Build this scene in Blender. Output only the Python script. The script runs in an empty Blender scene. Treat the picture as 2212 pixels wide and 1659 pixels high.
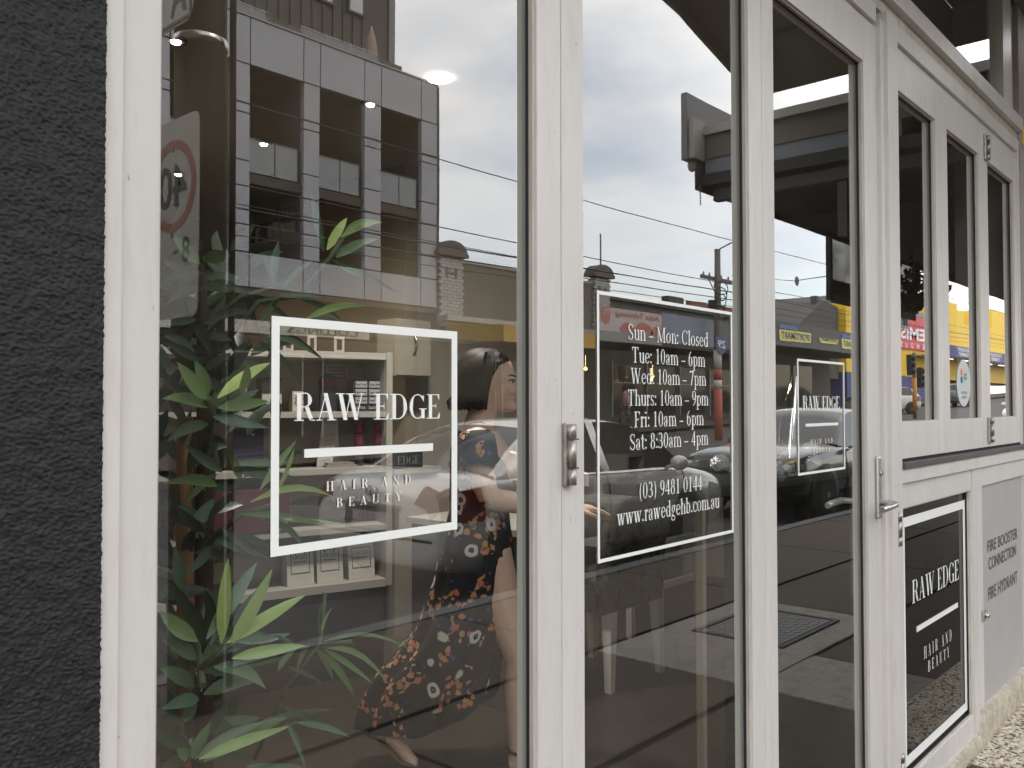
import bpy, bmesh, math, random
from math import radians as R, sin, cos, pi
from mathutils import Vector, Matrix, noise
import numpy as np
random.seed(7)
S = bpy.context.scene
COL = S.collection
# ---------------------------------------------------------------- camera, sky, sun, exposure
FPX, VU, VV, ROLL, EYE = 1890.0, 2790.0, 873.6, -0.00126, 1.42
YAW = math.atan((VU - 1106) / FPX)
PIT = math.atan((VV - 829.5) / FPX)
cam = bpy.data.cameras.new('camera')
camo = bpy.data.objects.new('camera', cam)
COL.objects.link(camo)
cam.sensor_width = 36.0
cam.lens = 36.0 * FPX / 2212.0
cam.clip_start = 0.02
cam.clip_end = 3000
_fh = Vector((cos(YAW), sin(YAW), 0)); _r0 = Vector((sin(YAW), -cos(YAW), 0)); _u0 = Vector((0, 0, 1))
FWD = _fh * cos(PIT) + _u0 * sin(PIT); _u1 = _u0 * cos(PIT) - _fh * sin(PIT)
RGT = _r0 * cos(ROLL) + _u1 * sin(ROLL); UPV = _u1 * cos(ROLL) - _r0 * sin(ROLL)
camo.matrix_world = Matrix(((RGT.x, UPV.x, -FWD.x, 0), (RGT.y, UPV.y, -FWD.y, -1), (RGT.z, UPV.z, -FWD.z, EYE), (0, 0, 0, 1)))
S.camera = camo
CAM = Vector((0, -1, EYE))

SUN_EL, SUN_AZ = R(50), R(145)         # soft sun through thin cloud, from behind the salon, along the street
world = bpy.data.worlds.new('World'); S.world = world; world.use_nodes = True
wn, wl = world.node_tree.nodes, world.node_tree.links
wn.clear()
w_out = wn.new('ShaderNodeOutputWorld'); w_bg = wn.new('ShaderNodeBackground')
w_sky = wn.new('ShaderNodeTexSky'); w_sky.sky_type = 'NISHITA'; w_sky.sun_disc = False
w_sky.sun_elevation = SUN_EL; w_sky.sun_rotation = R(180) - SUN_AZ
w_sky.altitude = 30; w_sky.air_density = 1.0; w_sky.dust_density = 0.8
w_tc = wn.new('ShaderNodeTexCoord'); w_sep = wn.new('ShaderNodeSeparateXYZ')
wl.new(w_tc.outputs['Generated'], w_sep.inputs[0])
def wmath(op, a, b=None, c=None):
    n = wn.new('ShaderNodeMath'); n.operation = op
    for i, x in enumerate((a, b, c)):
        if x is None: continue
        if isinstance(x, (int, float)): n.inputs[i].default_value = x
        else: wl.new(x, n.inputs[i])
    return n.outputs[0]
_zz = wmath('MAXIMUM', wmath('ADD', w_sep.outputs['Z'], 0.10), 0.05)
w_cmb = wn.new('ShaderNodeCombineXYZ')
wl.new(wmath('DIVIDE', w_sep.outputs['X'], _zz), w_cmb.inputs[0]); wl.new(wmath('DIVIDE', w_sep.outputs['Y'], _zz), w_cmb.inputs[1])
def wnoise(scale, detail, rough, off):
    m = wn.new('ShaderNodeMapping'); m.inputs['Location'].default_value = off; wl.new(w_cmb.outputs[0], m.inputs[0])
    n = wn.new('ShaderNodeTexNoise'); n.inputs['Scale'].default_value = scale; n.inputs['Detail'].default_value = detail; n.inputs['Roughness'].default_value = rough
    wl.new(m.outputs[0], n.inputs['Vector']); return n.outputs['Fac']
def wramp(x, stops):
    r = wn.new('ShaderNodeValToRGB'); wl.new(x, r.inputs[0]); e = r.color_ramp.elements
    while len(e) < len(stops): e.new(0.5)
    for q, (p, c) in zip(e, stops): q.position = p; q.color = (*c, 1) if len(c) == 3 else c
    return r.outputs['Color']
_cover = wramp(wnoise(0.62, 7, 0.55, (3.1, 1.7, 0)), [(0.33, (.12, .12, .12)), (0.54, (1, 1, 1))])
_shade = wramp(wnoise(0.9, 5, 0.5, (8.3, 4.0, 0)), [(0.30, (13.4, 13.3, 13.2)), (0.66, (17.6, 17.2, 16.6))])
_low = wramp(w_sep.outputs['Z'], [(0.10, (.45, .45, .45)), (0.34, (1, 1, 1))])
w_mix = wn.new('ShaderNodeMixRGB'); wl.new(wmath('MULTIPLY', _cover, _low), w_mix.inputs[0]); wl.new(_shade, w_mix.inputs[2])
w_gain = wn.new('ShaderNodeMixRGB'); w_gain.blend_type = 'MULTIPLY'; w_gain.inputs[0].default_value = 1; w_gain.inputs[2].default_value = (2.5, 2.25, 2.0, 1)
wl.new(w_sky.outputs[0], w_gain.inputs[1]); wl.new(w_gain.outputs[0], w_mix.inputs[1])
wl.new(w_mix.outputs[0], w_bg.inputs[0]); w_bg.inputs[1].default_value = 0.15
wl.new(w_bg.outputs[0], w_out.inputs[0])
sun = bpy.data.lights.new('sun', 'SUN'); suno = bpy.data.objects.new('sun', sun); COL.objects.link(suno)
sun.energy = 0.9; sun.angle = R(14); sun.color = (1.0, 0.95, 0.87)
# direction towards the sun: over the road, along the street
SUNV = Vector((cos(SUN_EL) * sin(SUN_AZ), -cos(SUN_EL) * cos(SUN_AZ), sin(SUN_EL)))
suno.rotation_euler = SUNV.to_track_quat('Z', 'Y').to_euler(); suno.location = (0, -6, 30)
S.view_settings.view_transform = 'Standard'; S.view_settings.look = 'None'
S.view_settings.exposure = 0.72; S.view_settings.gamma = 1.0
S.view_settings.use_curve_mapping = False
S.render.engine = 'CYCLES'
cy = S.cycles
cy.use_denoising = True
try: cy.denoiser = 'OPENIMAGEDENOISE'; cy.denoising_prefilter = 'ACCURATE'
except Exception: pass
cy.max_bounces = 10; cy.transparent_max_bounces = 16; cy.glossy_bounces = 5; cy.diffuse_bounces = 4; cy.transmission_bounces = 6
cy.sample_clamp_indirect = 6.0
cy.caustics_reflective = False; cy.caustics_refractive = False
cy.blur_glossy = 0.0

# ---------------------------------------------------------------- helpers
def ray(u, v):
    return FWD + RGT * ((u - 1106) / FPX) + UPV * ((829.5 - v) / FPX)
def at(u, v, y):                 # a point of the photograph (2212 px wide) at depth y behind the shopfront plane
    d = ray(u, v); return CAM + d * ((y + 1) / d.y)
def atz(u, v, z):
    d = ray(u, v); return CAM + d * ((z - EYE) / d.z)
def vm(u, v, Yd):                # the same, seen in the glass: the real point stands Yd metres out in the street
    p = at(u, v, Yd); return Vector((p.x, -p.y, p.z))

MATS = {}
def mat(name, color, rough=0.55, metal=0.0, var=0.0, scale=8.0, bump=0.0, bscale=60.0, detail=5.0, spec=0.5, stretch=None, emit=None, estr=1.0, coat=0.0, dark=None, dscale=3.0, damt=0.5, sheen=0.0):
    if name in MATS: return MATS[name]
    m = bpy.data.materials.new(name); m.use_nodes = True; MATS[name] = m
    nt = m.node_tree; b = nt.nodes['Principled BSDF']; L = nt.links
    b.inputs['Base Color'].default_value = (*color, 1); b.inputs['Roughness'].default_value = rough
    b.inputs['Metallic'].default_value = metal; b.inputs['Specular IOR Level'].default_value = spec
    b.inputs['Coat Weight'].default_value = coat
    if coat: b.inputs['Coat Roughness'].default_value = 0.04
    if sheen: b.inputs['Sheen Weight'].default_value = sheen
    if emit: b.inputs['Emission Color'].default_value = (*emit, 1); b.inputs['Emission Strength'].default_value = estr
    if var or bump or dark:
        tc = nt.nodes.new('ShaderNodeTexCoord'); src = tc.outputs['Object']
        if stretch:
            mp = nt.nodes.new('ShaderNodeMapping'); mp.inputs['Scale'].default_value = stretch; L.new(src, mp.inputs[0]); src = mp.outputs[0]
        col = None
        if var:
            n = nt.nodes.new('ShaderNodeTexNoise'); n.inputs['Scale'].default_value = scale; n.inputs['Detail'].default_value = detail; n.inputs['Roughness'].default_value = 0.6
            L.new(src, n.inputs['Vector'])
            r = nt.nodes.new('ShaderNodeValToRGB'); r.color_ramp.elements[0].position = 0.28; r.color_ramp.elements[1].position = 0.74
            r.color_ramp.elements[0].color = (*[c * (1 - var) for c in color], 1); r.color_ramp.elements[1].color = (*[min(1, c * (1 + var * 0.7)) for c in color], 1)
            L.new(n.outputs['Fac'], r.inputs[0]); col = r.outputs[0]
        if dark:
            n2 = nt.nodes.new('ShaderNodeTexNoise'); n2.inputs['Scale'].default_value = dscale; n2.inputs['Detail'].default_value = 6; n2.inputs['Roughness'].default_value = 0.65
            L.new(src, n2.inputs['Vector'])
            r2 = nt.nodes.new('ShaderNodeValToRGB'); r2.color_ramp.elements[0].position = 0.5; r2.color_ramp.elements[1].position = 0.78
            r2.color_ramp.elements[0].color = (0, 0, 0, 1); r2.color_ramp.elements[1].color = (damt, damt, damt, 1)
            L.new(n2.outputs['Fac'], r2.inputs[0])
            mx = nt.nodes.new('ShaderNodeMixRGB'); L.new(r2.outputs[0], mx.inputs[0]); mx.inputs[2].default_value = (*dark, 1)
            if col: L.new(col, mx.inputs[1])
            else: mx.inputs[1].default_value = (*color, 1)
            col = mx.outputs[0]
        if col: L.new(col, b.inputs['Base Color'])
        if bump:
            n3 = nt.nodes.new('ShaderNodeTexNoise'); n3.inputs['Scale'].default_value = bscale; n3.inputs['Detail'].default_value = 4
            L.new(src, n3.inputs['Vector'])
            bp = nt.nodes.new('ShaderNodeBump'); bp.inputs['Strength'].default_value = bump; bp.inputs['Distance'].default_value = 0.01
            L.new(n3.outputs['Fac'], bp.inputs['Height']); L.new(bp.outputs[0], b.inputs['Normal'])
    return m

def glass_mat(name, r0, tint=(0.93, 0.95, 0.93), wave=0.0, power=4.0):
    m = bpy.data.materials.new(name); m.use_nodes = True; MATS[name] = m
    nt = m.node_tree; N = nt.nodes; L = nt.links; N.clear()
    out = N.new('ShaderNodeOutputMaterial'); mix = N.new('ShaderNodeMixShader'); g = N.new('ShaderNodeBsdfGlossy'); t = N.new('ShaderNodeBsdfTransparent')
    g.inputs['Roughness'].default_value = 0.0; g.inputs['Color'].default_value = (1, 1, 1, 1); t.inputs['Color'].default_value = (*tint, 1)
    lw = N.new('ShaderNodeLayerWeight'); lw.inputs['Blend'].default_value = 0.5
    p = N.new('ShaderNodeMath'); p.operation = 'POWER'; L.new(lw.outputs['Facing'], p.inputs[0]); p.inputs[1].default_value = power
    a = N.new('ShaderNodeMath'); a.operation = 'MULTIPLY_ADD'; L.new(p.outputs[0], a.inputs[0]); a.inputs[1].default_value = 1 - r0; a.inputs[2].default_value = r0
    L.new(a.outputs[0], mix.inputs[0]); L.new(t.outputs[0], mix.inputs[1])
    tc0 = N.new('ShaderNodeTexCoord'); dn = N.new('ShaderNodeTexNoise'); dn.inputs['Scale'].default_value = 3.0; dn.inputs['Detail'].default_value = 8; dn.inputs['Roughness'].default_value = 0.7; L.new(tc0.outputs['Object'], dn.inputs['Vector'])
    dr = N.new('ShaderNodeMapRange'); dr.inputs['From Min'].default_value = 0.48; dr.inputs['From Max'].default_value = 0.8; dr.inputs['To Min'].default_value = 0.002; dr.inputs['To Max'].default_value = 0.035; L.new(dn.outputs['Fac'], dr.inputs['Value'])
    df = N.new('ShaderNodeBsdfDiffuse'); df.inputs['Color'].default_value = (.6, .58, .55, 1); dm = N.new('ShaderNodeMixShader'); L.new(g.outputs[0], mix.inputs[2]); L.new(dr.outputs[0], dm.inputs[0]); L.new(mix.outputs[0], dm.inputs[1]); L.new(df.outputs[0], dm.inputs[2]); L.new(dm.outputs[0], out.inputs[0])
    if wave:
        tc = N.new('ShaderNodeTexCoord'); n = N.new('ShaderNodeTexNoise'); n.inputs['Scale'].default_value = 2.2; n.inputs['Detail'].default_value = 1
        L.new(tc.outputs['Object'], n.inputs['Vector']); b = N.new('ShaderNodeBump'); b.inputs['Strength'].default_value = wave; b.inputs['Distance'].default_value = 0.01
        L.new(n.outputs['Fac'], b.inputs['Height']); L.new(b.outputs[0], g.inputs['Normal'])
    return m

class MB:
    """collects faces; build() links them as ONE mesh object"""
    def __init__(s): s.v = []; s.f = []; s.m = []; s.sm = []
    def add(s, verts, faces, mi=0, smooth=False):
        o = len(s.v); s.v += [tuple(p) for p in verts]
        for f in faces: s.f.append([o + i for i in f]); s.m.append(mi); s.sm.append(smooth)
        return s
    def box(s, x0, y0, z0, x1, y1, z1, mi=0, bev=0.0):
        x0, x1 = sorted((x0, x1)); y0, y1 = sorted((y0, y1)); z0, z1 = sorted((z0, z1))
        if bev:
            b = min(bev, (x1 - x0) * .45, (y1 - y0) * .45, (z1 - z0) * .45)
            bm = bmesh.new(); bmesh.ops.create_cube(bm, size=1)
            for v in bm.verts: v.co = Vector(((x0 + x1) / 2 + v.co.x * (x1 - x0), (y0 + y1) / 2 + v.co.y * (y1 - y0), (z0 + z1) / 2 + v.co.z * (z1 - z0)))
            bmesh.ops.bevel(bm, geom=bm.edges[:], offset=b, segments=2, affect='EDGES', profile=.6)
            bm.verts.index_update()
            s.add([v.co[:] for v in bm.verts], [[v.index for v in f.verts] for f in bm.faces], mi); bm.free(); return s
        return s.add([(x0, y0, z0), (x1, y0, z0), (x1, y1, z0), (x0, y1, z0), (x0, y0, z1), (x1, y0, z1), (x1, y1, z1), (x0, y1, z1)],
                     [(0, 3, 2, 1), (4, 5, 6, 7), (0, 1, 5, 4), (1, 2, 6, 5), (2, 3, 7, 6), (3, 0, 4, 7)], mi)
    def obox(s, o, ex, ey, ez, mi=0):       # box from a corner and three edge vectors
        o, ex, ey, ez = map(Vector, (o, ex, ey, ez))
        v = [o, o + ex, o + ex + ey, o + ey, o + ez, o + ex + ez, o + ex + ey + ez, o + ey + ez]
        return s.add(v, [(0, 3, 2, 1), (4, 5, 6, 7), (0, 1, 5, 4), (1, 2, 6, 5), (2, 3, 7, 6), (3, 0, 4, 7)], mi)
    def quad(s, a, b, c, d, mi=0): return s.add([a, b, c, d], [(0, 1, 2, 3)], mi)
    def tube(s, pts, rad, seg=8, mi=0, caps=True, flat=1.0, smooth=True):
        pts = [Vector(p) for p in pts]; n = len(pts); rad = rad if isinstance(rad, (list, tuple)) else [rad] * n
        o = []; prev = None
        for i, p in enumerate(pts):
            t = (pts[min(i + 1, n - 1)] - pts[max(i - 1, 0)]).normalized()
            if prev is None:
                a = t.cross(Vector((0, 0, 1)))
                if a.length < 1e-4: a = t.cross(Vector((0, 1, 0)))
            else: a = prev - t * prev.dot(t)
            a.normalize(); prev = a; b = t.cross(a)
            r = rad[i]
            for k in range(seg):
                q = 2 * pi * k / seg; o.append(p + a * cos(q) * r + b * sin(q) * r * flat)
        f = [(i * seg + k, i * seg + (k + 1) % seg, (i + 1) * seg + (k + 1) % seg, (i + 1) * seg + k) for i in range(n - 1) for k in range(seg)]
        s.add(o, f, mi, smooth)
        if caps: s.add(o[:seg], [list(range(seg))[::-1]], mi); s.add(o[-seg:], [list(range(seg))], mi)
        return s
    def lathe(s, c, prof, seg=16, mi=0, axis='Z', smooth=True):
        c = Vector(c); o = []
        for r, h in prof:
            for k in range(seg):
                q = 2 * pi * k / seg; a, b = r * cos(q), r * sin(q)
                o.append(c + (Vector((a, b, h)) if axis == 'Z' else Vector((a, h, b)) if axis == 'Y' else Vector((h, a, b))))
        n = len(prof)
        s.add(o, [(i * seg + k, i * seg + (k + 1) % seg, (i + 1) * seg + (k + 1) % seg, (i + 1) * seg + k) for i in range(n - 1) for k in range(seg)], mi, smooth)
        s.add(o[:seg], [list(range(seg))[::-1]], mi); s.add(o[-seg:], [list(range(seg))], mi); return s
    def ell(s, c, r, seg=14, rings=9, mi=0, rot=None):
        o = []; c = Vector(c)
        for i in range(rings + 1):
            a = pi * i / rings
            for k in range(seg):
                q = 2 * pi * k / seg; p = Vector((r[0] * sin(a) * cos(q), r[1] * sin(a) * sin(q), r[2] * cos(a)))
                o.append(c + (rot @ p if rot else p))
        s.add(o, [(i * seg + k, (i + 1) * seg + k, (i + 1) * seg + (k + 1) % seg, i * seg + (k + 1) % seg) for i in range(rings) for k in range(seg)], mi, True); return s
    def prism(s, poly, d, mi=0):            # closed polygon (3-D points) pushed along d
        n = len(poly); d = Vector(d); a = [Vector(p) for p in poly]
        s.add(a + [p + d for p in a], [list(range(n))[::-1], list(range(n, 2 * n))] + [(i, (i + 1) % n, n + (i + 1) % n, n + i) for i in range(n)], mi); return s
    def loft(s, rings, mi=0, closed=True, caps=True, smooth=True):
        n = len(rings[0]); o = [p for r in rings for p in r]; k = n if closed else n - 1
        s.add(o, [(i * n + j, i * n + (j + 1) % n, (i + 1) * n + (j + 1) % n, (i + 1) * n + j) for i in range(len(rings) - 1) for j in range(k)], mi, smooth)
        if caps and closed: s.add(rings[0], [list(range(n))[::-1]], mi, smooth); s.add(rings[-1], [list(range(n))], mi, smooth)
        return s
    def build(s, name, m, parent=None, fix=True, sharp=None):
        me = bpy.data.meshes.new(name)
        off = Vector((0, 0, 0))
        if parent is not None:
            q = parent
            while q is not None: off += q.location; q = q.parent
        me.from_pydata([tuple(Vector(p) - off) for p in s.v], [], s.f)
        for x in (m if isinstance(m, (list, tuple)) else [m]): me.materials.append(x)
        me.polygons.foreach_set('material_index', s.m); me.polygons.foreach_set('use_smooth', s.sm)
        me.validate()
        if fix:
            bm = bmesh.new(); bm.from_mesh(me); bmesh.ops.remove_doubles(bm, verts=bm.verts, dist=1e-6) if any(s.sm) else None
            bmesh.ops.recalc_face_normals(bm, faces=bm.faces); bm.to_mesh(me); bm.free()
        me.update()
        o = bpy.data.objects.new(name, me); COL.objects.link(o)
        if parent is not None: o.parent = parent
        return o

def tag(o, label=None, cat=None, group=None, kind=None):
    for k, x in (('label', label), ('category', cat), ('group', group), ('kind', kind)):
        if x: o[k] = x
    return o
def thing(name, label, cat, loc=(0, 0, 0), group=None):
    o = bpy.data.objects.new(name, None); COL.objects.link(o); o.location = loc; o.empty_display_size = .1
    return tag(o, label, cat, group)
def box(name, m, x0, y0, z0, x1, y1, z1, parent=None, bev=0.0):
    return MB().box(x0, y0, z0, x1, y1, z1, 0, bev).build(name, m, parent)
def copy_thing(o, loc, label=None):
    kids = [c for c in COL.objects if c.parent == o]
    r = o.copy(); COL.objects.link(r); r.location = loc
    if label: r['label'] = label
    for c in kids:
        k = c.copy(); COL.objects.link(k); k.parent = r
        for g in [g for g in COL.objects if g.parent == c]:
            q = g.copy(); COL.objects.link(q); q.parent = k
    return r
# ---------------------------------------------------------------- lettering: a small stroke-built serif face, and Blender's own sans
def _arc(cx, cy, rx, ry, a0, a1, T, t, n=14, pw=1.6):
    """band along an ellipse; thick where it runs upright, thin where it runs level"""
    out = []; inn = []
    for i in range(n + 1):
        a = R(a0 + (a1 - a0) * i / n); w = t + (T - t) * abs(cos(a)) ** pw
        out.append((cx + (rx + 0) * cos(a), cy + ry * sin(a)))
        inn.append((cx + (rx - w) * cos(a), cy + (ry - (t if w < t * 1.01 else t + (w - t) * .25)) * sin(a)))
    return [[out[i], out[i + 1], inn[i + 1], inn[i]] for i in range(n)]
def _st(x0, y0, x1, y1, w):        # slanted stem, w wide measured level
    return [[(x0 - w / 2, y0), (x0 + w / 2, y0), (x1 + w / 2, y1), (x1 - w / 2, y1)]]
def _bar(x0, x1, y, t): return [[(x0, y - t / 2), (x1, y - t / 2), (x1, y + t / 2), (x0, y + t / 2)]]
def _sf(x, y, t, e, up):           # slab serif with small brackets; up=1 at a foot
    y0, y1 = (y, y + t) if up > 0 else (y - t, y)
    return [[(x - e, y0), (x + e, y0), (x + e, y1), (x - e, y1)]]
def _tri(a, b, c): return [[a, b, c]]
def glyphs(T, t, X=0.68, A=1.03):
    G = {}; e = T * .5 + .10
    def stem(x, y0=0, y1=1, w=T, b=1, tp=1): return _st(x, y0, x, y1, w) + (_sf(x, y0, t, w / 2 + .1, 1) if b else []) + (_sf(x, y1, t, w / 2 + .1, -1) if tp else [])
    def ends(x, y, h, d): return _tri((x, y), (x, y + h), (x - d, y))
    s0 = .13 + T / 2
    G['E'] = (.74, stem(s0) + _bar(s0, .66, 1 - t / 2, t) + _bar(s0, .68, t / 2, t) + _bar(s0, .5, .52, t) + _tri((.66, 1), (.66, .74), (.56, 1 - t)) + _tri((.68, 0), (.69, .28), (.56, t)) + _tri((.5, .52), (.5, .66), (.46, .52)) + _tri((.5, .52), (.5, .38), (.46, .52)))
    G['F'] = (.68, stem(s0) + _bar(s0, .62, 1 - t / 2, t) + _bar(s0, .48, .5, t) + _tri((.62, 1), (.62, .74), (.52, 1 - t)) + _tri((.48, .5), (.48, .64), (.44, .5)) + _tri((.48, .5), (.48, .36), (.44, .5)))
    G['I'] = (.2 + T + .1, stem(s0)); G['H'] = (.92, stem(s0) + stem(.92 - s0) + _bar(s0, .92 - s0, .52, t))
    G['T'] = (.78, _st(.39, 0, .39, 1, T) + _sf(.39, 0, t, e, 1) + _bar(.05, .73, 1 - t / 2, t) + _tri((.05, 1), (.05, .72), (.15, 1 - t)) + _tri((.73, 1), (.73, .72), (.63, 1 - t)))
    G['D'] = (.88, stem(s0) + _bar(s0, .42, 1 - t / 2, t) + _bar(s0, .42, t / 2, t) + _arc(.40, .5, .42, .5, -90, 90, T, t))
    G['R'] = (.84, stem(s0) + _bar(s0, .44, 1 - t / 2, t) + _bar(s0, .46, .5, t) + _arc(.42, .75, .28, .265, -90, 90, T * .95, t) + _st(.66, .08, .50, .50, T) + _arc(.70, .12, .125, .12, 180, 300, T * .7, t) + _bar(.74, .82, .02, t))
    G['B'] = (.78, stem(s0) + _bar(s0, .42, 1 - t / 2, t) + _bar(s0, .44, .53, t) + _bar(s0, .42, t / 2, t) + _arc(.40, .765, .26, .235, -90, 90, T * .95, t) + _arc(.40, .27, .31, .275, -90, 90, T, t))
    G['A'] = (.84, _st(.15, 0, .42, 1, t * 1.1) + _st(.66, 0, .40, 1, T) + _bar(.24, .6, .32, t) + _sf(.15, 0, t, .11, 1) + _sf(.66, 0, t, e, 1))
    G['W'] = (1.24, _st(.15 + .02, 1, .38, 0, T) + _st(.38, 0, .58, .9, t * 1.1) + _st(.58, 1, .84, 0, T) + _st(.84, 0, 1.08, 1, t * 1.1) + _sf(.17, 1, t, e, -1) + _sf(.58, 1, t, e, -1) + _sf(1.08, 1, t, .11, -1))
    G['G'] = (.88, _arc(.46, .5, .40, .5, 40, 318, T, t) + stem(.72, .02, .42, T, 0, 1) + _tri((.76, .98), (.76, .68), (.66, .86)))
    G['N'] = (.92, _st(.19, 0, .19, 1, t * 1.2) + _st(.18, 1, .74, 0, T) + _st(.75, 0, .75, 1, t * 1.2) + _sf(.19, 0, t, .1, 1) + _sf(.16, 1, t, .1, -1) + _sf(.75, 1, t, .1, -1))
    G['U'] = (.9, _st(s0, .28, s0, 1, T) + _st(.76, .28, .76, 1, t * 1.2) + _arc(.45, .32, .315 + T * .35, .33, 180, 360, T * .8, t) + _sf(s0, 1, t, e, -1) + _sf(.76, 1, t, .1, -1))
    G['Y'] = (.84, _st(.16, 1, .42, .44, T) + _st(.42, .44, .70, 1, t * 1.1) + _st(.43, 0, .43, .46, T) + _sf(.43, 0, t, e, 1) + _sf(.16, 1, t, e, -1) + _sf(.7, 1, t, .1, -1))
    G['S'] = (.66, _arc(.33, .745, .25, .265, 35, 270, T * .8, t) + _arc(.33, .255, .27, .265, -145, 90, T * .8, t) + _st(.2, .66, .45, .36, T * .9) + _tri((.56, 1), (.56, .72), (.5, .84)) + _tri((.08, 0), (.08, .3), (.14, .16)))
    G['M'] = (1.1, _st(.18, 0, .18, 1, t * 1.2) + _st(.19, 1, .54, .02, T) + _st(.54, .02, .88, 1, t * 1.2) + stem(.9, 0, 1, T, 1, 1) + _sf(.18, 0, t, .1, 1) + _sf(.16, 1, t, .1, -1))
    G['C'] = (.84, _arc(.46, .5, .40, .5, 42, 318, T, t) + _tri((.77, .99), (.77, .68), (.68, .85)))
    def lstem(x, h=X, w=T): return _st(x, 0, x, h, w) + _sf(x, 0, t, w / 2 + .07, 1) + _tri((x - w / 2, h), (x - w / 2 - .1, h - .07), (x - w / 2, h - .12))
    def hump(x, w=.42): return _arc(x + w * .5 - .02, X * .62, w * .5 + T * .42, X * .4, 0, 150, T * .95, t) + _st(x + w, 0, x + w, X * .64, T) + _sf(x + w, 0, t, T / 2 + .07, 1)
    l0 = .12 + T / 2
    G['n'] = (.68, lstem(l0) + hump(l0, .37)); G['m'] = (1.02, lstem(l0) + hump(l0, .36) + hump(l0 + .36, .36))
    G['h'] = (.68, lstem(l0, A) + hump(l0, .37)); G['r'] = (.46, lstem(l0) + _arc(l0 + .16, X * .68, .17, X * .32, 60, 160, T, t) + _arc(l0 + .22, X * .88, .065, .07, 0, 360, .065, .05))
    G['u'] = (.68, _st(l0, .15, l0, X, T) + _arc(l0 + .17, .2, .17 + T * .5, .21, 180, 330, T, t) + _st(l0 + .36, 0, l0 + .36, X, T) + _tri((l0 - T / 2, X), (l0 - T / 2 - .1, X - .05), (l0 - T / 2, X - .1)) + _bar(l0 + .36, l0 + .50, .03, t) + _tri((l0 + .3, X), (l0 + .2, X - .05), (l0 + .3, X - .1)))
    G['o'] = (.66, _arc(.33, X / 2, .28, X / 2 + .01, 0, 360, T, t, 24)); G['c'] = (.58, _arc(.33, X / 2, .28, X / 2 + .01, 50, 325, T, t) + _arc(.48, X * .76, .06, .065, 0, 360, .06, .05))
    G['e'] = (.6, _arc(.32, X / 2, .27, X / 2 + .01, 0, 322, T, t) + _bar(.1, .58, X * .53, t)); G['l'] = (.12 + T + .12, lstem(l0, A)); G['i'] = (.12 + T + .12, lstem(l0) + _arc(l0, .93, .075, .075, 0, 360, .074, .07))
    G['t'] = (.42, _st(l0 + .02, .14, l0 + .02, .92, T) + _bar(.03, .4, X - .02, t) + _arc(l0 + .14, .17, .12 + T * .45, .18, 180, 300, T * .8, t) + _tri((l0 + .05, .92), (l0 - .13, X), (l0, X)))
    G['s'] = (.5, _arc(.25, X * .74, .18, X * .265, 30, 270, T * .8, t) + _arc(.25, X * .26, .2, X * .265, -150, 90, T * .8, t) + _st(.16, X * .64, .34, X * .38, T * .9) + _tri((.42, X), (.42, X * .7), (.37, X * .85)) + _tri((.06, 0), (.06, X * .32), (.11, X * .16)))
    G['a'] = (.6, _st(.42, .1, .42, X * .72, T) + _arc(.27, X * .7, .15 + T * .5, X * .31, 0, 165, T * .9, t) + _arc(.27, .18, .2, .2, 60, 300, T, t) + _bar(.3, .42, X * .53, t * 1.1) + _arc(.49, .09, .09, .1, 190, 300, T * .6, t) + _arc(.13, X * .74, .06, .065, 0, 360, .06, .05))
    bowl = lambda cx: _arc(cx, X / 2, .25, X / 2 + .01, 0, 360, T, t, 22)
    G['d'] = (.68, bowl(.32) + _st(.52, 0, .52, A, T) + _bar(.52, .66, .03, t) + _tri((.46, A), (.36, A - .06), (.46, A - .1))); G['b'] = (.66, bowl(.36) + _st(l0, 0, l0, A, T) + _tri((l0 - T / 2, A), (l0 - T / 2 - .1, A - .06), (l0 - T / 2, A - .1)))
    G['p'] = (.68, bowl(.38) + _st(l0, -.3, l0, X, T) + _sf(l0, -.3, t, T / 2 + .08, 1) + _tri((l0 - T / 2, X), (l0 - T / 2 - .1, X - .06), (l0 - T / 2, X - .1)))
    G['g'] = (.62, _arc(.29, X * .66, .2, X * .35, 0, 360, T * .9, t, 20) + _arc(.29, -.14, .25, .17, 0, 360, T * .6, t * 1.1, 20) + _arc(.22, .1, .12, .1, 90, 270, T * .6, t) + _bar(.2, .4, .03, t * 1.3) + _bar(.42, .58, X - .05, t * 1.4))
    G['w'] = (.92, _st(.12, X, .28, 0, T) + _st(.28, 0, .42, X * .9, t * 1.2) + _st(.43, X, .60, 0, T) + _st(.60, 0, .78, X, t * 1.2) + _sf(.12, X, t, .13, -1) + _sf(.43, X, t, .13, -1) + _sf(.78, X, t, .1, -1))
    G['0'] = (.64, _arc(.32, .5, .26, .51, 0, 360, T, t, 24)); G['1'] = (.64, _st(.33, 0, .33, 1, T) + _sf(.33, 0, t, .16, 1) + _tri((.28, 1), (.14, .86), (.28, .88)))
    G['8'] = (.64, _arc(.32, .75, .21, .26, 0, 360, T * .9, t, 20) + _arc(.32, .26, .26, .27, 0, 360, T, t, 22)); G['3'] = (.64, _arc(.29, .75, .23, .26, -80, 150, T, t) + _arc(.27, .26, .29, .27, -150, 85, T, t) + _bar(.2, .32, .51, t))
    G['4'] = (.64, _st(.42, 0, .42, 1, T) + _bar(.05, .6, .28, t * 1.4) + _st(.07, .28, .40, .98, t * 1.3)); G['7'] = (.62, _bar(.06, .58, 1 - t, t * 2) + _st(.25, 0, .53, 1, T * .9) + _tri((.06, 1), (.05, .76), (.1, .95)))
    G['6'] = (.64, _arc(.32, .31, .25, .32, 0, 360, T, t, 22) + _arc(.50, .42, .43, .6, 100, 180, T, t)); G['9'] = (.64, [[(.64 - a, 1 - b) for a, b in q] for q in G['6'][1]])
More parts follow.
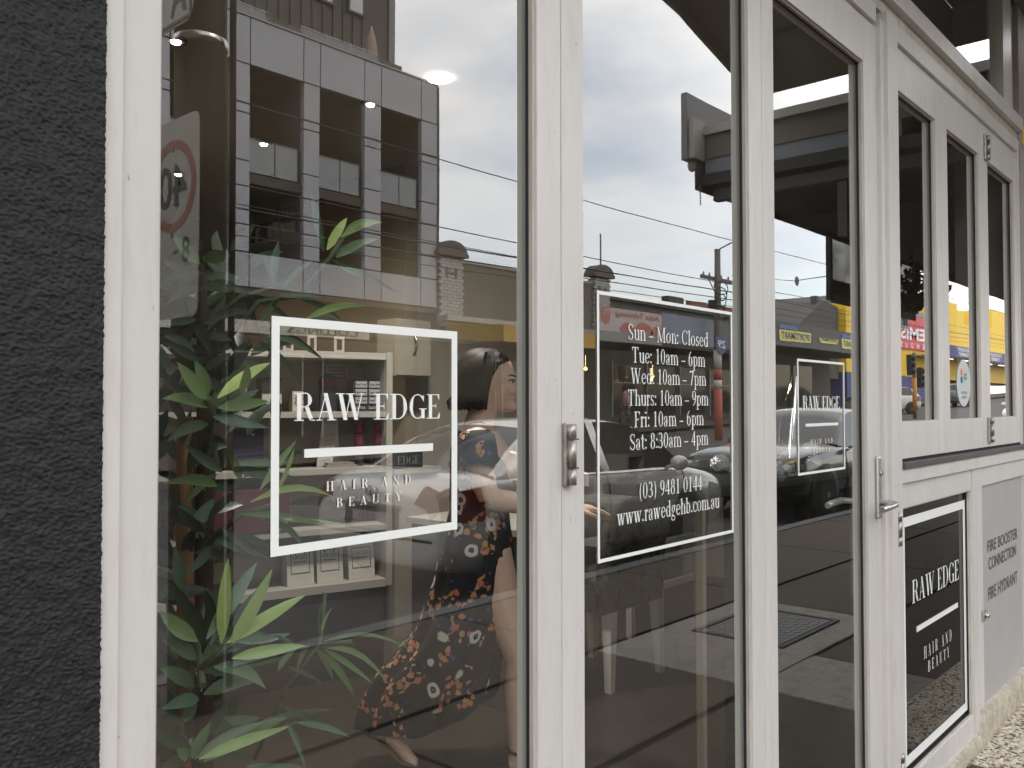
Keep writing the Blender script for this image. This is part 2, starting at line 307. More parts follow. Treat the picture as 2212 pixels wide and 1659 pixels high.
    G[':'] = (.3, _arc(.15, .08, .075, .08, 0, 360, .07, .07) + _arc(.15, X - .1, .075, .08, 0, 360, .07, .07)); G['.'] = (.28, _arc(.13, .08, .075, .08, 0, 360, .07, .07))
    G['-'] = (.62, _bar(.06, .56, .3, t * 1.3)); G['('] = (.4, _arc(.42, .42, .32, .68, 115, 245, T * .8, t)); G[')'] = (.4, [[(.4 - a, b) for a, b in q] for q in G['('][1]])
    G[' '] = (.34, [])
    return G
BODONI = glyphs(.165, .034); TIMES = glyphs(.12, .046)
def text_width(s, G, track=0): return sum(G[c][0] + track for c in s) - track
def serif_text(mb, s, G, fn, h, x0, z0, width=None, track=0.0, lift=0.00006):
    """fn(a, b, k) -> 3-D point: a along the line, b up, k out of the surface"""
    w0 = text_width(s, G, track); sx = h if width is None else width / w0
    x = 0; n = 0
    for c in s:
        adv, polys = G[c]
        for q in polys:
            n += 1; k = lift * (n % 7)
            mb.add([fn(x0 + (x + a) * sx, z0 + b * h, k) for a, b in q], [list(range(len(q)))])
        x += adv + track
    return mb
_fc = {}
def sans_mesh(s, bold=0.0):
    key = (s, bold)
    if key in _fc: return _fc[key]
    cu = bpy.data.curves.new('t', 'FONT'); cu.body = s; cu.offset = bold; cu.resolution_u = 3
    o = bpy.data.objects.new('t', cu); COL.objects.link(o)
    dg = bpy.context.evaluated_depsgraph_get(); me = bpy.data.meshes.new_from_object(o.evaluated_get(dg))
    vs = [v.co.copy() for v in me.vertices]; fs = [list(p.vertices) for p in me.polygons]
    bpy.data.objects.remove(o); bpy.data.meshes.remove(me)
    x0 = min(v.x for v in vs); x1 = max(v.x for v in vs); y0 = min(v.y for v in vs); y1 = max(v.y for v in vs)
    _fc[key] = ([((v.x - x0) / (x1 - x0), (v.y - y0) / (y1 - y0)) for v in vs], fs); return _fc[key]
def sans_text(mb, s, p0, ex, ez, bold=0.0, mi=0):
    """fills the parallelogram p0, p0+ex, p0+ez"""
    vs, fs = sans_mesh(s, bold); p0, ex, ez = Vector(p0), Vector(ex), Vector(ez)
    mb.add([p0 + ex * a + ez * b for a, b in vs], fs, mi); return mb
# ---------------------------------------------------------------- materials of the shopfront
PAINT = mat('cream_grey_paint', (0.67, 0.642, 0.612), 0.45, var=0.07, scale=2.2, dark=(0.34, 0.29, 0.24), dscale=11.0, damt=0.26, bump=0.05, bscale=40, stretch=(3, 3, 0.6))
PAINTB = mat('dirt_and_shade_paint', (0.58, 0.53, 0.47), 0.5, var=0.18, scale=10.0, dark=(0.26, 0.21, 0.16), dscale=14, damt=0.55, stretch=(3, 3, .5))  # dirt on the reveals; on the ledge its brown is painted-in shade
RUBBER = mat('black_rubber', (0.02, 0.02, 0.022), 0.6)
DARKGAP = mat('dark_gap', (0.012, 0.012, 0.014), 0.9)
STEEL = mat('brushed_steel', (0.62, 0.60, 0.57), 0.28, metal=1.0, var=0.15, scale=25, stretch=(1, 1, .1))
SATIN = mat('satin_aluminium', (0.55, 0.55, 0.54), 0.36, metal=0.9)
VINYL = mat('white_vinyl', (0.90, 0.92, 0.89), 0.45)
SILL = mat('charcoal_sill_strip', (0.07, 0.07, 0.072), 0.5, var=0.4, scale=14, stretch=(.4, 4, 4))
GLASS = glass_mat('shop_glass', 0.185, wave=0.03)
DGLASS = glass_mat('backed_glass', 0.035, (0.10, 0.10, 0.11), power=5.2)

# ---------------------------------------------------------------- ground
GROUND = mat('asphalt_footpath', (0.110, 0.085, 0.062), 0.9, var=0.45, scale=60, dark=(0.035, 0.03, 0.026), dscale=7, damt=0.75, bump=0.5, bscale=180)
CONC = mat('pale_concrete', (0.33, 0.295, 0.25), 0.9, var=0.25, scale=30, dark=(0.10, 0.09, 0.08), dscale=10, damt=0.75, bump=0.3, bscale=120)
TERRAIN = mat('street_ground', (0.10, 0.098, 0.092), 0.95, var=0.2, scale=.4)
ROADM = mat('road_asphalt', (0.058, 0.055, 0.052), 0.9, var=0.35, scale=3, bump=.3, bscale=90)
def hill(x): return 0.0 if x < 14 else min((x - 14) * 0.030, 2.6)
def sheet(name, m, ya, yb, z, xs=None, kind='structure', parent=None):
    xs = xs or [-900, -60, -20, 0, 14, 24, 34, 48, 64, 100, 200, 900]
    b = MB()
    for a, c in zip(xs[:-1], xs[1:]): b.quad((a, ya, z + hill(a)), (c, ya, z + hill(c)), (c, yb, z + hill(c)), (a, yb, z + hill(a)))
    o = b.build(name, m, parent)
    if parent is None: o['kind'] = kind
    return o
sheet('ground', TERRAIN, -900, 900, -0.16)
KERB_Y = 3.28
sheet('road', ROADM, -17.0, -(KERB_Y + .15), -0.135)
b = MB()
for a, c in zip([-40, 0, 14, 24, 34, 48, 64], [0, 14, 24, 34, 48, 64, 120]):
    b.obox((a, -(KERB_Y + .15), -.16 + hill(a)), (c - a, 0, hill(c) - hill(a)), (0, .15, 0), (0, 0, .158))
kb = b.build('kerb', mat('bluestone_kerb', (0.16, 0.16, 0.16), .85, var=.3, scale=6)); kb['kind'] = 'structure'
# footpath: a base sheet with separate bays laid in it, joints left open between them
fp = sheet('footpath', mat('joint_dirt', (0.02, 0.018, 0.016), 0.95), -KERB_Y, 0.0, -0.016); 
rows = [(-0.02, -0.98), (-1.0, -1.97), (-1.99, -3.26)]
def bay(x0, y0, x1, y1, m, j=0.012, top=0.0):
    bb = MB(); n = 5
    xa, xb, ya, yb = x0 + j, x1 - j, y0 - j, y1 + j
    bb.box(xa, yb, -.03, xb, ya, top - 0.001 * random.random(), 0, 0.006)
    return bb.build('slab', m, fp)
def bays(row, cuts, m=GROUND):
    for a, c in zip(cuts[:-1], cuts[1:]):
        bay(a, rows[row][0], c, rows[row][1], m)
bays(0, [-3.2, -1.1, 1.02, 2.42])
bays(0, [8.35, 10.6, 12.8])
bays(1, [-3.2, -1.1, 1.02, 2.42, 4.12]); bays(1, [5.95, 8.0, 10.4, 12.8])
bays(2, [-3.2, -1.1, 1.6, 4.12, 6.2, 8.4, 10.6, 12.8])
bay(2.42, rows[0][0], 4.12, rows[0][1], GROUND)
bay(4.12, rows[0][0], 4.86, -1.0, CONC, .004); bay(4.12, -1.0, 5.95, -1.97, CONC, .004)
bay(4.86, rows[0][0], 8.35, rows[0][1], GROUND, .004)
for x0, x1 in ((12.8, 15), (-8, -3.2)):
    for r in range(3): bay(x0, rows[r][0], x1, rows[r][1], GROUND)
cover = thing('access_cover', 'grey chequered metal access cover set in the pale concrete footpath patch', 'cover', (5.2, -1.46, 0))
CI = mat('worn_cast_iron', (0.17, 0.165, 0.155), .6, metal=.3, var=.3, scale=30)
x0, x1, y0, y1 = 4.86, 5.72, -1.78, -1.18
bb = MB()
for p in ((x0, y0, x1, y0 + .03), (x0, y1 - .03, x1, y1), (x0, y0 + .03, x0 + .03, y1 - .03), (x1 - .03, y0 + .03, x1, y1 - .03)): bb.box(p[0], p[1], .0, p[2], p[3], .010)
bb.build('frame', mat('cover_frame', (.05, .048, .045), .7), cover)
bb = MB(); bb.box(x0 + .045, y0 + .045, 0, x1 - .045, y1 - .045, .006)
for i in range(17):
    for j in range(11):
        cx, cy_ = x0 + .07 + i * .045, y0 + .07 + j * .045
        s = 1 if (i + j) % 2 else -1
        bb.obox((cx - .014, cy_ - s * .014, .006), (.028, s * .028, 0), (-s * .005, .005, 0), (0, 0, .003))
bb.build('plate', CI, cover)
# pebbled apron in the sun at the foot of the cupboard wall: loose-looking exposed stones
APRON = mat('pebble_apron_bed', (0.52, 0.45, 0.34), 0.9, var=0.25, scale=55, dark=(.10, .085, .07), dscale=26, damt=.85, bump=.6, bscale=90)
ap = box('pebble_apron', APRON, 3.80, -.34, -.02, 6.6, -.022, .004); ap['kind'] = 'structure'
rnd = random.Random(3); bb = MB()
for i in range(3200):
    x = rnd.uniform(3.8, 5.6); y = -.03 - .30 * rnd.random(); r = rnd.uniform(.004, .0095)
    a = rnd.uniform(0, 3.14); c, s = cos(a), sin(a); l = rnd.uniform(1.0, 2.1)
    pts = [(x + (px * c * l - py * s) * r, y + (px * s * l + py * c) * r, .004 + pz * r * .55) for px, py, pz in ((1, 0, 0), (.3, 1, 0), (-.8, .7, 0), (-.9, -.6, 0), (.4, -1, 0), (.1, 0, 1))]
    bb.add(pts, [(0, 1, 5), (1, 2, 5), (2, 3, 5), (3, 4, 5), (4, 0, 5)], rnd.choice((0, 0, 0, 0, 1, 1, 1, 2, 2, 3)))
o = bb.build('pebbles', [mat('pebble_cream', (.55, .49, .38), .8), mat('pebble_white', (.66, .63, .56), .8), mat('pebble_dark', (.13, .11, .085), .8), mat('pebble_rust', (.34, .22, .14), .8)])
o['kind'] = 'stuff'

# ---------------------------------------------------------------- rough rendered wall on the left
WALLM = mat('charcoal_render', (0.025, 0.024, 0.0245), 0.65, var=0.5, scale=120, spec=.35, detail=3, dark=(.006, .006, .007), dscale=230, damt=1.0, stretch=(.55, 1, 1))
wt = thing('rendered_wall', 'dark charcoal wall with rough pebbled render beside the door frame', 'wall', (-1.2, 0, 0))
NX, NZ, X0, X1, Z0, Z1 = 195, 820, .128, .428, .80, 2.06
verts = []
for j in range(NZ + 1):
    z = Z0 + (Z1 - Z0) * j / NZ
    for i in range(NX + 1):
        x = X0 + (X1 - X0) * i / NX
        s = x + .18 * z
        d = noise.noise(Vector((x * 190 + 30, z * 400 + .3 * x * 190, 1))) * .55 + noise.noise(Vector((x * 380, z * 620 + x * 90, 7))) * .35 + noise.noise(Vector((x * 35, z * 60, 3))) * .4
        d = max(-.40, d) * 1.5 + .5 * max(0, noise.noise(Vector((x * 330, z * 600 + x * 100, 11))))
        k = min(1, (NX - i) / 3.0)
        y = -.010 - .0027 * d
        if i == NX: y = -.0004
        xx = x + (0.0022 * noise.noise(Vector((9, z * 190, 2))) - .0012 if i >= NX - 1 else 0)
        verts.append((xx, y, z))
faces = [(j * (NX + 1) + i, j * (NX + 1) + i + 1, (j + 1) * (NX + 1) + i + 1, (j + 1) * (NX + 1) + i) for j in range(NZ) for i in range(NX)]
MB().add(verts, faces, 0, True).build('render_coat', WALLM, wt, fix=False)
WALLF = mat('charcoal_render_far', (0.018, 0.0175, 0.019), 0.8, var=0.5, scale=90, bump=1.0, bscale=170)
bb = MB(); bb.box(-8, -.009, 0, .128, .3, 3.4); bb.box(.128, -.009, 0, .425, .3, .80); bb.box(.128, -.009, 2.06, .425, .3, 3.4); bb.box(.128, .002, .80, .4235, .3, 2.06)
bb.build('masonry', WALLF, wt)

# ---------------------------------------------------------------- bifold doors
GY = 0.024
def frame_member(name, x0, z0, x1, z1, parent, y0=0.0, y1=0.05, m=None, bev=0.0015):
    return MB().box(x0, y0, z0, x1, y1, z1, 0, bev).build(name, m or PAINT, parent)
def glazing(parent, gl, gr, gz0, gz1, y=GY, glass=None):
    g = MB().quad((gl - .006, y, gz0 - .006), (gr + .006, y, gz0 - .006), (gr + .006, y, gz1 + .006), (gl - .006, y, gz1 + .006)).build('pane', glass or GLASS, parent, fix=False)
    b = MB(); t = .0045
    b.box(gl - .004, y - .008, gz0 - .004, gl + t, y - .0005, gz1 + .004); b.box(gr - t, y - .008, gz0 - .004, gr + .004, y - .0005, gz1 + .004)
    b.box(gl + t, y - .008, gz0 - .004, gr - t, y - .0005, gz0 + t); b.box(gl + t, y - .008, gz1 - t, gr - t, y - .0005, gz1 + .004)
    b.build('gasket', RUBBER, parent)
    b = MB(); t = .0085; ya, yb = .0075, y - .0082
    b.box(gl - .003, ya, gz0 - .003, gl + t - .004, yb, gz1 + .003); b.box(gr - t + .004, ya, gz0 - .003, gr + .003, yb, gz1 + .003)
    b.box(gl + t - .004, ya, gz1 - t + .004, gr - t + .004, yb, gz1 + .003); b.box(gl + t - .004, ya, gz0 - .003, gr - t + .004, yb, gz0 + t - .004)
    b.build('bead', PAINTB, parent)
    return g
def leaf(name, label, cat, xl, xr, z0, z1, gl, gr, gz0, gz1, group=None, rail_name='rail', glass=None):
    t = thing(name, label, cat, ((xl + xr) / 2, 0.0, z0), group)
    frame_member('stile', xl, z0, gl, z1, t); frame_member('stile', gr, z0, xr, z1, t)
    frame_member(rail_name, gl, gz1, gr, z1, t, .0003, .0497); frame_member(rail_name, gl, z0, gr, gz0, t, .0003, .0497)
    glazing(t, gl, gr, gz0, gz1, glass=glass)
    return t
HST = mat('worn_hinge_steel', (0.46, 0.43, 0.39), 0.42, metal=.85, var=.35, scale=60, dark=(.12, .10, .08), dscale=40, damt=.7)
def hinge(parent, x, z0, z1, w=.034):
    b = MB(); b.box(x - w / 2, -.010, z0, x + w / 2, -.0005, z1, 0, .003)
    h = b.build('hinge', HST, parent)
    b = MB(); zz = z1 - z0
    for a, c in ((.02, .26), (.30, .72), (.76, .98)):
        b.tube([(x, -.014, z0 + zz * a), (x, -.014, z0 + zz * c)], .0085, 10)
    b.build('knuckle', HST, h)
    b = MB()
    for a in (.26, .72): b.box(x - .007, -.018, z0 + zz * a + .001, x + .016, -.010, z0 + zz * (a + .04) - .001)
    b.build('pin_collar', mat('hinge_grime', (.16, .14, .12), .5, metal=.6), h)
    return h
DT, DB, GT, GB = 2.632, 0.02, 2.512, 0.13
fr = thing('shopfront_frame', 'cream grey painted metal shopfront frame holding the doors and windows', 'frame', (2.9, .02, 0))
frame_member('jamb', .425, 0, .447, 2.73, fr, -.006, .06)
LEAFG = 'folding glass doors of the salon'
d1 = leaf('glass_door', 'glass door with large white RAW EDGE sign, tall plant and woman behind it', 'door', .4475, 1.2582, DB, DT, .494, 1.190, GB, GT, LEAFG)
d2 = leaf('glass_door', 'glass door lettered with opening hours and website, patterned chair behind it', 'door', 1.2602, 2.083, DB, DT, 1.327, 2.011, GB, GT, LEAFG)
d3 = leaf('glass_door', 'glass door with lever handle and small RAW EDGE sign', 'door', 2.085, 2.893, DB, DT, 2.153, 2.805, GB, GT, LEAFG)
bb = MB(); bb.box(1.2583, .02, .02, 1.2601, .05, DT); bb.build('gap_shade', DARKGAP, fr)  # near-black strip painted in for the shade between two leaves
hinge(d2, 1.272, 1.270, 1.386, .026)
# lettering on the glass: vinyl film on the outer face
VY = GY - .0016
def film(y=VY): return lambda a, b, k: (a, y - k, b)
def sign_border(parent, p_tl, p_br, th, y=VY, m=None, thb=None):
    (x0, z1), (x1, z0) = p_tl, p_br; b = MB(); e = .0006; th2 = thb or th
    b.box(x0, y - e, z0, x0 + th, y, z1); b.box(x1 - th, y - e, z0, x1, y, z1); b.box(x0 + th, y - e, z1 - th2, x1 - th, y, z1); b.box(x0 + th, y - e, z0, x1 - th, y, z0 + th2)
    return b.build('sign_border', m or VINYL, parent)
def pxz(u, v, y=VY): p = at(u, v, y); return (p.x, p.z)
def letter_line(parent, s, G, u0, v0, u1, v1, h_px_at_left, track=0, name='lettering', y=VY, m=None):
    a = at(u0, v0, y); b_ = at(u1, v1, y); top = at(u0, v0 - h_px_at_left, y)
    zb = (a.z + b_.z) / 2; mb = MB()
    serif_text(mb, s, G, film(y), top.z - a.z, a.x, zb, b_.x - a.x, track)
    return mb.build(name, m or VINYL, parent, fix=False)
sign_border(d1, pxz(586.5, 682), pxz(987, 1143), .0125)
letter_line(d1, 'RAW EDGE', BODONI, 634, 908, 952, 905, 61)
p, q = at(657, 979, VY), at(935, 966, VY); zc = (p.z + q.z) / 2
MB().box(p.x, VY - .0006, zc - .006, q.x, VY, zc + .006).build('sign_rule', VINYL, d1)
letter_line(d1, 'HAIR AND', BODONI, 704, 1061, 888, 1045, 21, .62)
letter_line(d1, 'BEAUTY', BODONI, 726, 1096, 868, 1081, 20, .62)
sign_border(d2, pxz(1289, 627), pxz(1584.5, 1150), .0072)
# opening hours
hrs = [('Sun - Mon: Closed', 1356, 738, 1530, 745, 37), ('Tue: 10am - 6pm', 1365, 786, 1523, 790, 37), ('Wed: 10am - 7pm', 1362, 830, 1525, 832, 37), ('Thurs: 10am - 9pm', 1356, 876, 1530, 876, 38),
       ('Fri: 10am - 6pm', 1370, 922, 1520, 919, 37), ('Sat: 8:30am - 4pm', 1360, 971, 1530, 962, 38), ('(03) 9481 0144', 1380, 1074, 1517, 1061, 37), ('www.rawedgehb.com.au', 1333, 1135, 1554, 1097, 40)]
for s, u0, v0, u1, v1, h in hrs: letter_line(d2, s, TIMES, u0, v0, u1, v1, h * .92)
sign_border(d3, pxz(1722, 774.5), pxz(1825.5, 1013), .0068)
letter_line(d3, 'RAW EDGE', BODONI, 1734, 884, 1814, 883, 29)
p, q = at(1740, 918, VY), at(1810, 916, VY); zc = (p.z + q.z) / 2
MB().box(p.x, VY - .0006, zc - .0042, q.x, VY, zc + .0042).build('sign_rule', VINYL, d3)
letter_line(d3, 'HAIR AND', BODONI, 1751, 960, 1799, 957, 11, .62)
letter_line(d3, 'BEAUTY', BODONI, 1757, 979, 1793, 975, 10.5, .62)
# lever handle on its long plate, outside and inside
def lever(parent, y, sgn):
    b = MB(); b.box(2.868, y, 1.052, 2.9, y + sgn * .012, 1.252, 0, .006); pl = b.build('handle_plate', SATIN, parent)
    b = MB(); b.tube([(2.884, y + sgn * .012, 1.103), (2.884, y + sgn * .05, 1.103), (2.872, y + sgn * .062, 1.103), (2.80, y + sgn * .064, 1.1), (2.755, y + sgn * .060, 1.096)], [.0095, .0095, .0105, .010, .0095], 12)
    b.build('lever', SATIN, pl)
    b = MB(); b.lathe((2.886, y + sgn * .013, 1.198), [(.0095, 0), (.0095, sgn * .004)], 14, axis='Y'); b.build('lock_cylinder', STEEL, pl)
lever(d3, -.0, -1); lever(d3, .05, 1)

rnd = random.Random(21)
for dd, spans in ((d1, ((.45, .492), (1.194, 1.254))), (d2, ((1.264, 1.322), (2.015, 2.078))), (d3, ((2.09, 2.148), (2.81, 2.86)))):
    b = MB()
    for k in range(11):
        a, c = spans[k % 2]; x = rnd.uniform(a, c); z = rnd.uniform(.3, 2.3); w = rnd.uniform(.0005, .0013); h = rnd.uniform(.002, .012); t_ = rnd.uniform(-.6, .6)
        b.add([(x - w, -.0004, z), (x + w, -.0004, z), (x + w + h * t_, -.0004, z + h), (x + h * t_, -.0004, z + h * 1.1)], [(0, 1, 2, 3)])
    o = b.build('scuff_mark', mat('scuff_grey', (.38, .34, .30), .8), dd, fix=False); o['kind'] = 'stuff'
# ---------------------------------------------------------------- fixed frame to the right
bb = MB(); bb.box(2.894, .018, .0, 2.9228, .055, 2.642); bb.build('gap_shade', DARKGAP, fr)  # shade of the open gap beside the jamb, as a dark strip
frame_member('jamb', 2.923, 0, 2.958, 2.6738, fr, .012, .07); frame_member('jamb', 2.958, 0, 2.993, 2.7, fr, -.001, .07)
frame_member('mullion', 2.993, 0, 3.0945, 2.734, fr, -.013, .07)
# head over the doors and the windows, stepped
def head(x0, x1, n='head'):
    frame_member(n, x0, 2.6385, x1, 2.6735, fr, .012, .07); frame_member(n, x0, 2.6737, x1, 2.7345, fr, -.001, .07)
head(.447, 2.923); head(3.0947, 4.9115)
bb = MB(); bb.box(.447, .022, 2.632, 2.92, .055, 2.6384); bb.box(3.096, .022, 2.6345, 4.9, .055, 2.6384); bb.build('gap_shade', DARKGAP, fr)  # dark strips for the shade above leaves and sashes
# projecting transom ledge with the shade of its lower band put in browner paint, and the glazed transom above
frame_member('transom_ledge', .425, 2.7350, 4.9395, 2.779, fr, .006, .07, PAINTB)
frame_member('transom_ledge', .425, 2.7792, 4.9395, 2.844, fr, -.020, .07)
tr = thing('transom_window', 'clear transom window above the windows, reflecting the canopy ceiling', 'window', (3.0, .03, 2.844))
MB().quad((.43, .03, 2.838), (4.651, .03, 2.838), (4.651, .03, 3.42), (.43, .03, 3.42)).build('pane', GLASS, tr, fix=False)
frame_member('mullion', 4.647, 2.8442, 4.8105, 3.42, tr, .0, .07); frame_member('rail', .425, 3.42, 4.81, 3.5, tr, 0, .07)
frame_member('mullion', .425, 2.8442, .49, 3.42, tr, 0, .07)
# three window sashes above the sill, folding like the doors
WG = 'folding window sashes beside the doors'
SB, ST, WGB, WGT = 1.231, 2.634, 1.356, 2.507
s4 = leaf('folding_window', 'window sash nearest the door, reflecting a red and yellow shop', 'window', 3.0965, 3.6325, SB, ST, 3.118, 3.556, WGB, WGT, WG)
s5 = leaf('folding_window', 'middle window sash with a pale oval printed reflection on its glass', 'window', 3.6345, 4.2455, SB, ST, 3.707, 4.174, WGB, WGT, WG)
s6 = leaf('folding_window', 'window sash farthest from the door, hinged at its left side', 'window', 4.2475, 4.888, SB, ST, 4.322, 4.812, WGB, WGT, WG)
hinge(s6, 4.285, 2.500, 2.612, .05); hinge(s6, 4.285, 1.248, 1.36, .05)
# sill, beam and the panels below
frame_member('sill_strip', 3.0945, 1.1985, 4.95, 1.2205, fr, -.022, .05, SILL)
bb = MB(); bb.box(3.12, .004, 1.2207, 4.95, .05, 1.2308); bb.build('gap_shade', DARKGAP, fr)  # dark strip for the shade under the sashes
frame_member('sill_beam', 3.0105, 1.150, 4.95, 1.1983, fr, -.014, .05)
bb = MB(); bb.box(3.03, .012, 1.1464, 4.95, .05, 1.1499); bb.build('gap_shade', DARKGAP, fr)  # dark strip for the shade below the sill beam
sp = leaf('glazed_cupboard', 'low dark glass door with white bordered RAW EDGE sign under the windows', 'cupboard door', 3.036, 3.9925, .055, 1.146, 3.116, 3.984, .135, 1.061, None, glass=DGLASS)
MB().quad((3.11, .030, .13), (3.991, .030, .13), (3.991, .030, 1.066), (3.11, .030, 1.066)).build('backing', mat('panel_black', (.016, .016, .018), .55), sp, fix=False)
sign_border(sp, (3.186, 1.021), (3.974, .157), .030, thb=.034)
letter_line(sp, 'RAW EDGE', BODONI, 1970, 1306, 2072, 1250, 50)
p, q = at(1980, 1358, VY), at(2069, 1308, VY); zc = (p.z + q.z) / 2
MB().box(p.x, VY - .0006, zc - .010, q.x, VY, zc + .010).build('sign_rule', VINYL, sp)
letter_line(sp, 'HAIR AND', BODONI, 1996, 1420, 2056, 1386, 26, .55)
letter_line(sp, 'BEAUTY', BODONI, 2005, 1449, 2051, 1421, 24, .55)
hinge(sp, 3.054, .944, 1.058, .030); hinge(sp, 3.054, .145, .26, .030)
frame_member('post', 3.9945, .055, 4.066, 1.146, fr, -.003, .05)
frame_member('base_rail', 3.0105, .02, 4.066, .0535, fr, .0, .05)
hc = thing('hydrant_cupboard', 'grey sheet metal cupboard door marked FIRE BOOSTER CONNECTION and FIRE HYDRANT', 'cupboard door', (4.5, 0, .1))
LIL = mat('lilac_grey_sheet', (0.44, 0.425, 0.425), .5, var=.06, scale=5, dark=(.5, .47, .42), dscale=6, damt=.3)
frame_member('stile', 4.068, .13, 4.152, 1.146, hc, -.001, .04); frame_member('rail', 4.152, 1.066, 4.95, 1.146, hc, -.0007, .04); frame_member('rail', 4.95, .13, 5.05, 1.146, hc, -.001, .04)
MB().box(4.150, .014, .12, 4.951, .02, 1.067).build('sheet', LIL, hc)
INK = mat('dark_grey_lettering', (0.10, 0.095, 0.095), .7)
for s, u0, v0, u1, v1, vt in (('FIRE BOOSTER', 2133.5, 1193, 2198, 1164, 1167), ('CONNECTION', 2136, 1231, 2195, 1201, 1204), ('FIRE HYDRANT', 2135.5, 1297, 2198, 1258, 1269)):
    p, q, w = at(u0, v0, .0125), at(u1, v1, .0125), at(u0, vt, .0125)
    mb = MB(); sans_text(mb, s, (p.x, .0125, (p.z + q.z) / 2), (q.x - p.x, 0, 0), (0, 0, w.z - p.z), .012); mb.build('lettering', INK, hc, fix=False)
p = at(2120, 1342, 0); q = at(2131, 1311, 0)
b = MB(); b.box(p.x, -.012, p.z, p.x + .03, -.001, q.z, 0, .003); b.lathe((p.x + .022, -.012, (p.z + q.z) / 2), [(.012, 0), (.012, -.012), (.008, -.014)], 12, axis='Y'); b.build('latch', STEEL, hc)
# rough plinth with flaking paint
PL = mat('flaking_plinth', (0.50, 0.45, 0.36), 0.85, var=0.3, scale=30, dark=(.25, .2, .15), dscale=20, damt=.6, bump=.6, bscale=60)
verts = []; n = 90
pl = MB()
rings = []
for i in range(n + 1):
    x = 3.0 + (5.6 - 3.0) * i / n; a = noise.noise(Vector((x * 22, 0, 5))) * .004; c = noise.noise(Vector((x * 40, 3, 5))) * .004
    t = .055 if x < 4.06 else .129
    rings.append([(x, -.022 + a, -.01), (x, -.020 + c, t * .55), (x, -.014 + a, t - .012 + c), (x, .03, t - .003)])
pl.loft(rings, 0, False, False, True)
o = pl.build('plinth', PL); tag(o, 'rough cream plinth with flaking paint below the cupboard doors', 'plinth')
# pier at the end of the shopfront
pier = thing('end_pier', 'mauve grey painted pier at the far end of the shopfront', 'wall', (5.3, 0, 0))
PIER = mat('mauve_render', (0.36, 0.32, 0.31), .75, var=.1, scale=6)
box('shaft', PIER, 4.9405, -.004, 1.15, 5.9, .3, 3.5, pier); box('shaft', PIER, 5.05, -.004, 0.1, 5.9, .3, 1.1498, pier)
frame_member('trim', 4.8107, 2.8442, 4.9395, 3.42, pier, .02, .07, PAINTB); frame_member('trim', 4.9, 1.2208, 4.9400, 2.7345, pier, .0, .07)
ys = box('yellow_notice', mat('yellow_card', (.75, .55, .12), .6), 4.985, -.0085, 2.73, 5.12, -.0045, 2.83); tag(ys, 'small yellow notice fixed high on the mauve pier', 'notice')
# upper facade and neighbours
up = thing('upper_facade', 'plain upper wall of the salon building above the canopy', 'wall', (2, .2, 3.5))
box('wall', mat('upper_render', (.33, .31, .29), .8, var=.1, scale=2), -8, .0, 3.501, 5.9, .3, 4.7, up)
nb = thing('neighbour_shop', 'grey rendered shop wall beyond the mauve pier', 'building', (12, .2, 0))
box('wall', mat('upper_render2', (.30, .29, .28), .8, var=.1, scale=2), 5.905, .0, 0, 16, .3, 4.5, nb)
# ---------------------------------------------------------------- canopies over the footpath
SOFF = mat('canopy_soffit', (0.17, 0.165, 0.155), .8, var=.12, scale=3)
DKMET = mat('dark_metal', (0.05, 0.05, 0.052), .5, metal=.3)
GREYM = mat('grey_sheet', (0.20, 0.20, 0.20), .55)
PALE = mat('pale_trim', (0.42, 0.41, 0.38), .6)
c1 = thing('footpath_canopy', 'shallow grey canopy right above the salon doors', 'canopy', (0, -.6, 3.42))
edge = [(-8, -.98), (1.5, -1.02), (3.0, -1.09), (3.8, -1.19), (4.63, -1.36), (5.29, -1.47)]
top = [(x, y, 3.42) for x, y in edge] + [(5.29, -.001, 3.42), (-8, -.001, 3.42)]
MB().prism(top, (0, 0, .16)).build('deck', SOFF, c1)
for x in [-6.4, -4.4, -2.4, -.4, 1.6, 3.1, 4.4]:
    box('batten', mat('batten', (.11, .11, .105), .7), x, -1.02, 3.395, x + .07, -.004, 3.4185, c1)
b = MB()
for (xa, ya), (xb, yb) in zip(edge[:-1], edge[1:]): b.prism([(xa, ya - .004, 3.37), (xb, yb - .004, 3.37), (xb, yb - .004, 3.62), (xa, ya - .004, 3.62)], (0, -.02, 0))
b.build('fascia', GREYM, c1)
c2 = thing('shop_canopy', 'deep dark canopy of the next shop with a sign board along its front', 'canopy', (10, -1, 3))
X2, XE, YD = 5.52, 17.0, -2.06
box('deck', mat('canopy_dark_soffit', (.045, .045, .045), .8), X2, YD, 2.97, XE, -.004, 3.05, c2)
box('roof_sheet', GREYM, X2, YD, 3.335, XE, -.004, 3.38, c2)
box('end_panel', mat('end_brown', (.16, .14, .12), .7, var=.1), X2 + .01, YD, 3.16, X2 + .05, -.004, 3.334, c2)
box('end_panel', mat('end_blue_grey', (.22, .25, .29), .6), X2 + .02, YD + .02, 3.051, X2 + .06, -.7, 3.158, c2)
box('trim', PALE, X2 - .02, YD - .01, 3.325, X2 - .0005, -.004, 3.385, c2)
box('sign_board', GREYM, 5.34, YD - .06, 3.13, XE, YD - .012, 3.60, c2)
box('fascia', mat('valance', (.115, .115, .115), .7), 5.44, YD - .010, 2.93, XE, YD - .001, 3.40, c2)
b = MB(); b.box(5.36, YD - .011, 3.14, 5.52, YD + .03, 3.42); b.build('corner_box', PALE, c2)
b = MB(); b.box(5.60, -1.12, 2.50, 5.66, -1.06, 2.9695); b.build('post', DKMET, c2)
b = MB(); b.box(5.58, -2.0, 2.985 - .12, 5.65, -.004, 2.985 - .04); b.build('rail', DKMET, c2)
b = MB(); b.ell((5.44, YD - .03, 3.105), (.034, .034, .045)); lm = b.build('bulkhead_lamp', mat('frosted', (.5, .5, .48), .2), c2)
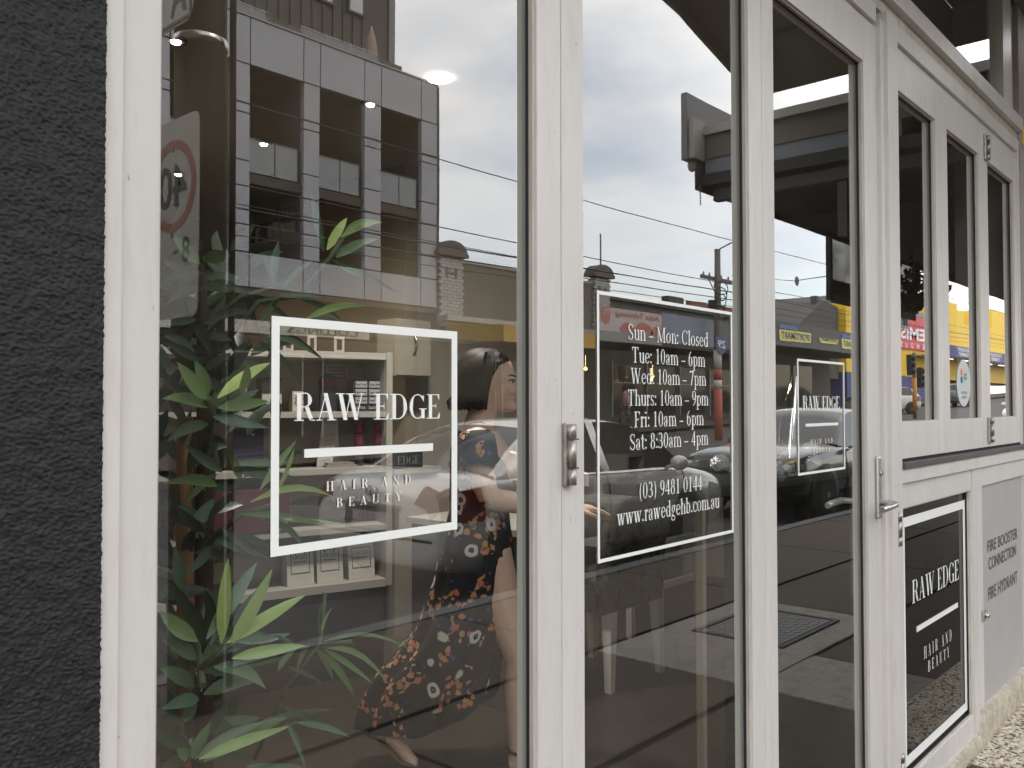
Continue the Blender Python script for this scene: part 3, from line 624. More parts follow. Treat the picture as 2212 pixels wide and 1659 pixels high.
b = MB()
for k in range(7): b.lathe((5.50, YD - .0, 2.96 - .02 * k), [(.003, -.009), (.007, 0), (.003, .009)], 6)
b.build('chain', STEEL, c2)
b = MB()
for k, x in enumerate((11.2, 12.3, 13.6)):
    pts = [(x + .28 * (1 - i / 26) * cos(i * .42) + .012 * i, YD + .004, 3.17 + .16 * (1 - i / 26) * sin(i * .42)) for i in range(26)]
    b.tube(pts, .018, 6, 0, True, .3)
b.build('scroll_lettering', GREYM, c2)
for x in (6.6, 7.9):
    box('label_plate', PALE, x, YD - .0132, 3.0, x + .12, YD - .0108, 3.06, c2)
PVC = bpy.data.materials.new('crumpled_pvc'); PVC.use_nodes = True; _n = PVC.node_tree.nodes; _l = PVC.node_tree.links
_t = _n.new('ShaderNodeBsdfTranslucent'); _t.inputs[0].default_value = (.75, .75, .73, 1); _m = _n.new('ShaderNodeMixShader'); _m.inputs[0].default_value = .62; _n['Principled BSDF'].inputs['Base Color'].default_value = (.5, .5, .49, 1); _n['Principled BSDF'].inputs['Roughness'].default_value = .3
_l.new(_n['Principled BSDF'].outputs[0], _m.inputs[1]); _l.new(_t.outputs[0], _m.inputs[2]); _l.new(_m.outputs[0], _n['Material Output'].inputs[0])
_tn = _n.new('ShaderNodeTexCoord'); _nz = _n.new('ShaderNodeTexNoise'); _nz.inputs['Scale'].default_value = 3.5; _nz.inputs['Detail'].default_value = 5; _l.new(_tn.outputs['Object'], _nz.inputs['Vector']); _cr = _n.new('ShaderNodeValToRGB'); _cr.color_ramp.elements[0].position = .35; _cr.color_ramp.elements[0].color = (.25, .25, .25, 1); _cr.color_ramp.elements[1].position = .6; _cr.color_ramp.elements[1].color = (.8, .8, .78, 1); _l.new(_nz.outputs['Fac'], _cr.inputs[0]); _l.new(_cr.outputs[0], _t.inputs[0])
bl = thing('drop_blind', 'dark roller blind with a clear crumpled window hanging from the next canopy', 'blind', (9, YD, 2.9))
BLK = mat('black_canvas', (.018, .018, .02), .8)
pv = MB(); n = 26; rows_ = []
for j in range(12):
    rows_.append([(7.98 + 2.4 * i / n, YD - .055 + .02 * noise.noise(Vector((i * .9, j * .7, 3))), 2.98 - .40 * j / 11) for i in range(n + 1)])
pv.loft(rows_, 0, False, False); pv.build('clear_window', PVC, bl)
b = MB(); b.box(7.92, YD - .075, 2.38, 7.98, YD - .035, 2.97); b.box(7.98, YD - .07, 2.44, 10.4, YD - .04, 2.575); b.box(10.4, YD - .07, 2.44, 10.46, YD - .04, 2.97); b.build('canvas_border', BLK, bl)
box('lower_flap', GREYM, 7.99, YD - .064, 2.36, 10.4, YD - .046, 2.4385, bl)
HBX = vm(1982, 640, 1.8).x
hb = thing('hanging_basket', 'dark bushy hanging plant under the next canopy', 'plant', (10.35, -1.8, 2.6))
rnd = random.Random(5); b = MB()
for i in range(420):
    c = Vector((HBX + .1 + rnd.gauss(0, .17), -1.8 + rnd.gauss(0, .14), 2.66 + rnd.gauss(0, .10))); d = Vector((rnd.gauss(0, 1), rnd.gauss(0, 1), rnd.gauss(-.3, 1))).normalized() * .09; w = d.cross(Vector((rnd.random(), rnd.random(), 1))).normalized() * .022
    b.add([c, c + d * .5 + w, c + d, c + d * .5 - w], [(0, 1, 2, 3)])
o = b.build('foliage', mat('dark_foliage', (.022, .032, .016), .7), hb); o['kind'] = 'stuff'
b = MB(); b.lathe((HBX, -1.8, 2.5), [(.08, -.14), (.17, .02)], 12); b.tube([(HBX, -1.8, 2.5), (HBX, -1.8, 2.97)], .006, 5); b.build('pot', BLK, hb)
hs = thing('hanging_sign', 'grey hanging advertising board with a portrait and two pale bottles', 'sign', (10, -2.35, 2.4))
p0, p1 = vm(1929, 645, 2.35), vm(1972, 711, 2.35)
MB().quad((p0.x, -2.35, p1.z), (p1.x, -2.35, p1.z), (p1.x, -2.35, p0.z), (p0.x, -2.35, p0.z)).build('board', PVC, hs, fix=False)
b = MB(); w = p1.x - p0.x; h = p0.z - p1.z
for k in (.70, .84): b.box(p0.x + w * k, -2.349, p1.z + h * .12, p0.x + w * (k + .09), -2.345, p1.z + h * .55); b.box(p0.x + w * (k + .03), -2.349, p1.z + h * .55, p0.x + w * (k + .06), -2.345, p1.z + h * .68)
b.build('bottle_print', mat('print_pale', (.6, .58, .6), .6), hs)
b = MB(); b.ell((p0.x + w * .26, -2.349, p1.z + h * .62), (w * .13, .002, h * .17)); b.ell((p0.x + w * .24, -2.3495, p1.z + h * .28), (w * .2, .0015, h * .22)); b.build('portrait_print', mat('print_dark', (.08, .08, .09), .6), hs)

# ---------------------------------------------------------------- buildings across the street
WHITEP = mat('white_cladding', (0.36, 0.36, 0.385), .55, var=.10, scale=.5, dark=(.4, .38, .36), dscale=.6, damt=.3)
BROWN = mat('brown_cladding', (0.085, 0.074, 0.064), .7, var=.12, scale=.6)
BRWALL = mat('brown_wall', (0.060, 0.050, 0.038), .8, var=.15, scale=.7)
DKGL = mat('dark_window_glass', (0.022, 0.022, 0.022), .08, spec=.22)
PALEGL = mat('pale_window_glass', (0.20, 0.21, 0.22), .08, spec=.6)
FRAMEB = mat('bronze_frame', (0.055, 0.048, 0.042), .5)
FY = -20.0
apt = thing('apartment_building', 'four storey apartment block of white panels with deep dark balconies', 'building', (14, FY, 0))
bays_x = [(8.4, 10.05), (10.65, 12.32), (12.92, 14.62), (15.2, 16.86), (17.53, 19.19)]
ZT, ZO, ZB0, ZB1 = 12.0, 10.7, 4.6, 5.55
xl = 6.5; pan = []
cols = [(6.5, 8.4)] + [(a[1], c[0]) for a, c in zip(bays_x[:-1], bays_x[1:])] + [(19.19, 19.90)]
def panel(x0, x1, z0, z1, y=FY, d=.16): return box('panel', WHITEP, x0 + .018, y - d, z0 + .018, x1 - .018, y, z1 - .018, apt, .006)
for x0, x1 in cols:
    for z0, z1 in ((ZB0, ZB1), (ZB1, 6.3), (6.3, 7.35), (7.35, 8.05), (8.05, 9.35), (9.35, 9.62), (9.62, ZO), (ZO, ZT)): panel(x0, x1, z0, z1)
for x0, x1 in bays_x: panel(x0, x1, ZB0, ZB1); panel(x0, x1, ZO, ZT)
box('coping', mat('coping', (.32, .31, .30), .6), xl, FY - .2, ZT + .001, 19.92, FY + .03, ZT + .05, apt)
box('backing_wall', BROWN, xl, FY - .30, ZB0, 8.39, FY - .165, ZT, apt); 
for (a, c) in cols[1:]: box('backing_wall', BROWN, a + .001, FY - 2.6, ZB0, c - .001, FY - .165, ZT, apt)
box('recess_wall', BRWALL, 8.39, FY - 2.9, ZB0, 19.19, FY - 2.62, ZT, apt)
box('recess_floor', BRWALL, 8.39, FY - 2.6, 5.40, 19.18, FY - .17, 5.53, apt); box('recess_ceiling', BRWALL, 8.39, FY - 2.6, ZO + .03, 19.18, FY - .17, ZO + .2, apt)
box('end_wall', BROWN, 19.90, FY - 9, 0, 20.02, FY - .02, ZT, apt)
WM = mat('window_frame_white', (.5, .5, .49), .5)
for k, (x0, x1) in enumerate(bays_x):
    sl = box('balcony_slab', BRWALL, x0 + .002, FY - 2.6, 7.48, x1 - .002, FY - .1, 7.76, apt)
    xm = (x0 + x1) / 2
    for xa, xb in ((x0 + .03, xm - .02), (xm + .02, x1 - .12)):
        g = box('balustrade', PALEGL, xa, FY - .14, 7.80, xb, FY - .12, 8.72, apt)
        b = MB(); b.box(xa, FY - .15, 8.7205, xb, FY - .11, 8.76); b.box(xb + .002, FY - .15, 7.77, xb + .034, FY - .11, 8.76); b.build('handrail', FRAMEB, g)
    for zb, zt in ((7.85, 9.9), (5.6, 7.3)):
        w_ = box('window', DKGL, x0 + .55, FY - 2.618, zb, x1 - .12, FY - 2.60, zt, apt)
        b = MB(); b.box(x0 + .5, FY - 2.617, zb, x0 + .55, FY - 2.57, zt); b.box(xm + .12, FY - 2.599, zb, xm + .18, FY - 2.57, zt); b.box(x1 - .12, FY - 2.617, zb, x1 - .07, FY - 2.57, zt); b.box(x0 + .5, FY - 2.617, zt + .001, x1 - .07, FY - 2.57, zt + .06); b.build('frame', FRAMEB, w_)
        b = MB(); b.box(x0 + .60, FY - 2.598, zb + .15, x0 + .98, FY - 2.585, zt - .35); b.build('blind', mat('window_blind', (.30, .31, .32), .6), w_)
# set back upper storey
box('upper_storey', BROWN, xl, -30, ZT, 20.55, -23.0, 17.5, apt)
b = MB(); x = xl
while x < 19.2: b.box(x, -22.999, 13.6, x + .05, -22.95, 17.5); x += .42
o = b.build('standing_seam', BROWN, apt); o['kind'] = 'stuff'
box('ledge', mat('ledge_brown', (.12, .105, .09), .7), xl, -22.94, 13.35, 20.7, -22.70, 13.58, apt)
box('corner_trim', mat('corner_trim', (.2, .19, .19), .6), 20.3, -22.99, 13.6, 20.57, -22.93, 17.5, apt)
for u0, u1, v0, v1 in ((758, 786, -40, 30), (690, 720, -40, 5), (866 - 60, 850, -80, -40)):
    p, q = vm(u0, v0, 22.9), vm(u1, v1, 22.9)
    w_ = box('window', mat('bright_blind', (.55, .56, .58), .3), p.x, -22.93, q.z, q.x, -22.915, p.z, apt); b = MB(); b.box(p.x - .08, -22.945, q.z - .08, p.x - .001, -22.9, p.z); b.box(q.x + .001, -22.945, q.z - .08, q.x + .08, -22.9, p.z); b.box(p.x, -22.945, q.z - .08, q.x, -22.9, q.z - .001); b.build('frame', FRAMEB, w_)
b = MB()
for a, c in ((12.2, 13.6), (14.7, 17.6)):
    for z in (12.42,): b.tube([(a, -20.25, 12.0), (a, -20.25, z), (c, -20.25, z), (c, -20.25, 12.0)], .018, 6)
    xx = a + .9
    while xx < c - .3: b.tube([(xx, -20.25, 12.05), (xx, -20.25, 12.42)], .014, 5); xx += .9
b.build('terrace_rail', mat('rail_pale', (.5, .48, .45), .5), apt)
b = MB()
for a, c in ((12.25, 13.55), (14.75, 17.55)): b.box(a, -20.258, 12.08, c, -20.248, 12.38)
b.build('terrace_glass', PALEGL, apt)
um = thing('folded_umbrella', 'folded beige umbrella standing on the apartment terrace', 'umbrella', (17.6, -20.6, 12.0))
b = MB(); b.lathe((17.6, -20.6, 12.15), [(.14, 0), (.20, .25), (.19, .55), (.13, .95), (.05, 1.15), (.03, 1.25)], 12); b.build('canopy', mat('umbrella_cloth', (.34, .27, .21), .9), um)
b = MB(); b.tube([(17.6, -20.6, 12.05), (17.6, -20.6, 13.45)], .025, 8); b.lathe((17.6, -20.6, 12.05), [(.22, 0), (.2, .06)], 12); b.build('pole', PALE, um)
# ground floor under the apartments and its verandah sign
box('ground_floor', BRWALL, xl, FY - 3, 0, 19.89, FY - 1.2, 4.58, apt); box('ground_soffit', BRWALL, xl, FY - 1.19, 4.42, 19.89, FY - .02, 4.585, apt)
for x0 in (7.2, 10.2, 13.0, 16.2):
    w_ = box('shop_window', DKGL, x0, FY - 1.19, .5, x0 + 2.4, FY - 1.17, 2.9, apt); b = MB(); b.box(x0 - .06, FY - 1.195, .44, x0 - .001, FY - 1.14, 2.96); b.box(x0 + 2.401, FY - 1.195, .44, x0 + 2.46, FY - 1.14, 2.96); b.box(x0, FY - 1.195, 2.901, x0 + 2.4, FY - 1.14, 2.96); b.build('frame', PALE, w_)
box('ground_panel', mat('tan_panel', (.12, .10, .078), .7), 15.9, FY - 1.18, 2.98, 19.88, FY - 1.12, 4.40, apt)
cs = thing('verandah_sign', 'long pale shop sign reading COLLINGS across the street', 'sign', (12.5, -18, 3.4))
box('board', mat('sign_cream', (.50, .47, .41), .6), 8.0, -18.06, 3.19, 15.44, -18.0, 3.50, cs)
mb = MB(); sans_text(mb, 'COLLINGS', (15.05, -17.99, 3.245), (-2.25, 0, 0), (0, 0, .19), .012); mb.build('lettering', mat('sign_brown', (.10, .075, .055), .6), cs, fix=False)
vr = box('verandah', mat('verandah_dark', (.06, .054, .047), .8), 7.0, -19.95, 3.30, 19.7, -18.07, 3.42); tag(vr, 'flat dark verandah roof behind the pale COLLINGS sign', 'verandah')
# parapet shop with brick pillars and the yellow awning
WBR = mat('white_brick', (0.40, 0.39, 0.37), .8, var=.12, scale=5, dark=(.25, .23, .21), dscale=1.5, damt=.4)
ps = thing('parapet_shop', 'old shop with white brick pillars, brown parapet and yellow awning', 'building', (24, FY, 0))
TAUPE = mat('taupe_parapet', (0.16, 0.14, 0.11), .85, var=.12, scale=.8, dark=(.1, .09, .075), dscale=.6, damt=.4)
box('parapet', TAUPE, 21.06, FY - .3, 4.40, 28.49, FY - .02, 6.27, ps); box('coping', mat('old_coping', (.30, .28, .25), .8), 21.0, FY - .36, 6.271, 28.5, FY + .02, 6.36, ps)
for px in (19.93, 28.5):
    w_, top_ = 1.14, (6.42 if px < 25 else 6.62)
    sh = MB(); nb_ = int((top_ - 4.35) / .11)
    for r in range(nb_):
        z = 4.35 + r * .11
        for c in range(4): x = px + c * w_ / 4 + (.14 if r % 2 else 0) - .07; sh.box(max(px, x) + .006, FY - .3, z + .006, min(px + w_, x + w_ / 4) - .006, FY + .10 + .006 * random.random(), z + .104)
    o = sh.build('pillar', WBR, ps); o['kind'] = 'stuff'
    cp = MB(); arc = [(px - .10 + (w_ + .2) * (0.5 - .5 * cos(pi * i / 12)), 0, top_ + .10 + .40 * sin(pi * i / 12)) for i in range(13)]
    cp.prism([(x, FY - .35, z) for x, _, z in arc] , (0, .55, 0)); cp.box(px - .14, FY - .36, top_ - .02, px + w_ + .14, FY + .22, top_ + .10); cp.build('pillar_cap', mat('cap_brown', (.13, .10, .085), .8), ps)
    nt_ = MB()
    for q in (.25, .62): nt_.box(px + w_ * q, FY + .101, top_ - .75, px + w_ * (q + .09), FY + .125, top_ - .40)
    nt_.box(px + w_ * .25, FY + .101, top_ - .62, px + w_ * .71, FY + .12, top_ - .56); nt_.build('pillar_motif', mat('motif_grey', (.12, .11, .1), .8), ps)
box('cornice', mat('cornice_cream', (.42, .40, .36), .8, var=.15, scale=3), 19.9, FY + .01, 4.18, 30, FY + .5, 4.36, ps); box('cornice', mat('cornice_cream', (.42, .40, .36)), 19.95, FY - .2, 4.0, 30, FY + .3, 4.178, ps)
box('shopfront', mat('shop_dark', (.048, .042, .034), .7), 20.03, FY - .3, 0, 29.7, FY - .1, 3.99, ps)
for x0 in (20.6, 23.2, 25.8):
    w_ = box('shop_window', DKGL, x0, FY - .09, .5 + hill(24), x0 + 2.2, FY - .07, 3.0, ps); b = MB(); b.box(x0 - .05, FY - .095, .5, x0 - .001, FY - .04, 3.05); b.box(x0 + 2.201, FY - .095, .5, x0 + 2.25, FY - .04, 3.05); b.build('frame', PALE, w_)
YEL = mat('yellow_awning', (0.50, 0.29, 0.045), .6, var=.08, scale=2)
aw = MB(); aw.prism([(19.9, FY + .4, 3.45), (19.9, -17.0, 3.36), (19.9, -17.0, 3.88), (19.9, FY + .4, 4.05)], (4.75, 0, 0)); aw.build('awning', YEL, ps)
b = MB(); b.tube([(29.35, FY - .2, 6.6), (29.35, FY - .2, 8.5)], .035, 6); b.build('mast', mat('mast_grey', (.16, .15, .14), .6), ps)
# takeaway and the shops beyond it
tk = thing('takeaway_shop', 'low shop with dark cornice, pale takeaway sign and grey blue fascia', 'building', (31, FY, 0))
box('parapet', mat('dark_parapet', (.11, .10, .09), .8), 29.7, FY - .3, 3.9, 41.2, FY, 5.75, tk); box('coping', mat('coping_dark', (.07, .065, .06), .8), 29.65, FY - .35, 5.751, 41.2, FY + .15, 5.95, tk)
box('chimney', mat('coping_dark', (.07, .065, .06), .8), 34.2, FY - .3, 5.951, 35.5, FY + .1, 6.35, tk)
box('shopfront', mat('shop_dark', (.048, .042, .034), .7), 29.71, FY - .3, 0, 41.2, FY - .1, 3.89, tk)
for x0 in (30.0, 32.6, 35.4, 38.2):
    w_ = box('shop_window', DKGL, x0, FY - .09, 1.0, x0 + 2.3, FY - .07, 3.1, tk); b = MB(); b.box(x0 - .05, FY - .095, .9, x0 - .001, FY - .04, 3.2); b.box(x0, FY - .095, 2.3, x0 + 2.3, FY - .05, 2.36); b.build('frame', PALE, w_)
box('verandah_roof', mat('verandah_dark', (.06, .054, .047), .8), 24.66, FY + .52, 3.62, 38.9, -17.07, 3.72, tk)
PINKP = mat('sign_pale_pink', (.50, .42, .39), .6, var=.05, scale=2)
sg = thing('takeaway_sign', 'pale pink shop sign reading Asian Takeaway with red pictures', 'sign', (26.8, -17, 4.4))
box('board', PINKP, 24.66, -17.05, 4.02, 28.92, -17.0, 4.86, sg)
RED = mat('sign_red', (.42, .05, .05), .6); REDP = mat('sign_faded_red', (.45, .15, .13), .6)
mb = MB(); sans_text(mb, 'Asian Takeaway', (28.7, -16.985, 4.52), (-2.9, 0, 0), (0, 0, .27), .01); mb.build('lettering', REDP, sg, fix=False)
mb = MB()
for k, (x, w, h) in enumerate(((26.55, .45, .36), (27.6, .62, .42), (28.5, .42, .34))):
    n = 14; mb.prism([(x + w * cos(pi * i / n), -16.99, 4.04 + h * sin(pi * i / n)) for i in range(n + 1)], (0, .006, 0))
mb.build('food_picture', REDP, sg)
mb = MB(); mb.prism([(24.92, -16.99, 4.72), (25.52, -16.99, 4.72), (25.46, -16.99, 4.40), (25.22, -16.99, 4.24), (24.98, -16.99, 4.40)], (0, .006, 0)); 
for k in (.0, .12): mb.obox((24.95, -16.99, 4.76 + k * .4), (.6, 0, .05), (0, .006, 0), (0, 0, .02))
mb.build('bowl_logo', REDP, sg)
mb = MB(); sans_text(mb, 'TOYO', (25.46, -16.982, 4.53), (-.48, 0, 0), (0, 0, .13), .01); mb.build('lettering', PINKP, sg, fix=False)
vg = box('sign_valance', mat('valance_grey', (.26, .25, .24), .7), 24.66, -17.04, 3.66, 28.92, -17.0, 4.018); tag(vg, 'plain grey valance strip below the pale takeaway sign', 'valance')
bf = thing('blue_fascia', 'grey blue blank shop fascia between the takeaway sign and dark fascia', 'sign', (31, -17, 4.3))
box('board', mat('fascia_blue_grey', (.19, .21, .26), .5), 28.95, -17.05, 3.80, 33.0, -17.0, 4.95, bf)
df = thing('dark_fascia', 'dark grey shop fascia with a small white phone number', 'sign', (35, -17, 4.3))
box('board', mat('fascia_charcoal', (.085, .085, .10), .5), 33.02, -17.05, 3.75, 38.6, -17.0, 4.95, df)
mb = MB(); sans_text(mb, '9489 6622', (35.6, -16.985, 4.22), (-1.3, 0, 0), (0, 0, .2)); mb.build('lettering', PALE, df, fix=False)
rb = box('red_parapet', mat('red_brick', (.22, .07, .05), .8), 36.2, FY - .2, 5.96, 41, FY, 6.3); tag(rb, 'short red brick parapet above the dark cornice', 'parapet')
# sports shop
sp_ = thing('sports_shop', 'dark fronted sports shop with yellow signs along its black fascia', 'building', (46, FY, 0))
box('wall', mat('shop_dark', (.048, .042, .034), .7), 41.25, FY - .3, 0, 53, FY - .05, 4.3, sp_); box('upper_wall', mat('pale_roof', (.30, .28, .26), .8), 41.25, FY - .3, 4.301, 53, FY - .05, 6.0, sp_)
for x0 in (41.6, 44.6, 47.6):
    w_ = box('shop_window', DKGL, x0, FY - .049, 1.3, x0 + 2.6, FY - .03, 3.6, sp_); b = MB(); b.box(x0 - .06, FY - .045, 1.2, x0 - .001, FY, 3.7); b.build('frame', GREYM, w_)
box('fascia', mat('fascia_black', (.05, .052, .058), .5), 38.7, -17.1, 4.2, 53.4, -17.0, 5.35, sp_); box('soffit', mat('fascia_black', (.05, .052, .058)), 38.7, FY, 4.19, 53.4, -17.11, 4.3, sp_)
YS = mat('sign_yellow', (.62, .56, .16), .5); NAVY = mat('sign_navy', (.03, .04, .10), .5); SBL = mat('sign_blue', (.06, .16, .36), .5)
for k, (xa, xb, tagm) in enumerate(((39.25, 42.75, 1), (44.0, 46.3, 0), (47.0, 50.6, 1))):
    s_ = thing('sports_sign', ('yellow sports shop sign nearest the power pole with a blue tab', 'small yellow sports shop sign between the two tabbed ones', 'yellow sports shop sign farthest along with a blue tab')[k], 'sign', (xa, -16.98, 4.5))
    z0, z1 = (4.42, 4.98) if tagm else (4.55, 4.85)
    MB().prism([(xa, -16.99, z0 + .05), (xa + .15, -16.99, z0), (xb, -16.99, z0 + .05), (xb + .12, -16.99, z1), (xa - .1, -16.99, z1 - .02)], (0, .02, 0)).build('board', YS, s_)
    mb = MB(); sans_text(mb, 'SPORTSMART', (xb - .08, -16.962, z0 + .13), (-(xb - xa) * .92, 0, 0), (0, 0, (z1 - z0) * .58), .015); mb.build('lettering', NAVY, s_, fix=False)
    if tagm: box('tab', SBL, xa, -16.99, z1 + .03, xa + 1.9, -16.97, z1 + .22, s_)
gb = thing('gabled_house', 'dark grey gable wall rising behind the sports signs', 'building', (52, -24, 0))
MB().prism([(49.0, FY - .5, 3.0), (55.5, FY - .5, 3.0), (55.5, FY - .5, 7.6), (53.3, FY - .5, 7.85), (51.2, FY - .5, 6.9), (49.0, FY - .5, 5.9)], (0, -8, 0)).build('wall', mat('gable_grey', (.085, .08, .078), .8), gb)
MB().box(52.9, FY - 1.2, 7.7, 53.3, FY - .8, 8.15).build('chimney', mat('gable_grey', (.085, .08, .078)), gb)
# chemist
CY = mat('chemist_yellow', (.80, .52, .02), .6, var=.03, scale=.3); CB = mat('chemist_blue', (.045, .055, .20), .6); CR = mat('chemist_red', (.58, .03, .05), .5); CW = mat('print_white', (.8, .8, .8), .5)
ch = thing('chemist_building', 'bright yellow chemist with blue base and big red sign', 'building', (75, FY, 1))
box('wall', CY, 55.7, FY - 6, 3.45, 77.5, FY - .04, 7.9, ch); box('roof_band', mat('pale_roof', (.30, .28, .26)), 55.7, FY - 6, 7.901, 77.5, FY - .1, 8.45, ch)
box('base', CB, 55.7, FY - 6, .6, 77.5, FY, 3.449, ch)
for x0, x1, z in ((77.5, 80.4, 9.9), (80.4, 82.3, 9.4), (82.3, 84.0, 8.3), (84.0, 88.0, 9.2), (88.0, 92.0, 8.6), (92, 98, 10.4), (98, 108, 9.0)):
    box('parapet_step', CY, x0 + .002, FY - 6, 3.4, x1 - .002, FY - .02, z, ch)
n = 16; xa, xb = 63.4, 75.6
sgp = [(xa, FY, 5.45), (xb, FY, 5.45), (xb, FY, 7.2)] + [(xb - (xb - xa) * i / n, FY, 7.2 + .75 * sin(pi * i / n)) for i in range(1, n)] + [(xa, FY, 7.2)]
r_ = MB().prism(sgp, (0, .06, 0)).build('red_sign', CR, ch)
mb = MB(); sans_text(mb, 'CHEMIST', (75.0, FY + .085, 6.15), (-11.0, 0, 0), (0, 0, .95), .03); mb.build('lettering', CW, r_, fix=False)
mb = MB()
for i, c in enumerate('WAREHOUSE'): sans_text(mb, c, (74.6 - i * 1.22, FY + .085, 5.55), (-.55, 0, 0), (0, 0, .4), .03)
mb.build('lettering', CW, r_, fix=False)
box('red_sign', CR, 86.2, FY, 6.4, 88.6, FY + .06, 8.4, ch)
dk = thing('discount_fascia', 'blue verandah fascia with DISCOUNT CHEMIST panels and red squares', 'sign', (75, -17.5, 5))
box('board', CB, 67.5, -18.1, 5.0, 100, -18.0, 5.85, dk)
for x0 in (72.6, 82.5):
    for s, z in (('DISCOUNT', 5.46), ('CHEMIST', 5.10)):
        mb = MB(); sans_text(mb, s, (x0 + (3.4 if s[0] == 'D' else 2.9), -17.97, z), (-3.4 if s[0] == 'D' else -2.6, 0, 0), (0, 0, .28), .03); mb.build('lettering', CW, dk, fix=False)
for x0 in (77.2, 80.4): box('red_square', CR, x0, -18.0, 5.02, x0 + 2.0, -17.97, 5.83, dk)
box('soffit', PALE, 67.5, FY, 4.96, 100, -18.11, 5.06, dk)
for x in (69, 73, 77, 81, 85, 89): box('strip_light', mat('lit_tube', (.9, .9, .85), .5, emit=(1, .96, .86), estr=2.2), x, -18.9, 4.90, x + 1.6, -18.75, 4.955, dk)
# building wall behind the salon side seen nowhere else: close the street ends
for x0, x1, z, lb in ((-30, -12, 9, 'plain brick building beyond the left end of the street view'), (-12, 6.4, 8, 'plain grey shop row left of the apartments')):
    o = box('street_building', mat('street_render', (.22, .20, .18), .8, var=.1, scale=.5), x0, -30, 0, x1 - .02, FY, z); tag(o, lb, 'building')
# ---------------------------------------------------------------- poles, wires, signals
TIM = mat('weathered_timber', (0.115, 0.092, 0.068), .85, var=.35, scale=5, stretch=(6, 6, .4), bump=.4, bscale=20)
tp = thing('timber_pole', 'thick weathered timber pole by the kerb carrying the speed sign', 'pole', (2.12, -2.82, 0))
b = MB(); b.tube([(2.10, -2.82, 0), (2.11, -2.82, 4), (2.12, -2.82, 10)], [.125, .118, .10], 24); b.build('shaft', TIM, tp)
b = MB(); b.tube([(2.225, -2.90, .1), (2.235, -2.90, 10)], .055, 14); b.build('conduit', mat('dark_conduit', (.06, .05, .04), .6), tp)
b = MB(); b.tube([(2.20, -2.69, .1), (2.205, -2.69, 10)], .016, 8); b.build('cable', mat('dark_conduit2', (.09, .075, .06), .6), tp)
b = MB(); b.lathe((2.108, -2.82, 3.12), [(.121, 0), (.126, .004), (.126, .04), (.121, .044)], 24); b.build('steel_band', STEEL, tp)
SIGNW = mat('sign_white', (.40, .37, .32), .5)
ss = thing('speed_sign', 'white school speed sign with red ring and number 40, on the timber pole', 'sign', (1.87, -2.65, 2.0))
yS0, yS1, zS0, zS1 = -2.40, -2.86, 1.80, 2.68
def rrect(y0, y1, z0, z1, r, n=5):
    s = -1 if y1 < y0 else 1; out = []
    for cy_, cz, a0 in ((y1 - s * r, z1 - r, 0), (y0 + s * r, z1 - r, 90), (y0 + s * r, z0 + r, 180), (y1 - s * r, z0 + r, 270)):
        for i in range(n + 1): a = R(a0 + 90 * i / n); out.append((cy_ + s * r * cos(a), cz + r * sin(a)))
    return out
MB().prism([(1.872, y, z) for y, z in rrect(yS0, yS1, zS0, zS1, .045)], (.004, 0, 0)).build('plate', SIGNW, ss)
yc, zc_ = -2.63, 2.385; b = MB(); n = 40
for i in range(n):
    a0, a1 = 2 * pi * i / n, 2 * pi * (i + 1) / n
    b.quad((1.8705, yc + .205 * cos(a0), zc_ + .205 * sin(a0)), (1.8705, yc + .205 * cos(a1), zc_ + .205 * sin(a1)), (1.8705, yc + .165 * cos(a1), zc_ + .165 * sin(a1)), (1.8705, yc + .165 * cos(a0), zc_ + .165 * sin(a0)))
b.build('red_ring', mat('faded_red', (.30, .095, .07), .5), ss, fix=False)
SBK = mat('sign_black', (.045, .04, .035), .5)
mb = MB(); sans_text(mb, '40', (1.8695, yc + .125, zc_ - .095), (0, -.25, 0), (0, 0, .19), .012); sans_text(mb, '8', (1.8700, -2.475, 2.035), (0, -.062, 0), (0, 0, .115), .01); mb.box(1.8698, -2.575, 2.085, 1.8706, -2.615, 2.095); mb.build('lettering', SBK, ss, fix=False)
b = MB()
for z in (2.55, 2.17): b.tube([(1.868, yc, z), (1.874, yc, z)], .012, 8)
b.build('bolt', mat('bolt_grey', (.12, .13, .15), .4, metal=.6), ss)
b = MB(); b.box(1.877, -2.80, 2.5, 2.0, -2.76, 2.53); b.box(1.877, -2.80, 1.95, 2.0, -2.76, 1.98); b.build('bracket', STEEL, ss)
us = thing('pole_sign', 'white sign plate with black border high on the timber pole', 'sign', (1.85, -2.7, 3.2))
MB().prism([(1.852, y, z) for y, z in rrect(-2.42, -2.95, 3.07, 3.6, .06)], (.004, 0, 0)).build('plate', SIGNW, us)
mb = MB(); sans_text(mb, 'A', (1.850, -2.47, 3.12), (0, -.14, 0), (0, 0, .18), .015); mb.build('lettering', SBK, us, fix=False)
b = MB(); b.box(1.849, -2.43, 3.08, 1.8518, -2.94, 3.095); b.box(1.849, -2.43, 3.0955, 1.8518, -2.442, 3.58); b.build('border', SBK, us)
pp = thing('power_pole', 'power pole with crossarm and coiled cables across the street', 'pole', (32.5, -16.5, 0))
b = MB(); b.tube([(32.45, -16.5, 0), (32.45, -16.5, 7.8)], [.17, .12], 12); b.build('shaft', mat('pole_grey', (.13, .115, .10), .8), pp)
b = MB(); b.box(31.3, -16.68, 6.52, 33.9, -16.58, 6.66); b.tube([(31.9, -16.62, 6.52), (32.45, -16.6, 6.0)], .025, 5); b.tube([(33.0, -16.62, 6.52), (32.45, -16.6, 6.0)], .025, 5); b.build('crossarm', mat('pole_grey', (.13, .115, .10)), pp)
b = MB()
for x in (31.5, 32.0, 33.0, 33.6): b.lathe((x, -16.63, 6.66), [(.03, 0), (.05, .06), (.03, .14)], 8)
b.build('insulator', mat('porcelain', (.25, .22, .2), .3), pp)
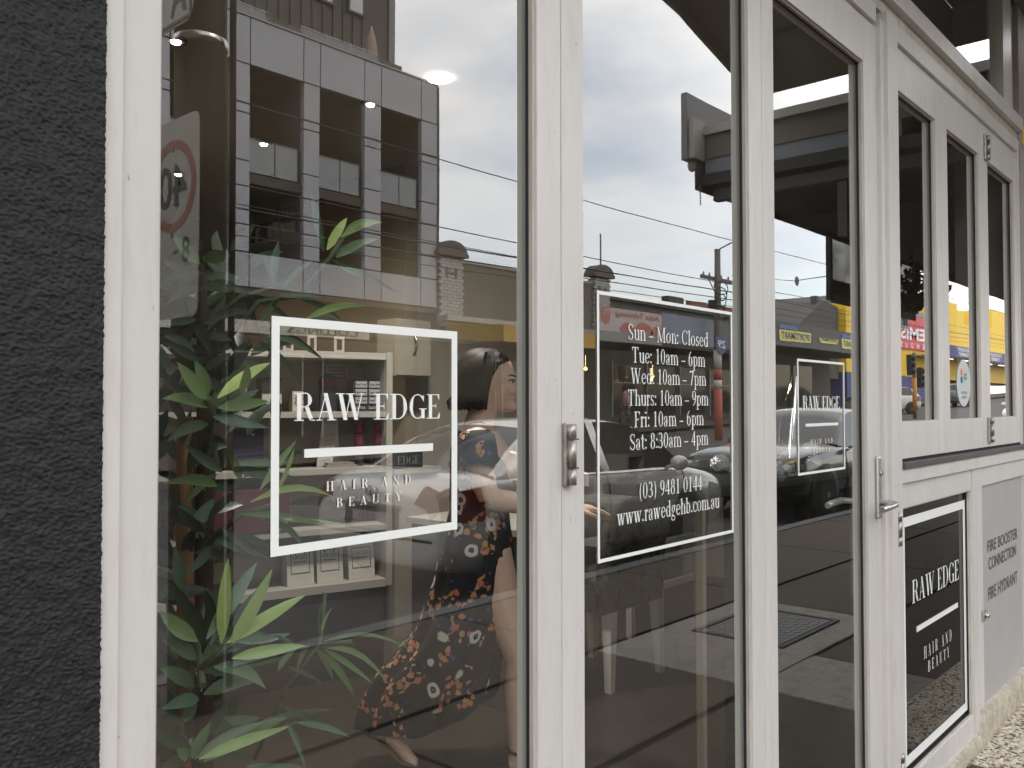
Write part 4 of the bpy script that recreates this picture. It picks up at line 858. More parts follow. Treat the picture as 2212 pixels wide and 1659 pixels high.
b = MB(); b.box(32.1, -16.75, 5.35, 32.8, -16.55, 5.7); b.tube([(32.45, -16.4, 7.8), (32.8, -16.0, 8.1), (33.9, -14.6, 9.2)], .03, 6)
for k in range(5): b.tube([(32.45 + .5 * cos(q * .7 + k) * (.6 + .15 * k), -16.35, 5.2 + .25 * k + .28 * sin(q * .7 + k)) for q in range(9)], .022, 5)
b.build('cable_coil', mat('cable_black', (.02, .02, .02), .6), pp)
WIRE = mat('wire', (.02, .02, .02), .5)
wires = [((945, 338), 9.0, .009, 0), ((945, 485), 9.0, .009, 0), ((945, 520), 12.0, .010, 0), ((945, 527), 15.5, .020, 0), ((945, 575), 16, .013, 0), ((1262, 608), 16.4, .018, 0)]
WL = ['highest overhead wire, crossing the sky above all the others', 'second highest overhead wire, well below the topmost one', 'thin overhead wire just above the thick cable at the brick pillar', 'thickest overhead cable, level with the brown pillar cap', 'overhead wire passing low across the white brick pillar', 'lowest overhead cable, touching the power pole coils']
for (u, v), Yd, r, sag in wires:
    p = vm(u, v, Yd); x0, x1 = -12.0, 95.0
    b = MB(); pts = []
    for i in range(25):
        x = x0 + (x1 - x0) * i / 24; s = ((x - 32.5) / 40.0) % 1.0
        pts.append((x, p.y, p.z + (hill(x) * .35) - .55 * (s * (1 - s)) * 1.0 + .12))
    b.tube(pts, r, 5, 0, False); o = b.build('overhead_wire', WIRE, None); tag(o, WL.pop(0), 'wire', 'overhead wires along the street')
b = MB(); p = vm(1678, 603, 9.0); q = vm(1800, 595, 3.6); b.tube([p, (p + q) / 2 - Vector((0, 0, .05)), q], .008, 5, 0, False); p2 = vm(1725, 599, 7.5); b.lathe((p2.x, p2.y, p2.z - .08), [(.10, -.01), (.115, 0), (.10, .01)], 14, axis='Y')
o = b.build('span_wire', WIRE); tag(o, 'tram span wire with a small ring over the road', 'wire')
rp = thing('tram_stop_pole', 'red and white banded tram stop pole with blue route shield', 'pole', (25.95, -13, 0))
b = MB(); b.tube([(25.95, -13, .25), (25.95, -13, 1.92)], .135, 14); b.tube([(25.95, -13, 2.2), (25.95, -13, 2.55)], .135, 14); b.build('red_band', mat('pole_red', (.36, .07, .045), .6), rp)
b = MB(); b.tube([(25.95, -13, 1.92), (25.95, -13, 2.2)], .136, 14); b.tube([(25.95, -13, 2.55), (25.95, -13, 3.2)], .136, 14); b.build('white_band', mat('pole_white', (.5, .47, .44), .6), rp)
MB().prism([(25.55, -12.85, 3.62), (26.35, -12.85, 3.62), (26.30, -12.85, 3.2), (25.95, -12.85, 3.0), (25.6, -12.85, 3.2)], (0, -.03, 0)).build('shield', mat('shield_blue', (.05, .07, .17), .5), rp)
mb = MB(); sans_text(mb, '29', (26.2, -12.84, 3.25), (-.5, 0, 0), (0, 0, .26), .01); mb.build('lettering', CW, rp, fix=False)
tl = thing('traffic_light', 'black traffic signal on a dark pole with orange lower post', 'traffic light', (43.8, -12.4, 0))
p, q = vm(1977, 762, 12.0), vm(1977, 858, 12.0)
b = MB(); b.tube([(p.x, -12, .5), (p.x, -12, p.z)], .075, 10); b.build('pole', mat('signal_pole', (.09, .07, .05), .6), tl)
b = MB(); b.tube([(p.x, -12, q.z - .7), (p.x, -12, q.z + .9)], .10, 10); b.build('orange_sleeve', mat('signal_orange', (.5, .2, .04), .6), tl)
for dx, z0 in ((-.55, q.z + 1.0), (.8, q.z + .45)):
    hd = box('signal_head', BLK, p.x + dx - .19, -12.1, z0, p.x + dx + .19, -11.9, z0 + .95, tl, .03)
    b = MB()
    for k in range(3): b.lathe((p.x + dx, -11.9, z0 + .17 + .30 * k), [(.09, 0), (.11, .12), (.10, .12)], 12, axis='Y')
    b.build('visor', BLK, hd)
    b = MB(); b.box(min(p.x, p.x + dx), -12.03, z0 + .5, max(p.x, p.x + dx), -11.97, z0 + .56); b.build('arm', BLK, hd)
ab = thing('sandwich_board', 'small yellow sandwich board on the far footpath', 'sign', (24.2, -17.6, 0))
MB().prism([(23.7, -17.5, .5), (24.6, -17.5, .5), (24.6, -17.75, 1.6), (23.7, -17.75, 1.6)], (0, -.03, 0)).build('front_panel', mat('board_yellow', (.42, .29, .05), .6), ab)
MB().prism([(23.7, -18.05, .5), (24.6, -18.05, .5), (24.6, -17.80, 1.6), (23.7, -17.80, 1.6)], (0, -.03, 0)).build('rear_panel', mat('board_grey', (.28, .28, .30)), ab)
WLAMP = ['small warm lamp under the yellow awning beside the hours sign', 'warm lamp right of a close pair behind the opening hours', 'warm lamp left of a close pair behind the opening hours', 'warm lamp under the black sports shop fascia']
for x, y, z in ((26.2, -18.6, 2.75), (32.0, -19.4, 2.6), (31.6, -19.2, 2.45), (41.0, -19.0, 3.1)):
    b = MB(); b.ell((x, y, z), (.07, .07, .07), 8, 6); b.tube([(x, y, z + .06), (x, y, z + .5)], .01, 4); o = b.build('shop_lamp', mat('warm_lamp', (.9, .6, .2), .5, emit=(1, .62, .22), estr=9)); tag(o, WLAMP.pop(0), 'lamp', 'warm lamps under the far verandahs')
ff = sheet('far_footpath', GROUND, -20.2, -17.0, -0.01)
# ---------------------------------------------------------------- inside the salon
IWALL = mat('tan_plaster', (0.31, 0.255, 0.185), .85, var=.05, scale=2)
IW2 = mat('taupe_plaster', (0.34, 0.30, 0.25), .85, var=.05, scale=2)
ICEIL = mat('ceiling_plaster', (0.30, 0.27, 0.22), .9)
IFLR = mat('dark_floor', (0.035, 0.028, 0.022), .45, var=.3, scale=4, stretch=(.6, 6, 1))
SHW = mat('shelf_white', (0.38, 0.36, 0.325), .5, var=.03, scale=3)
for n, m_, a in (('interior_floor', IFLR, (.30, .056, -.05, 6.6, 7.0, .0)), ('interior_ceiling', ICEIL, (.30, .075, 2.86, 6.6, 7.0, 2.864))):
    o = box(n, m_, *a); o['kind'] = 'structure'
for n, m_, a in (('left_wall', IW2, (.30, .31, 0, .40, 7.0, 2.86)), ('back_wall', IW2, (.40, 6.9, 0, 6.6, 7.0, 2.86)), ('partition_wall', IWALL, (3.45, 2.92, 0, 3.55, 6.9, 2.86)), ('rear_wall', IW2, (3.55, 2.92, 0, 6.6, 3.02, 2.86)), ('right_wall', IW2, (6.5, .31, 0, 6.6, 2.92, 2.86))):
    o = box(n, m_, *a); o['kind'] = 'structure'
LAMPM = mat('lamp_glow', (1, .85, .6), .5, emit=(1.0, .80, .50), estr=30)
BIGM = mat('led_disc', (1, 1, 1), .5, emit=(1.0, .97, .92), estr=14)
LBK = mat('lamp_black', (.02, .02, .02), .5)
for k, (u, v) in enumerate(((380, 95), (800, 230), (570, 315), (385, 380))):
    p = atz(u, v, 2.84)
    t = thing('downlight', 'small warm black rimmed ceiling downlight ' + ('nearest the timber pole, top left corner', 'near the white disc light', 'above the bottles shelf', 'over the speed sign digits')[k], 'light', (p.x, p.y, 2.86), 'downlights in the salon ceiling')
    b = MB(); b.lathe((p.x, p.y, 2.859), [(.044, 0), (.044, -.008), (.032, -.014), (.022, -.004)], 20); b.build('rim', LBK, t)
    b = MB(); b.lathe((p.x, p.y, 2.852), [(.020, -.002), (.017, -.010)], 16); b.build('lamp', LAMPM, t)
    L = bpy.data.lights.new('downlight_lamp', 'SPOT'); L.energy = 13; L.color = (1, .83, .6); L.spot_size = R(125); L.spot_blend = .8; L.shadow_soft_size = .05
    lo = bpy.data.objects.new('downlight_lamp', L); COL.objects.link(lo); lo.location = (p.x, p.y, 2.82)
p = atz(950, 177, 2.84)
t = thing('disc_light', 'bright white round ceiling light shining over the woman', 'light', (p.x, p.y, 2.86))
b = MB(); b.lathe((p.x, p.y, 2.859), [(.052, 0), (.052, -.010)], 28); b.build('diffuser', BIGM, t)
L = bpy.data.lights.new('disc_lamp', 'SPOT'); L.energy = 125; L.color = (1, .95, .88); L.spot_size = R(166); L.spot_blend = 1.0; L.shadow_soft_size = .09
lo = bpy.data.objects.new('disc_lamp', L); COL.objects.link(lo); lo.location = (p.x, p.y, 2.82)
for k, (u, v) in enumerate(((590, 393), (803, 322), (378, 452))):
    p = atz(u, v, 2.82)
    t = thing('dome_camera', 'dark half dome camera on the ceiling ' + ('under a warm downlight, left of centre', 'beside the middle white column', 'deepest in the room, low on the speed sign')[k], 'camera', (p.x, p.y, 2.86), 'dome cameras on the ceiling')
    b = MB(); b.lathe((p.x, p.y, 2.859), [(.034, 0), (.034, -.014), (.031, -.014)], 20); b.build('base', LBK, t)
    b = MB(); b.lathe((p.x, p.y, 2.845), [(.030, 0), (.028, -.012), (.020, -.022), (.009, -.028), (.001, -.029)], 18); b.build('dome', mat('smoked_dome', (.03, .035, .05), .08), t)
o = box('added_void_back', mat('void_dark', (.05, .05, .05), .8), .43, .30, 2.865, 6.5, .309, 3.5); o['kind'] = 'structure'  # added dark sheet, keeps bright sky from showing through the transom
o = box('added_void_lid', mat('void_dark', (.05, .05, .05), .8), .43, .072, 3.503, 6.5, .30, 3.53); o['kind'] = 'structure'  # added lid over the same void, shuts the sky out from above
# display shelf unit, set at an angle in the room
E1 = Vector((0.9588, -0.284, 0)); N1 = Vector((0.284, 0.9588, 0)); ZV = Vector((0, 0, 1))
B0 = Vector((3.077, 2.60, 0)); WU = 1.66; A0 = B0 - E1 * WU
unit = thing('display_shelves', 'white display shelves behind the RAW EDGE sign, stocked with hair products', 'shelves', tuple((A0 + B0) / 2))
def ub(mb, s0, d0, z0, s1, d1, z1): return mb.obox(A0 + E1 * s0 + N1 * d0 + ZV * z0, E1 * (s1 - s0), N1 * (d1 - d0), ZV * (z1 - z0))
def uz(u, v, d=0.0):      # photograph point on the unit plane, d behind its front
    r = ray(u, v); q = (A0 + N1 * d - CAM); k = q.dot(N1) / r.dot(N1); p = CAM + r * k
    return ((p - A0).dot(E1), p.z)
for nm, s0, s1 in (('side_panel', 0, .035), ('side_panel', WU - .035, WU)): ub(MB(), s0, 0, .46, s1, .36, 1.70).build(nm, SHW, unit)
ub(MB(), .036, .335, .46, WU - .036, .36, 1.68).build('back_panel', mat('shelf_back', (.40, .36, .30), .6), unit)
LV = [(.455, .04), (.66, .03), (.915, .03), (1.26, .03), (1.665, .035)]
LV[1] = (uz(760, 1150)[1], .03); LV[2] = (uz(760, 1010)[1] - .03, .03); LV[3] = (uz(760, 889)[1] - .03, .03); LV[4] = (uz(760, 775)[1], .035)
for z, th in LV: ub(MB(), .036, .001, z, WU - .036, .334, z + th).build('shelf', SHW, unit)
ub(MB(), .04, .02, .0, WU - .04, .33, .454).build('plinth', mat('unit_dark', (.03, .027, .024), .6), unit)
MAR = mat('maroon_drawer', (.075, .018, .026), .5)
for s0, s1 in ((.55, .82), (.83, 1.10)):
    d_ = ub(MB(), s0, -.004, LV[1][0] + .035, s1, .3, LV[2][0] - .06).build('drawer', MAR, unit)
KR = mat('kraft_white', (.50, .475, .43), .8); BLKP = mat('print_black', (.03, .03, .03), .6)
def ufn(s, z, d): return lambda a, b, k: A0 + E1 * (s + a) + N1 * (d - k) + ZV * (z + b)
bag_lb = ('white paper bag with black RAW EDGE print, leftmost of three on bottom shelf', 'white paper bag with black RAW EDGE print, middle of three on bottom shelf', 'white paper bag without handle, rightmost of three on bottom shelf')
for k, (ul, ur, vb, vt) in enumerate(((621, 679, 1263, 1180), (686, 742, 1258, 1176), (754, 810, 1250, 1172))):
    s0, s1 = uz(ul, vb, .06)[0], uz(ur, vb, .06)[0]; zb = LV[0][0] + .041; zt = uz((ul + ur) / 2, vt, .06)[1]
    c = A0 + E1 * ((s0 + s1) / 2) + N1 * .1
    t = thing('paper_bag', bag_lb[k], 'bag', (c.x, c.y, zb), 'paper bags on the bottom shelf')
    w = s1 - s0
    bb = MB(); v8 = []
    for z, d0, d1 in ((zb, .06, .17), (zt, .085, .135)): v8 += [A0 + E1 * s0 + N1 * d0 + ZV * z, A0 + E1 * s1 + N1 * d0 + ZV * z, A0 + E1 * s1 + N1 * d1 + ZV * z, A0 + E1 * s0 + N1 * d1 + ZV * z]
    bb.add(v8, [(0, 3, 2, 1), (0, 1, 5, 4), (1, 2, 6, 5), (2, 3, 7, 6), (3, 0, 4, 7)]); bb.build('body', KR, t)
    hgt = zt - zb
    def bf(a, b, kk): f = b / hgt; return A0 + E1 * (s0 + a) + N1 * (.06 + .025 * f - .0015 - kk) + ZV * (zb + b)
    mb = MB()
    for (a0, b0, a1, b1) in ((.14, .30, .86, .32), (.14, .84, .86, .86), (.14, .32, .165, .84), (.835, .32, .86, .84), (.26, .58, .74, .60)):
        mb.add([bf(w * a0, hgt * b0, 0), bf(w * a1, hgt * b0, 0), bf(w * a1, hgt * b1, 0), bf(w * a0, hgt * b1, 0)], [(0, 1, 2, 3)])
    serif_text(mb, 'RAW EDGE', BODONI, bf, hgt * .10, w * .22, hgt * .66, w * .56)
    mb.build('printed_logo', BLKP, t, fix=False)
    if k < 2:
        bb = MB(); pts = [A0 + E1 * (s0 + w * (.5 - .2 * cos(pi * i / 10))) + N1 * .082 + ZV * (zt - .02 - .045 * sin(pi * i / 10)) for i in range(11)]; bb.tube(pts, .0035, 6); bb.build('handle', BLKP, t)
PNK = mat('can_pink', (.30, .03, .10), .4); CANB = mat('can_black', (.03, .03, .035), .35)
for k, (uc, vb, vt) in enumerate(((775, 1004, 916), (816, 1001, 914))):
    s, _ = uz(uc, vb, .1); zb = LV[2][0] + .031; zt = uz(uc, vt, .1)[1]; c = A0 + E1 * s + N1 * .1; h = zt - zb
    t = thing('spray_can', 'tall black and pink hair spray can, ' + ('left of the pair below the lash display', 'right of the pair below the lash display')[k], 'spray can', (c.x, c.y, zb), 'hair spray cans')
    b = MB(); b.lathe((c.x, c.y, zb), [(.024, 0), (.026, .004), (.026, h * .45)], 16); b.build('body', CANB, t)
    b = MB(); b.lathe((c.x, c.y, zb), [(.0262, h * .451), (.0262, h * .76), (.022, h * .79)], 16); b.build('label_band', PNK, t)
    b = MB(); b.lathe((c.x, c.y, zb), [(.023, h * .80), (.023, h * .99), (.018, h)], 16); b.build('cap', PNK, t)
    mb = MB(); sans_text(mb, 'FRIZ' if k == 0 else 'FRIZ', c - E1 * .02 - N1 * .0275 + ZV * (h * .55), E1 * .04, ZV * (h * .14), .01); mb.build('lettering', CANB, t, fix=False)
def ucard(name, label, cat, ul, vt, ur, vb, m_, d=.12, th=.02, lv=None, parts=None):
    s0, zt = uz(ul, vt, d); s1, zb = uz(ur, vb, d)
    if lv is not None: zb = LV[lv][0] + LV[lv][1] + .001
    c = A0 + E1 * ((s0 + s1) / 2) + N1 * d
    t = thing(name, label, cat, (c.x, c.y, zb)); ub(MB(), s0, d, zb, s1, d + th, zt).build('body', m_, t); return t, s0, s1, zb, zt, d
t, s0, s1, zb, zt, d = ucard('lash_display', 'black counter stand holding six boxes of false eyelashes', 'display stand', 763, 819, 824, 888, CANB, .10, .09, 3)
for i in range(2):
    for j in range(3):
        a = s0 + (s1 - s0) * (.06 + .48 * i); z = zb + (zt - zb) * (.24 + .25 * j)
        q = ub(MB(), a, d - .012, z, a + (s1 - s0) * .40, d - .0005, z + (zt - zb) * .20).build('lash_box', mat('lash_tray', (.38, .38, .38), .3), t)
        b = MB()
        for e in (0, 1):
            pc = A0 + E1 * (a + (s1 - s0) * (.10 + .2 * e)) + N1 * (d - .014) + ZV * (z + (zt - zb) * .12)
            b.tube([pc + E1 * (.011 * cos(pi * i2 / 6)) - ZV * (.006 * sin(pi * i2 / 6)) for i2 in range(7)], .0018, 4)
        b.build('lash', BLKP, q)
mb = MB()
for a in (.08, .55): sans_text(mb, 'lashes', A0 + E1 * (s0 + (s1 - s0) * a) + N1 * (d - .002) + ZV * (zb + .012), E1 * ((s1 - s0) * .34), ZV * .02)
mb.build('lettering', mat('print_grey', (.5, .5, .5)), t, fix=False)
t, s0, s1, zb, zt, d = ucard('dark_shelf_sign', 'dark rounded sign with dripping pink top on the upper shelf', 'sign', 692, 822, 727, 888, CANB, .14, .02, 3)
b = MB(); w = s1 - s0; n = 10; pc = A0 + E1 * ((s0 + s1) / 2) + N1 * (d + .001) + ZV * (zt + .0005)
b.prism([pc + E1 * (w / 2 * cos(pi * i / n)) + ZV * (w * .42 * sin(pi * i / n)) for i in range(n + 1)], N1 * .018); b.build('rounded_top', CANB, t)
b = MB()
for i in range(6): zz = zt - .01 - .02 * random.random(); ub(b, s0 + w * (.08 + .15 * i), d - .003, zz, s0 + w * (.16 + .15 * i), d - .0005, zt)
b.build('pink_drip', PNK, t)
CRD = mat('card_cream', (.46, .42, .36), .7)
t, s0, s1, zb, zt, d = ucard('notice_card', 'pale framed notice fixed to the back of the top shelf', 'notice', 704, 787, 752, 817, CRD, .30, .01)
b = MB()
for i in range(4): ub(b, s0 + .015, d - .0015, zt - .02 - .018 * i, s1 - .015, d - .0005, zt - .014 - .018 * i)
b.build('print_line', mat('print_brown', (.2, .17, .14), .7), t)
t, s0, s1, zb, zt, d = ucard('small_box', 'small cream product box with a figure eight on the shelf', 'box', 632, 845, 655, 887, CRD, .10, .06, 3)
mb = MB(); sans_text(mb, '8', A0 + E1 * (s0 + .012) + N1 * (d - .001) + ZV * (zb + .03), E1 * ((s1 - s0) * .5), ZV * ((zt - zb) * .5)); mb.build('lettering', BLKP, t, fix=False)
t, s0, s1, zb, zt, d = ucard('product_box', 'dark box with pale striped band at the left end of the shelf', 'box', 566, 815, 608, 888, CANB, .10, .10, 3)
ub(MB(), s0, d - .003, zb + .04, s1, d - .0005, zb + .09).build('label_band', CRD, t)
t, s0, s1, zb, zt, d = ucard('payment_card', 'dark navy payment sign with small white zip lettering', 'sign', 505, 926, 569, 1000, mat('card_navy', (.02, .022, .05), .5), .10, .01, 2)
mb = MB(); sans_text(mb, 'zip', A0 + E1 * (s0 + (s1 - s0) * .55) + N1 * (d - .001) + ZV * (zt - .04), E1 * .022, ZV * .02); mb.build('lettering', CW, t, fix=False)
s0, z0 = uz(684, 962, .10); s1, z1 = uz(724, 897, .10); zb = LV[2][0] + .031
t = thing('reflected_sign_card', 'tilted white card on the middle shelf, standing in for a reflected sign', 'card', tuple(A0 + E1 * s0 + N1 * .1 + ZV * zb))
b = MB(); q = A0 + E1 * s0 + N1 * .10 + ZV * zb; b.obox(q, E1 * .085 + ZV * .012, N1 * .006, E1 * .035 + ZV * (z1 - zb)); b.build('front', KR, t)  # card added in place of a sign mirrored in the glass
b = MB(); q2 = q + E1 * .035 + ZV * (z1 - zb); b.prism([q2 + E1 * .085 + N1 * .007, q2 + E1 * .002 + N1 * .007, q + E1 * .10 + N1 * .10, q + E1 * .16 + N1 * .10], N1 * .003); b.build('strut', KR, t)
b = MB()
for i in range(6): b.obox(q + E1 * (.022 + .0045 * i) + ZV * (.03 + .026 * i) - N1 * .002, E1 * .05 + ZV * .007, N1 * .0015, ZV * .005)
b.build('print_line', mat('print_grey2', (.3, .3, .3), .7), t)
s0, _ = uz(700, 1008, .08); s1, _ = uz(765, 1005, .08)
b = MB(); ub(b, s0, .04, LV[2][0] + .031, s1, .24, LV[2][0] + .043); ub(b, s0 + .01, .05, LV[2][0] + .0432, s1 - .01, .25, LV[2][0] + .055); o = b.build('magazine', mat('magazine_grey', (.25, .24, .23), .4)); tag(o, 'two thin grey magazines lying on the middle shelf', 'magazine')
# three small framed pots on top of the unit
for k, (ul, ur) in enumerate(((612, 634), (664, 684), (722, 744))):
    s0 = uz(ul, 760, .1)[0]; s1 = uz(ur, 760, .1)[0]; zb = LV[4][0] + .036
    t = thing('small_picture', 'small white framed picture, ' + ('leftmost', 'middle', 'rightmost')[k] + ' of three on top of the shelves', 'frame', tuple(A0 + E1 * s0 + N1 * .1 + ZV * zb), 'small frames on top of the shelves')
    h = .085; ub(MB(), s0 + .0, .10, zb, s1, .115, zb + h).build('surround', SHW, t); ub(MB(), s0 + .014, .098, zb + .016, s1 - .014, .0995, zb + h - .014).build('picture', mat('picture_brown', (.07, .04, .02), .4), t)
# wall cupboard and black bag right of the shelves
cupb = thing('wall_cupboard', 'beige wall cupboard with a curved steel handle high on the partition', 'cupboard', (3.3, 2.8, 1.8))
CUP = mat('cupboard_beige', (.40, .36, .30), .5)
p0, p1 = at(858, 688, 2.74), at(926, 690, 2.74); zc0 = at(890, 812, 2.74).z
zc1 = at(890, 690, 2.74).z
box('carcass', CUP, p0.x, 2.752, zc0, p1.x + .02, 2.915, zc1, cupb); box('door', CUP, p0.x + .004, 2.74, zc0 + .004, (p0.x + p1.x) / 2 + .02, 2.7515, zc1 - .004, cupb); box('door', CUP, (p0.x + p1.x) / 2 + .024, 2.74, zc0 + .004, p1.x + .016, 2.7515, zc1 - .004, cupb)
xh = (p0.x + p1.x) / 2 + .0; b = MB(); b.tube([(xh, 2.739 - .03 * sin(pi * i / 8), zc0 + .12 + .13 * i / 8) for i in range(9)], .005, 6); b.build('handle', STEEL, cupb)
bk = thing('black_bag', 'black shop bag lettered EDGE beside the display shelves', 'bag', (3.35, 2.6, 1.0))
p0, p1 = at(853, 975, 2.62), at(913, 1009, 2.62)
box('body', CANB, p0.x, 2.62, p1.z, p1.x, 2.74, p0.z, bk); mb = MB(); serif_text(mb, 'EDGE', BODONI, lambda a, c, k: (a, 2.6185 - k, c), (p0.z - p1.z) * .5, p0.x + .015, p1.z + (p0.z - p1.z) * .22, (p1.x - p0.x) * .8); mb.build('lettering', mat('print_dim', (.22, .21, .2)), bk, fix=False)
cn = thing('side_counter', 'low beige counter under the black bag', 'counter', (3.4, 2.7, 0)); box('carcass', IW2, 3.12, 2.63, 0, 3.445, 2.915, p1.z - .031, cn); box('top', SHW, 3.10, 2.61, p1.z - .03, 3.447, 2.915, p1.z - .001, cn)
# high shelf with bottles on the partition wall
hs_ = thing('bottle_shelf', 'black framed high shelf on the tan partition wall', 'shelf', (3.44, 4.2, 2.5))
b = MB(); b.box(3.425, 3.92, 2.683, 3.4495, 4.79, 2.700); b.box(3.425, 4.772, 1.5, 3.4495, 4.79, 2.682); b.build('black_trim', BLKP, hs_)
box('board', SHW, 3.30, 3.80, 2.52, 3.4495, 4.50, 2.535, hs_)
rnd = random.Random(2); y = 4.42; k = 0; ORD = ['first', 'second', 'third', 'fourth', 'fifth', 'sixth', 'seventh', 'eighth', 'ninth', 'tenth', 'eleventh', 'twelfth', 'thirteenth', 'fourteenth']
while y > 3.88:
    w = rnd.choice((.022, .028, .034)); h = rnd.uniform(.10, .155); dkb = rnd.random() < .5
    b = MB(); b.lathe((3.365, y, 2.536), [(w, 0), (w, h * .78), (w * .5, h * .84)], 10); o = b.build('bottle', mat('bottle_dark', (.03, .028, .026), .3) if dkb else mat('bottle_white', (.5, .47, .43), .4))
    tag(o, ('dark' if dkb else 'white') + ' bottle on the high wall shelf, ' + ORD[k] + ' from the deep end of the row', 'bottle', 'bottles on the high wall shelf')
    b = MB(); b.lathe((3.365, y, 2.536), [(w * .5, h * .841), (w * .5, h)], 8); b.build('lid', BLKP, o); y -= w * 2 + .008; k += 1
wl_ = thing('wall_lettering', 'small dark lettering high on the tan partition wall', 'sign', (3.448, 4.2, 2.72)); mb = MB(); sans_text(mb, 'dermalogica', (3.4485, 4.30, 2.715), (0, -.58, 0), (0, 0, .085), .008); mb.build('lettering', BLKP, wl_, fix=False)
# reception counter, card machine and chair
rc = thing('reception_counter', 'white reception counter beside the patterned chair', 'counter', (3.3, 1.7, 0))
box('top', SHW, 3.0, 1.60, .815, 3.47, 2.4, .845, rc); box('front', mat('counter_grey', (.10, .10, .10), .5), 3.02, 1.64, 0, 3.45, 2.38, .814, rc)
em = thing('card_machine', 'white rounded card machine with dark window on the reception counter', 'card machine', (3.35, 1.5, .846))
pts = [(-.125, 0), (.125, 0), (.12, .04), (.095, .085), (.05, .105), (-.05, .105), (-.095, .085), (-.12, .04)]
b = MB(); b.prism([(3.36 + a, 1.70, .846 + c * 1.0) for a, c in pts], (0, .14, 0)); b.build('body', SHW, em); b = MB(); b.prism([(3.36 + a * .72, 1.697, .862 + c * .66) for a, c in pts], (0, .0025, 0)); b.build('window', mat('machine_window', (.03, .025, .022), .2), em)
pn = MB(); pn.tube([(3.12, 1.64, .852), (3.23, 1.63, .852)], .006, 8); o = pn.build('pen', BLKP); tag(o, 'black pen lying on the white reception counter', 'pen')
DM = bpy.data.materials.new('black_damask'); DM.use_nodes = True; nt = DM.node_tree; bs = nt.nodes['Principled BSDF']; tc = nt.nodes.new('ShaderNodeTexCoord'); vo = nt.nodes.new('ShaderNodeTexVoronoi'); vo.inputs['Scale'].default_value = 16; nn = nt.nodes.new('ShaderNodeTexNoise'); nn.inputs['Scale'].default_value = 14; nn.inputs['Detail'].default_value = 3
mv = nt.nodes.new('ShaderNodeMixRGB'); mv.inputs[0].default_value = .12; nt.links.new(tc.outputs['Object'], mv.inputs[1]); nt.links.new(nn.outputs['Color'], mv.inputs[2]); nt.links.new(tc.outputs['Object'], nn.inputs['Vector']); nt.links.new(mv.outputs[0], vo.inputs['Vector'])
rp_ = nt.nodes.new('ShaderNodeValToRGB'); e = rp_.color_ramp.elements; e[0].position = .36; e[0].color = (.012, .012, .013, 1); e[1].position = .42; e[1].color = (.07, .064, .058, 1); nt.links.new(vo.outputs['Distance'], rp_.inputs[0]); nt.links.new(rp_.outputs[0], bs.inputs['Base Color']); bs.inputs['Roughness'].default_value = .7
chr_ = thing('dining_chair', 'high backed chair in black damask fabric with tapered cream legs', 'chair', (3.8, 1.75, 0))
LEG = mat('leg_cream', (.74, .69, .60), .45)
x0, x1, yb, yf = 3.50, 4.03, 1.50, 1.98
for (lx, ly, dx, dy) in ((x0 + .06, yb + .03, .0, 0), (x1 - .05, yb + .03, .04, 0), (x0 + .05, yf - .04, -.0, .02), (x1 - .05, yf - .04, .02, .02)):
    b = MB(); t0, t1 = .030, .018; b.add([(lx - t0, ly - t0, .44), (lx + t0, ly - t0, .44), (lx + t0, ly + t0, .44), (lx - t0, ly + t0, .44), (lx + dx - t1, ly + dy - t1, 0), (lx + dx + t1, ly + dy - t1, 0), (lx + dx + t1, ly + dy + t1, 0), (lx + dx - t1, ly + dy + t1, 0)], [(0, 1, 2, 3), (7, 6, 5, 4), (0, 4, 5, 1), (1, 5, 6, 2), (2, 6, 7, 3), (3, 7, 4, 0)]); b.build('leg', LEG, chr_)
MB().box(x0, yb + .02, .38, x1, yf, .52, 0, .03).build('seat', DM, chr_)
b = MB(); rings = []
for i, (z, yo, w) in enumerate(((.40, 0, 1), (.55, -.005, 1.0), (.7, -.02, .99), (.85, -.045, .97), (.93, -.065, .95), (.955, -.075, .90))):
    xa, xb = (x0 + x1) / 2 - (x1 - x0) / 2 * w, (x0 + x1) / 2 + (x1 - x0) / 2 * w; yy = yb + yo; th = .075 if i < 5 else .05
    rings.append([(xa, yy + .015, z), (xa + .03, yy, z), (xb - .03, yy, z), (xb, yy + .015, z), (xb, yy + th, z), (xa, yy + th, z)])
b.loft(rings, 0); b.build('backrest', DM, chr_)
# white cube shelves on the rear wall
for k, (u, v) in enumerate(((1374, 1014), (1352, 1063), (1402, 1062), (1375, 1100))):
    p = at(u, v, 2.70); s = .115
    t = thing('cube_shelf', 'white wall cube shelf, ' + ('top one of the stacked cluster', 'lower left with yellow tubs', 'lower right beside the yellow tubs', 'lowest one behind the chair')[k], 'shelf', (p.x, 2.70, p.z), 'white cube shelves')
    for nm, a in (('side', (-s, -.0, -s, -s + .02, .21, s)), ('side', (s - .02, 0, -s, s, .21, s)), ('top', (-s + .0201, .0, s - .02, s - .0201, .21, s)), ('bottom', (-s + .0201, .0, -s, s - .0201, .21, -s + .02))): box(nm, SHW, p.x + a[0], 2.70 + a[1], p.z + a[2], p.x + a[3], 2.70 + a[4], p.z + a[5], t)
    box('back', CANB if k != 3 else IW2, p.x - s + .021, 2.89, p.z - s + .021, p.x + s - .021, 2.91, p.z + s - .021, t)
    if k < 2:
        for q, cm in enumerate(((.28, .45, .12), (.45, .06, .16)) if k == 0 else ((.5, .42, .12), (.5, .42, .12))):
            bx = box('tub', mat('tub_%d%d' % (k, q), cm, .5), p.x - .06 + .075 * q, 2.74, p.z - s + .0205, p.x - .005 + .075 * q, 2.80, p.z - s + .085); tag(bx, (('green', 'pink') if k == 0 else ('left yellow', 'right yellow'))[q] + ' product tub in ' + ('top' if k == 0 else 'lower left') + ' wall cube', 'tub', 'product tubs in the wall cubes')
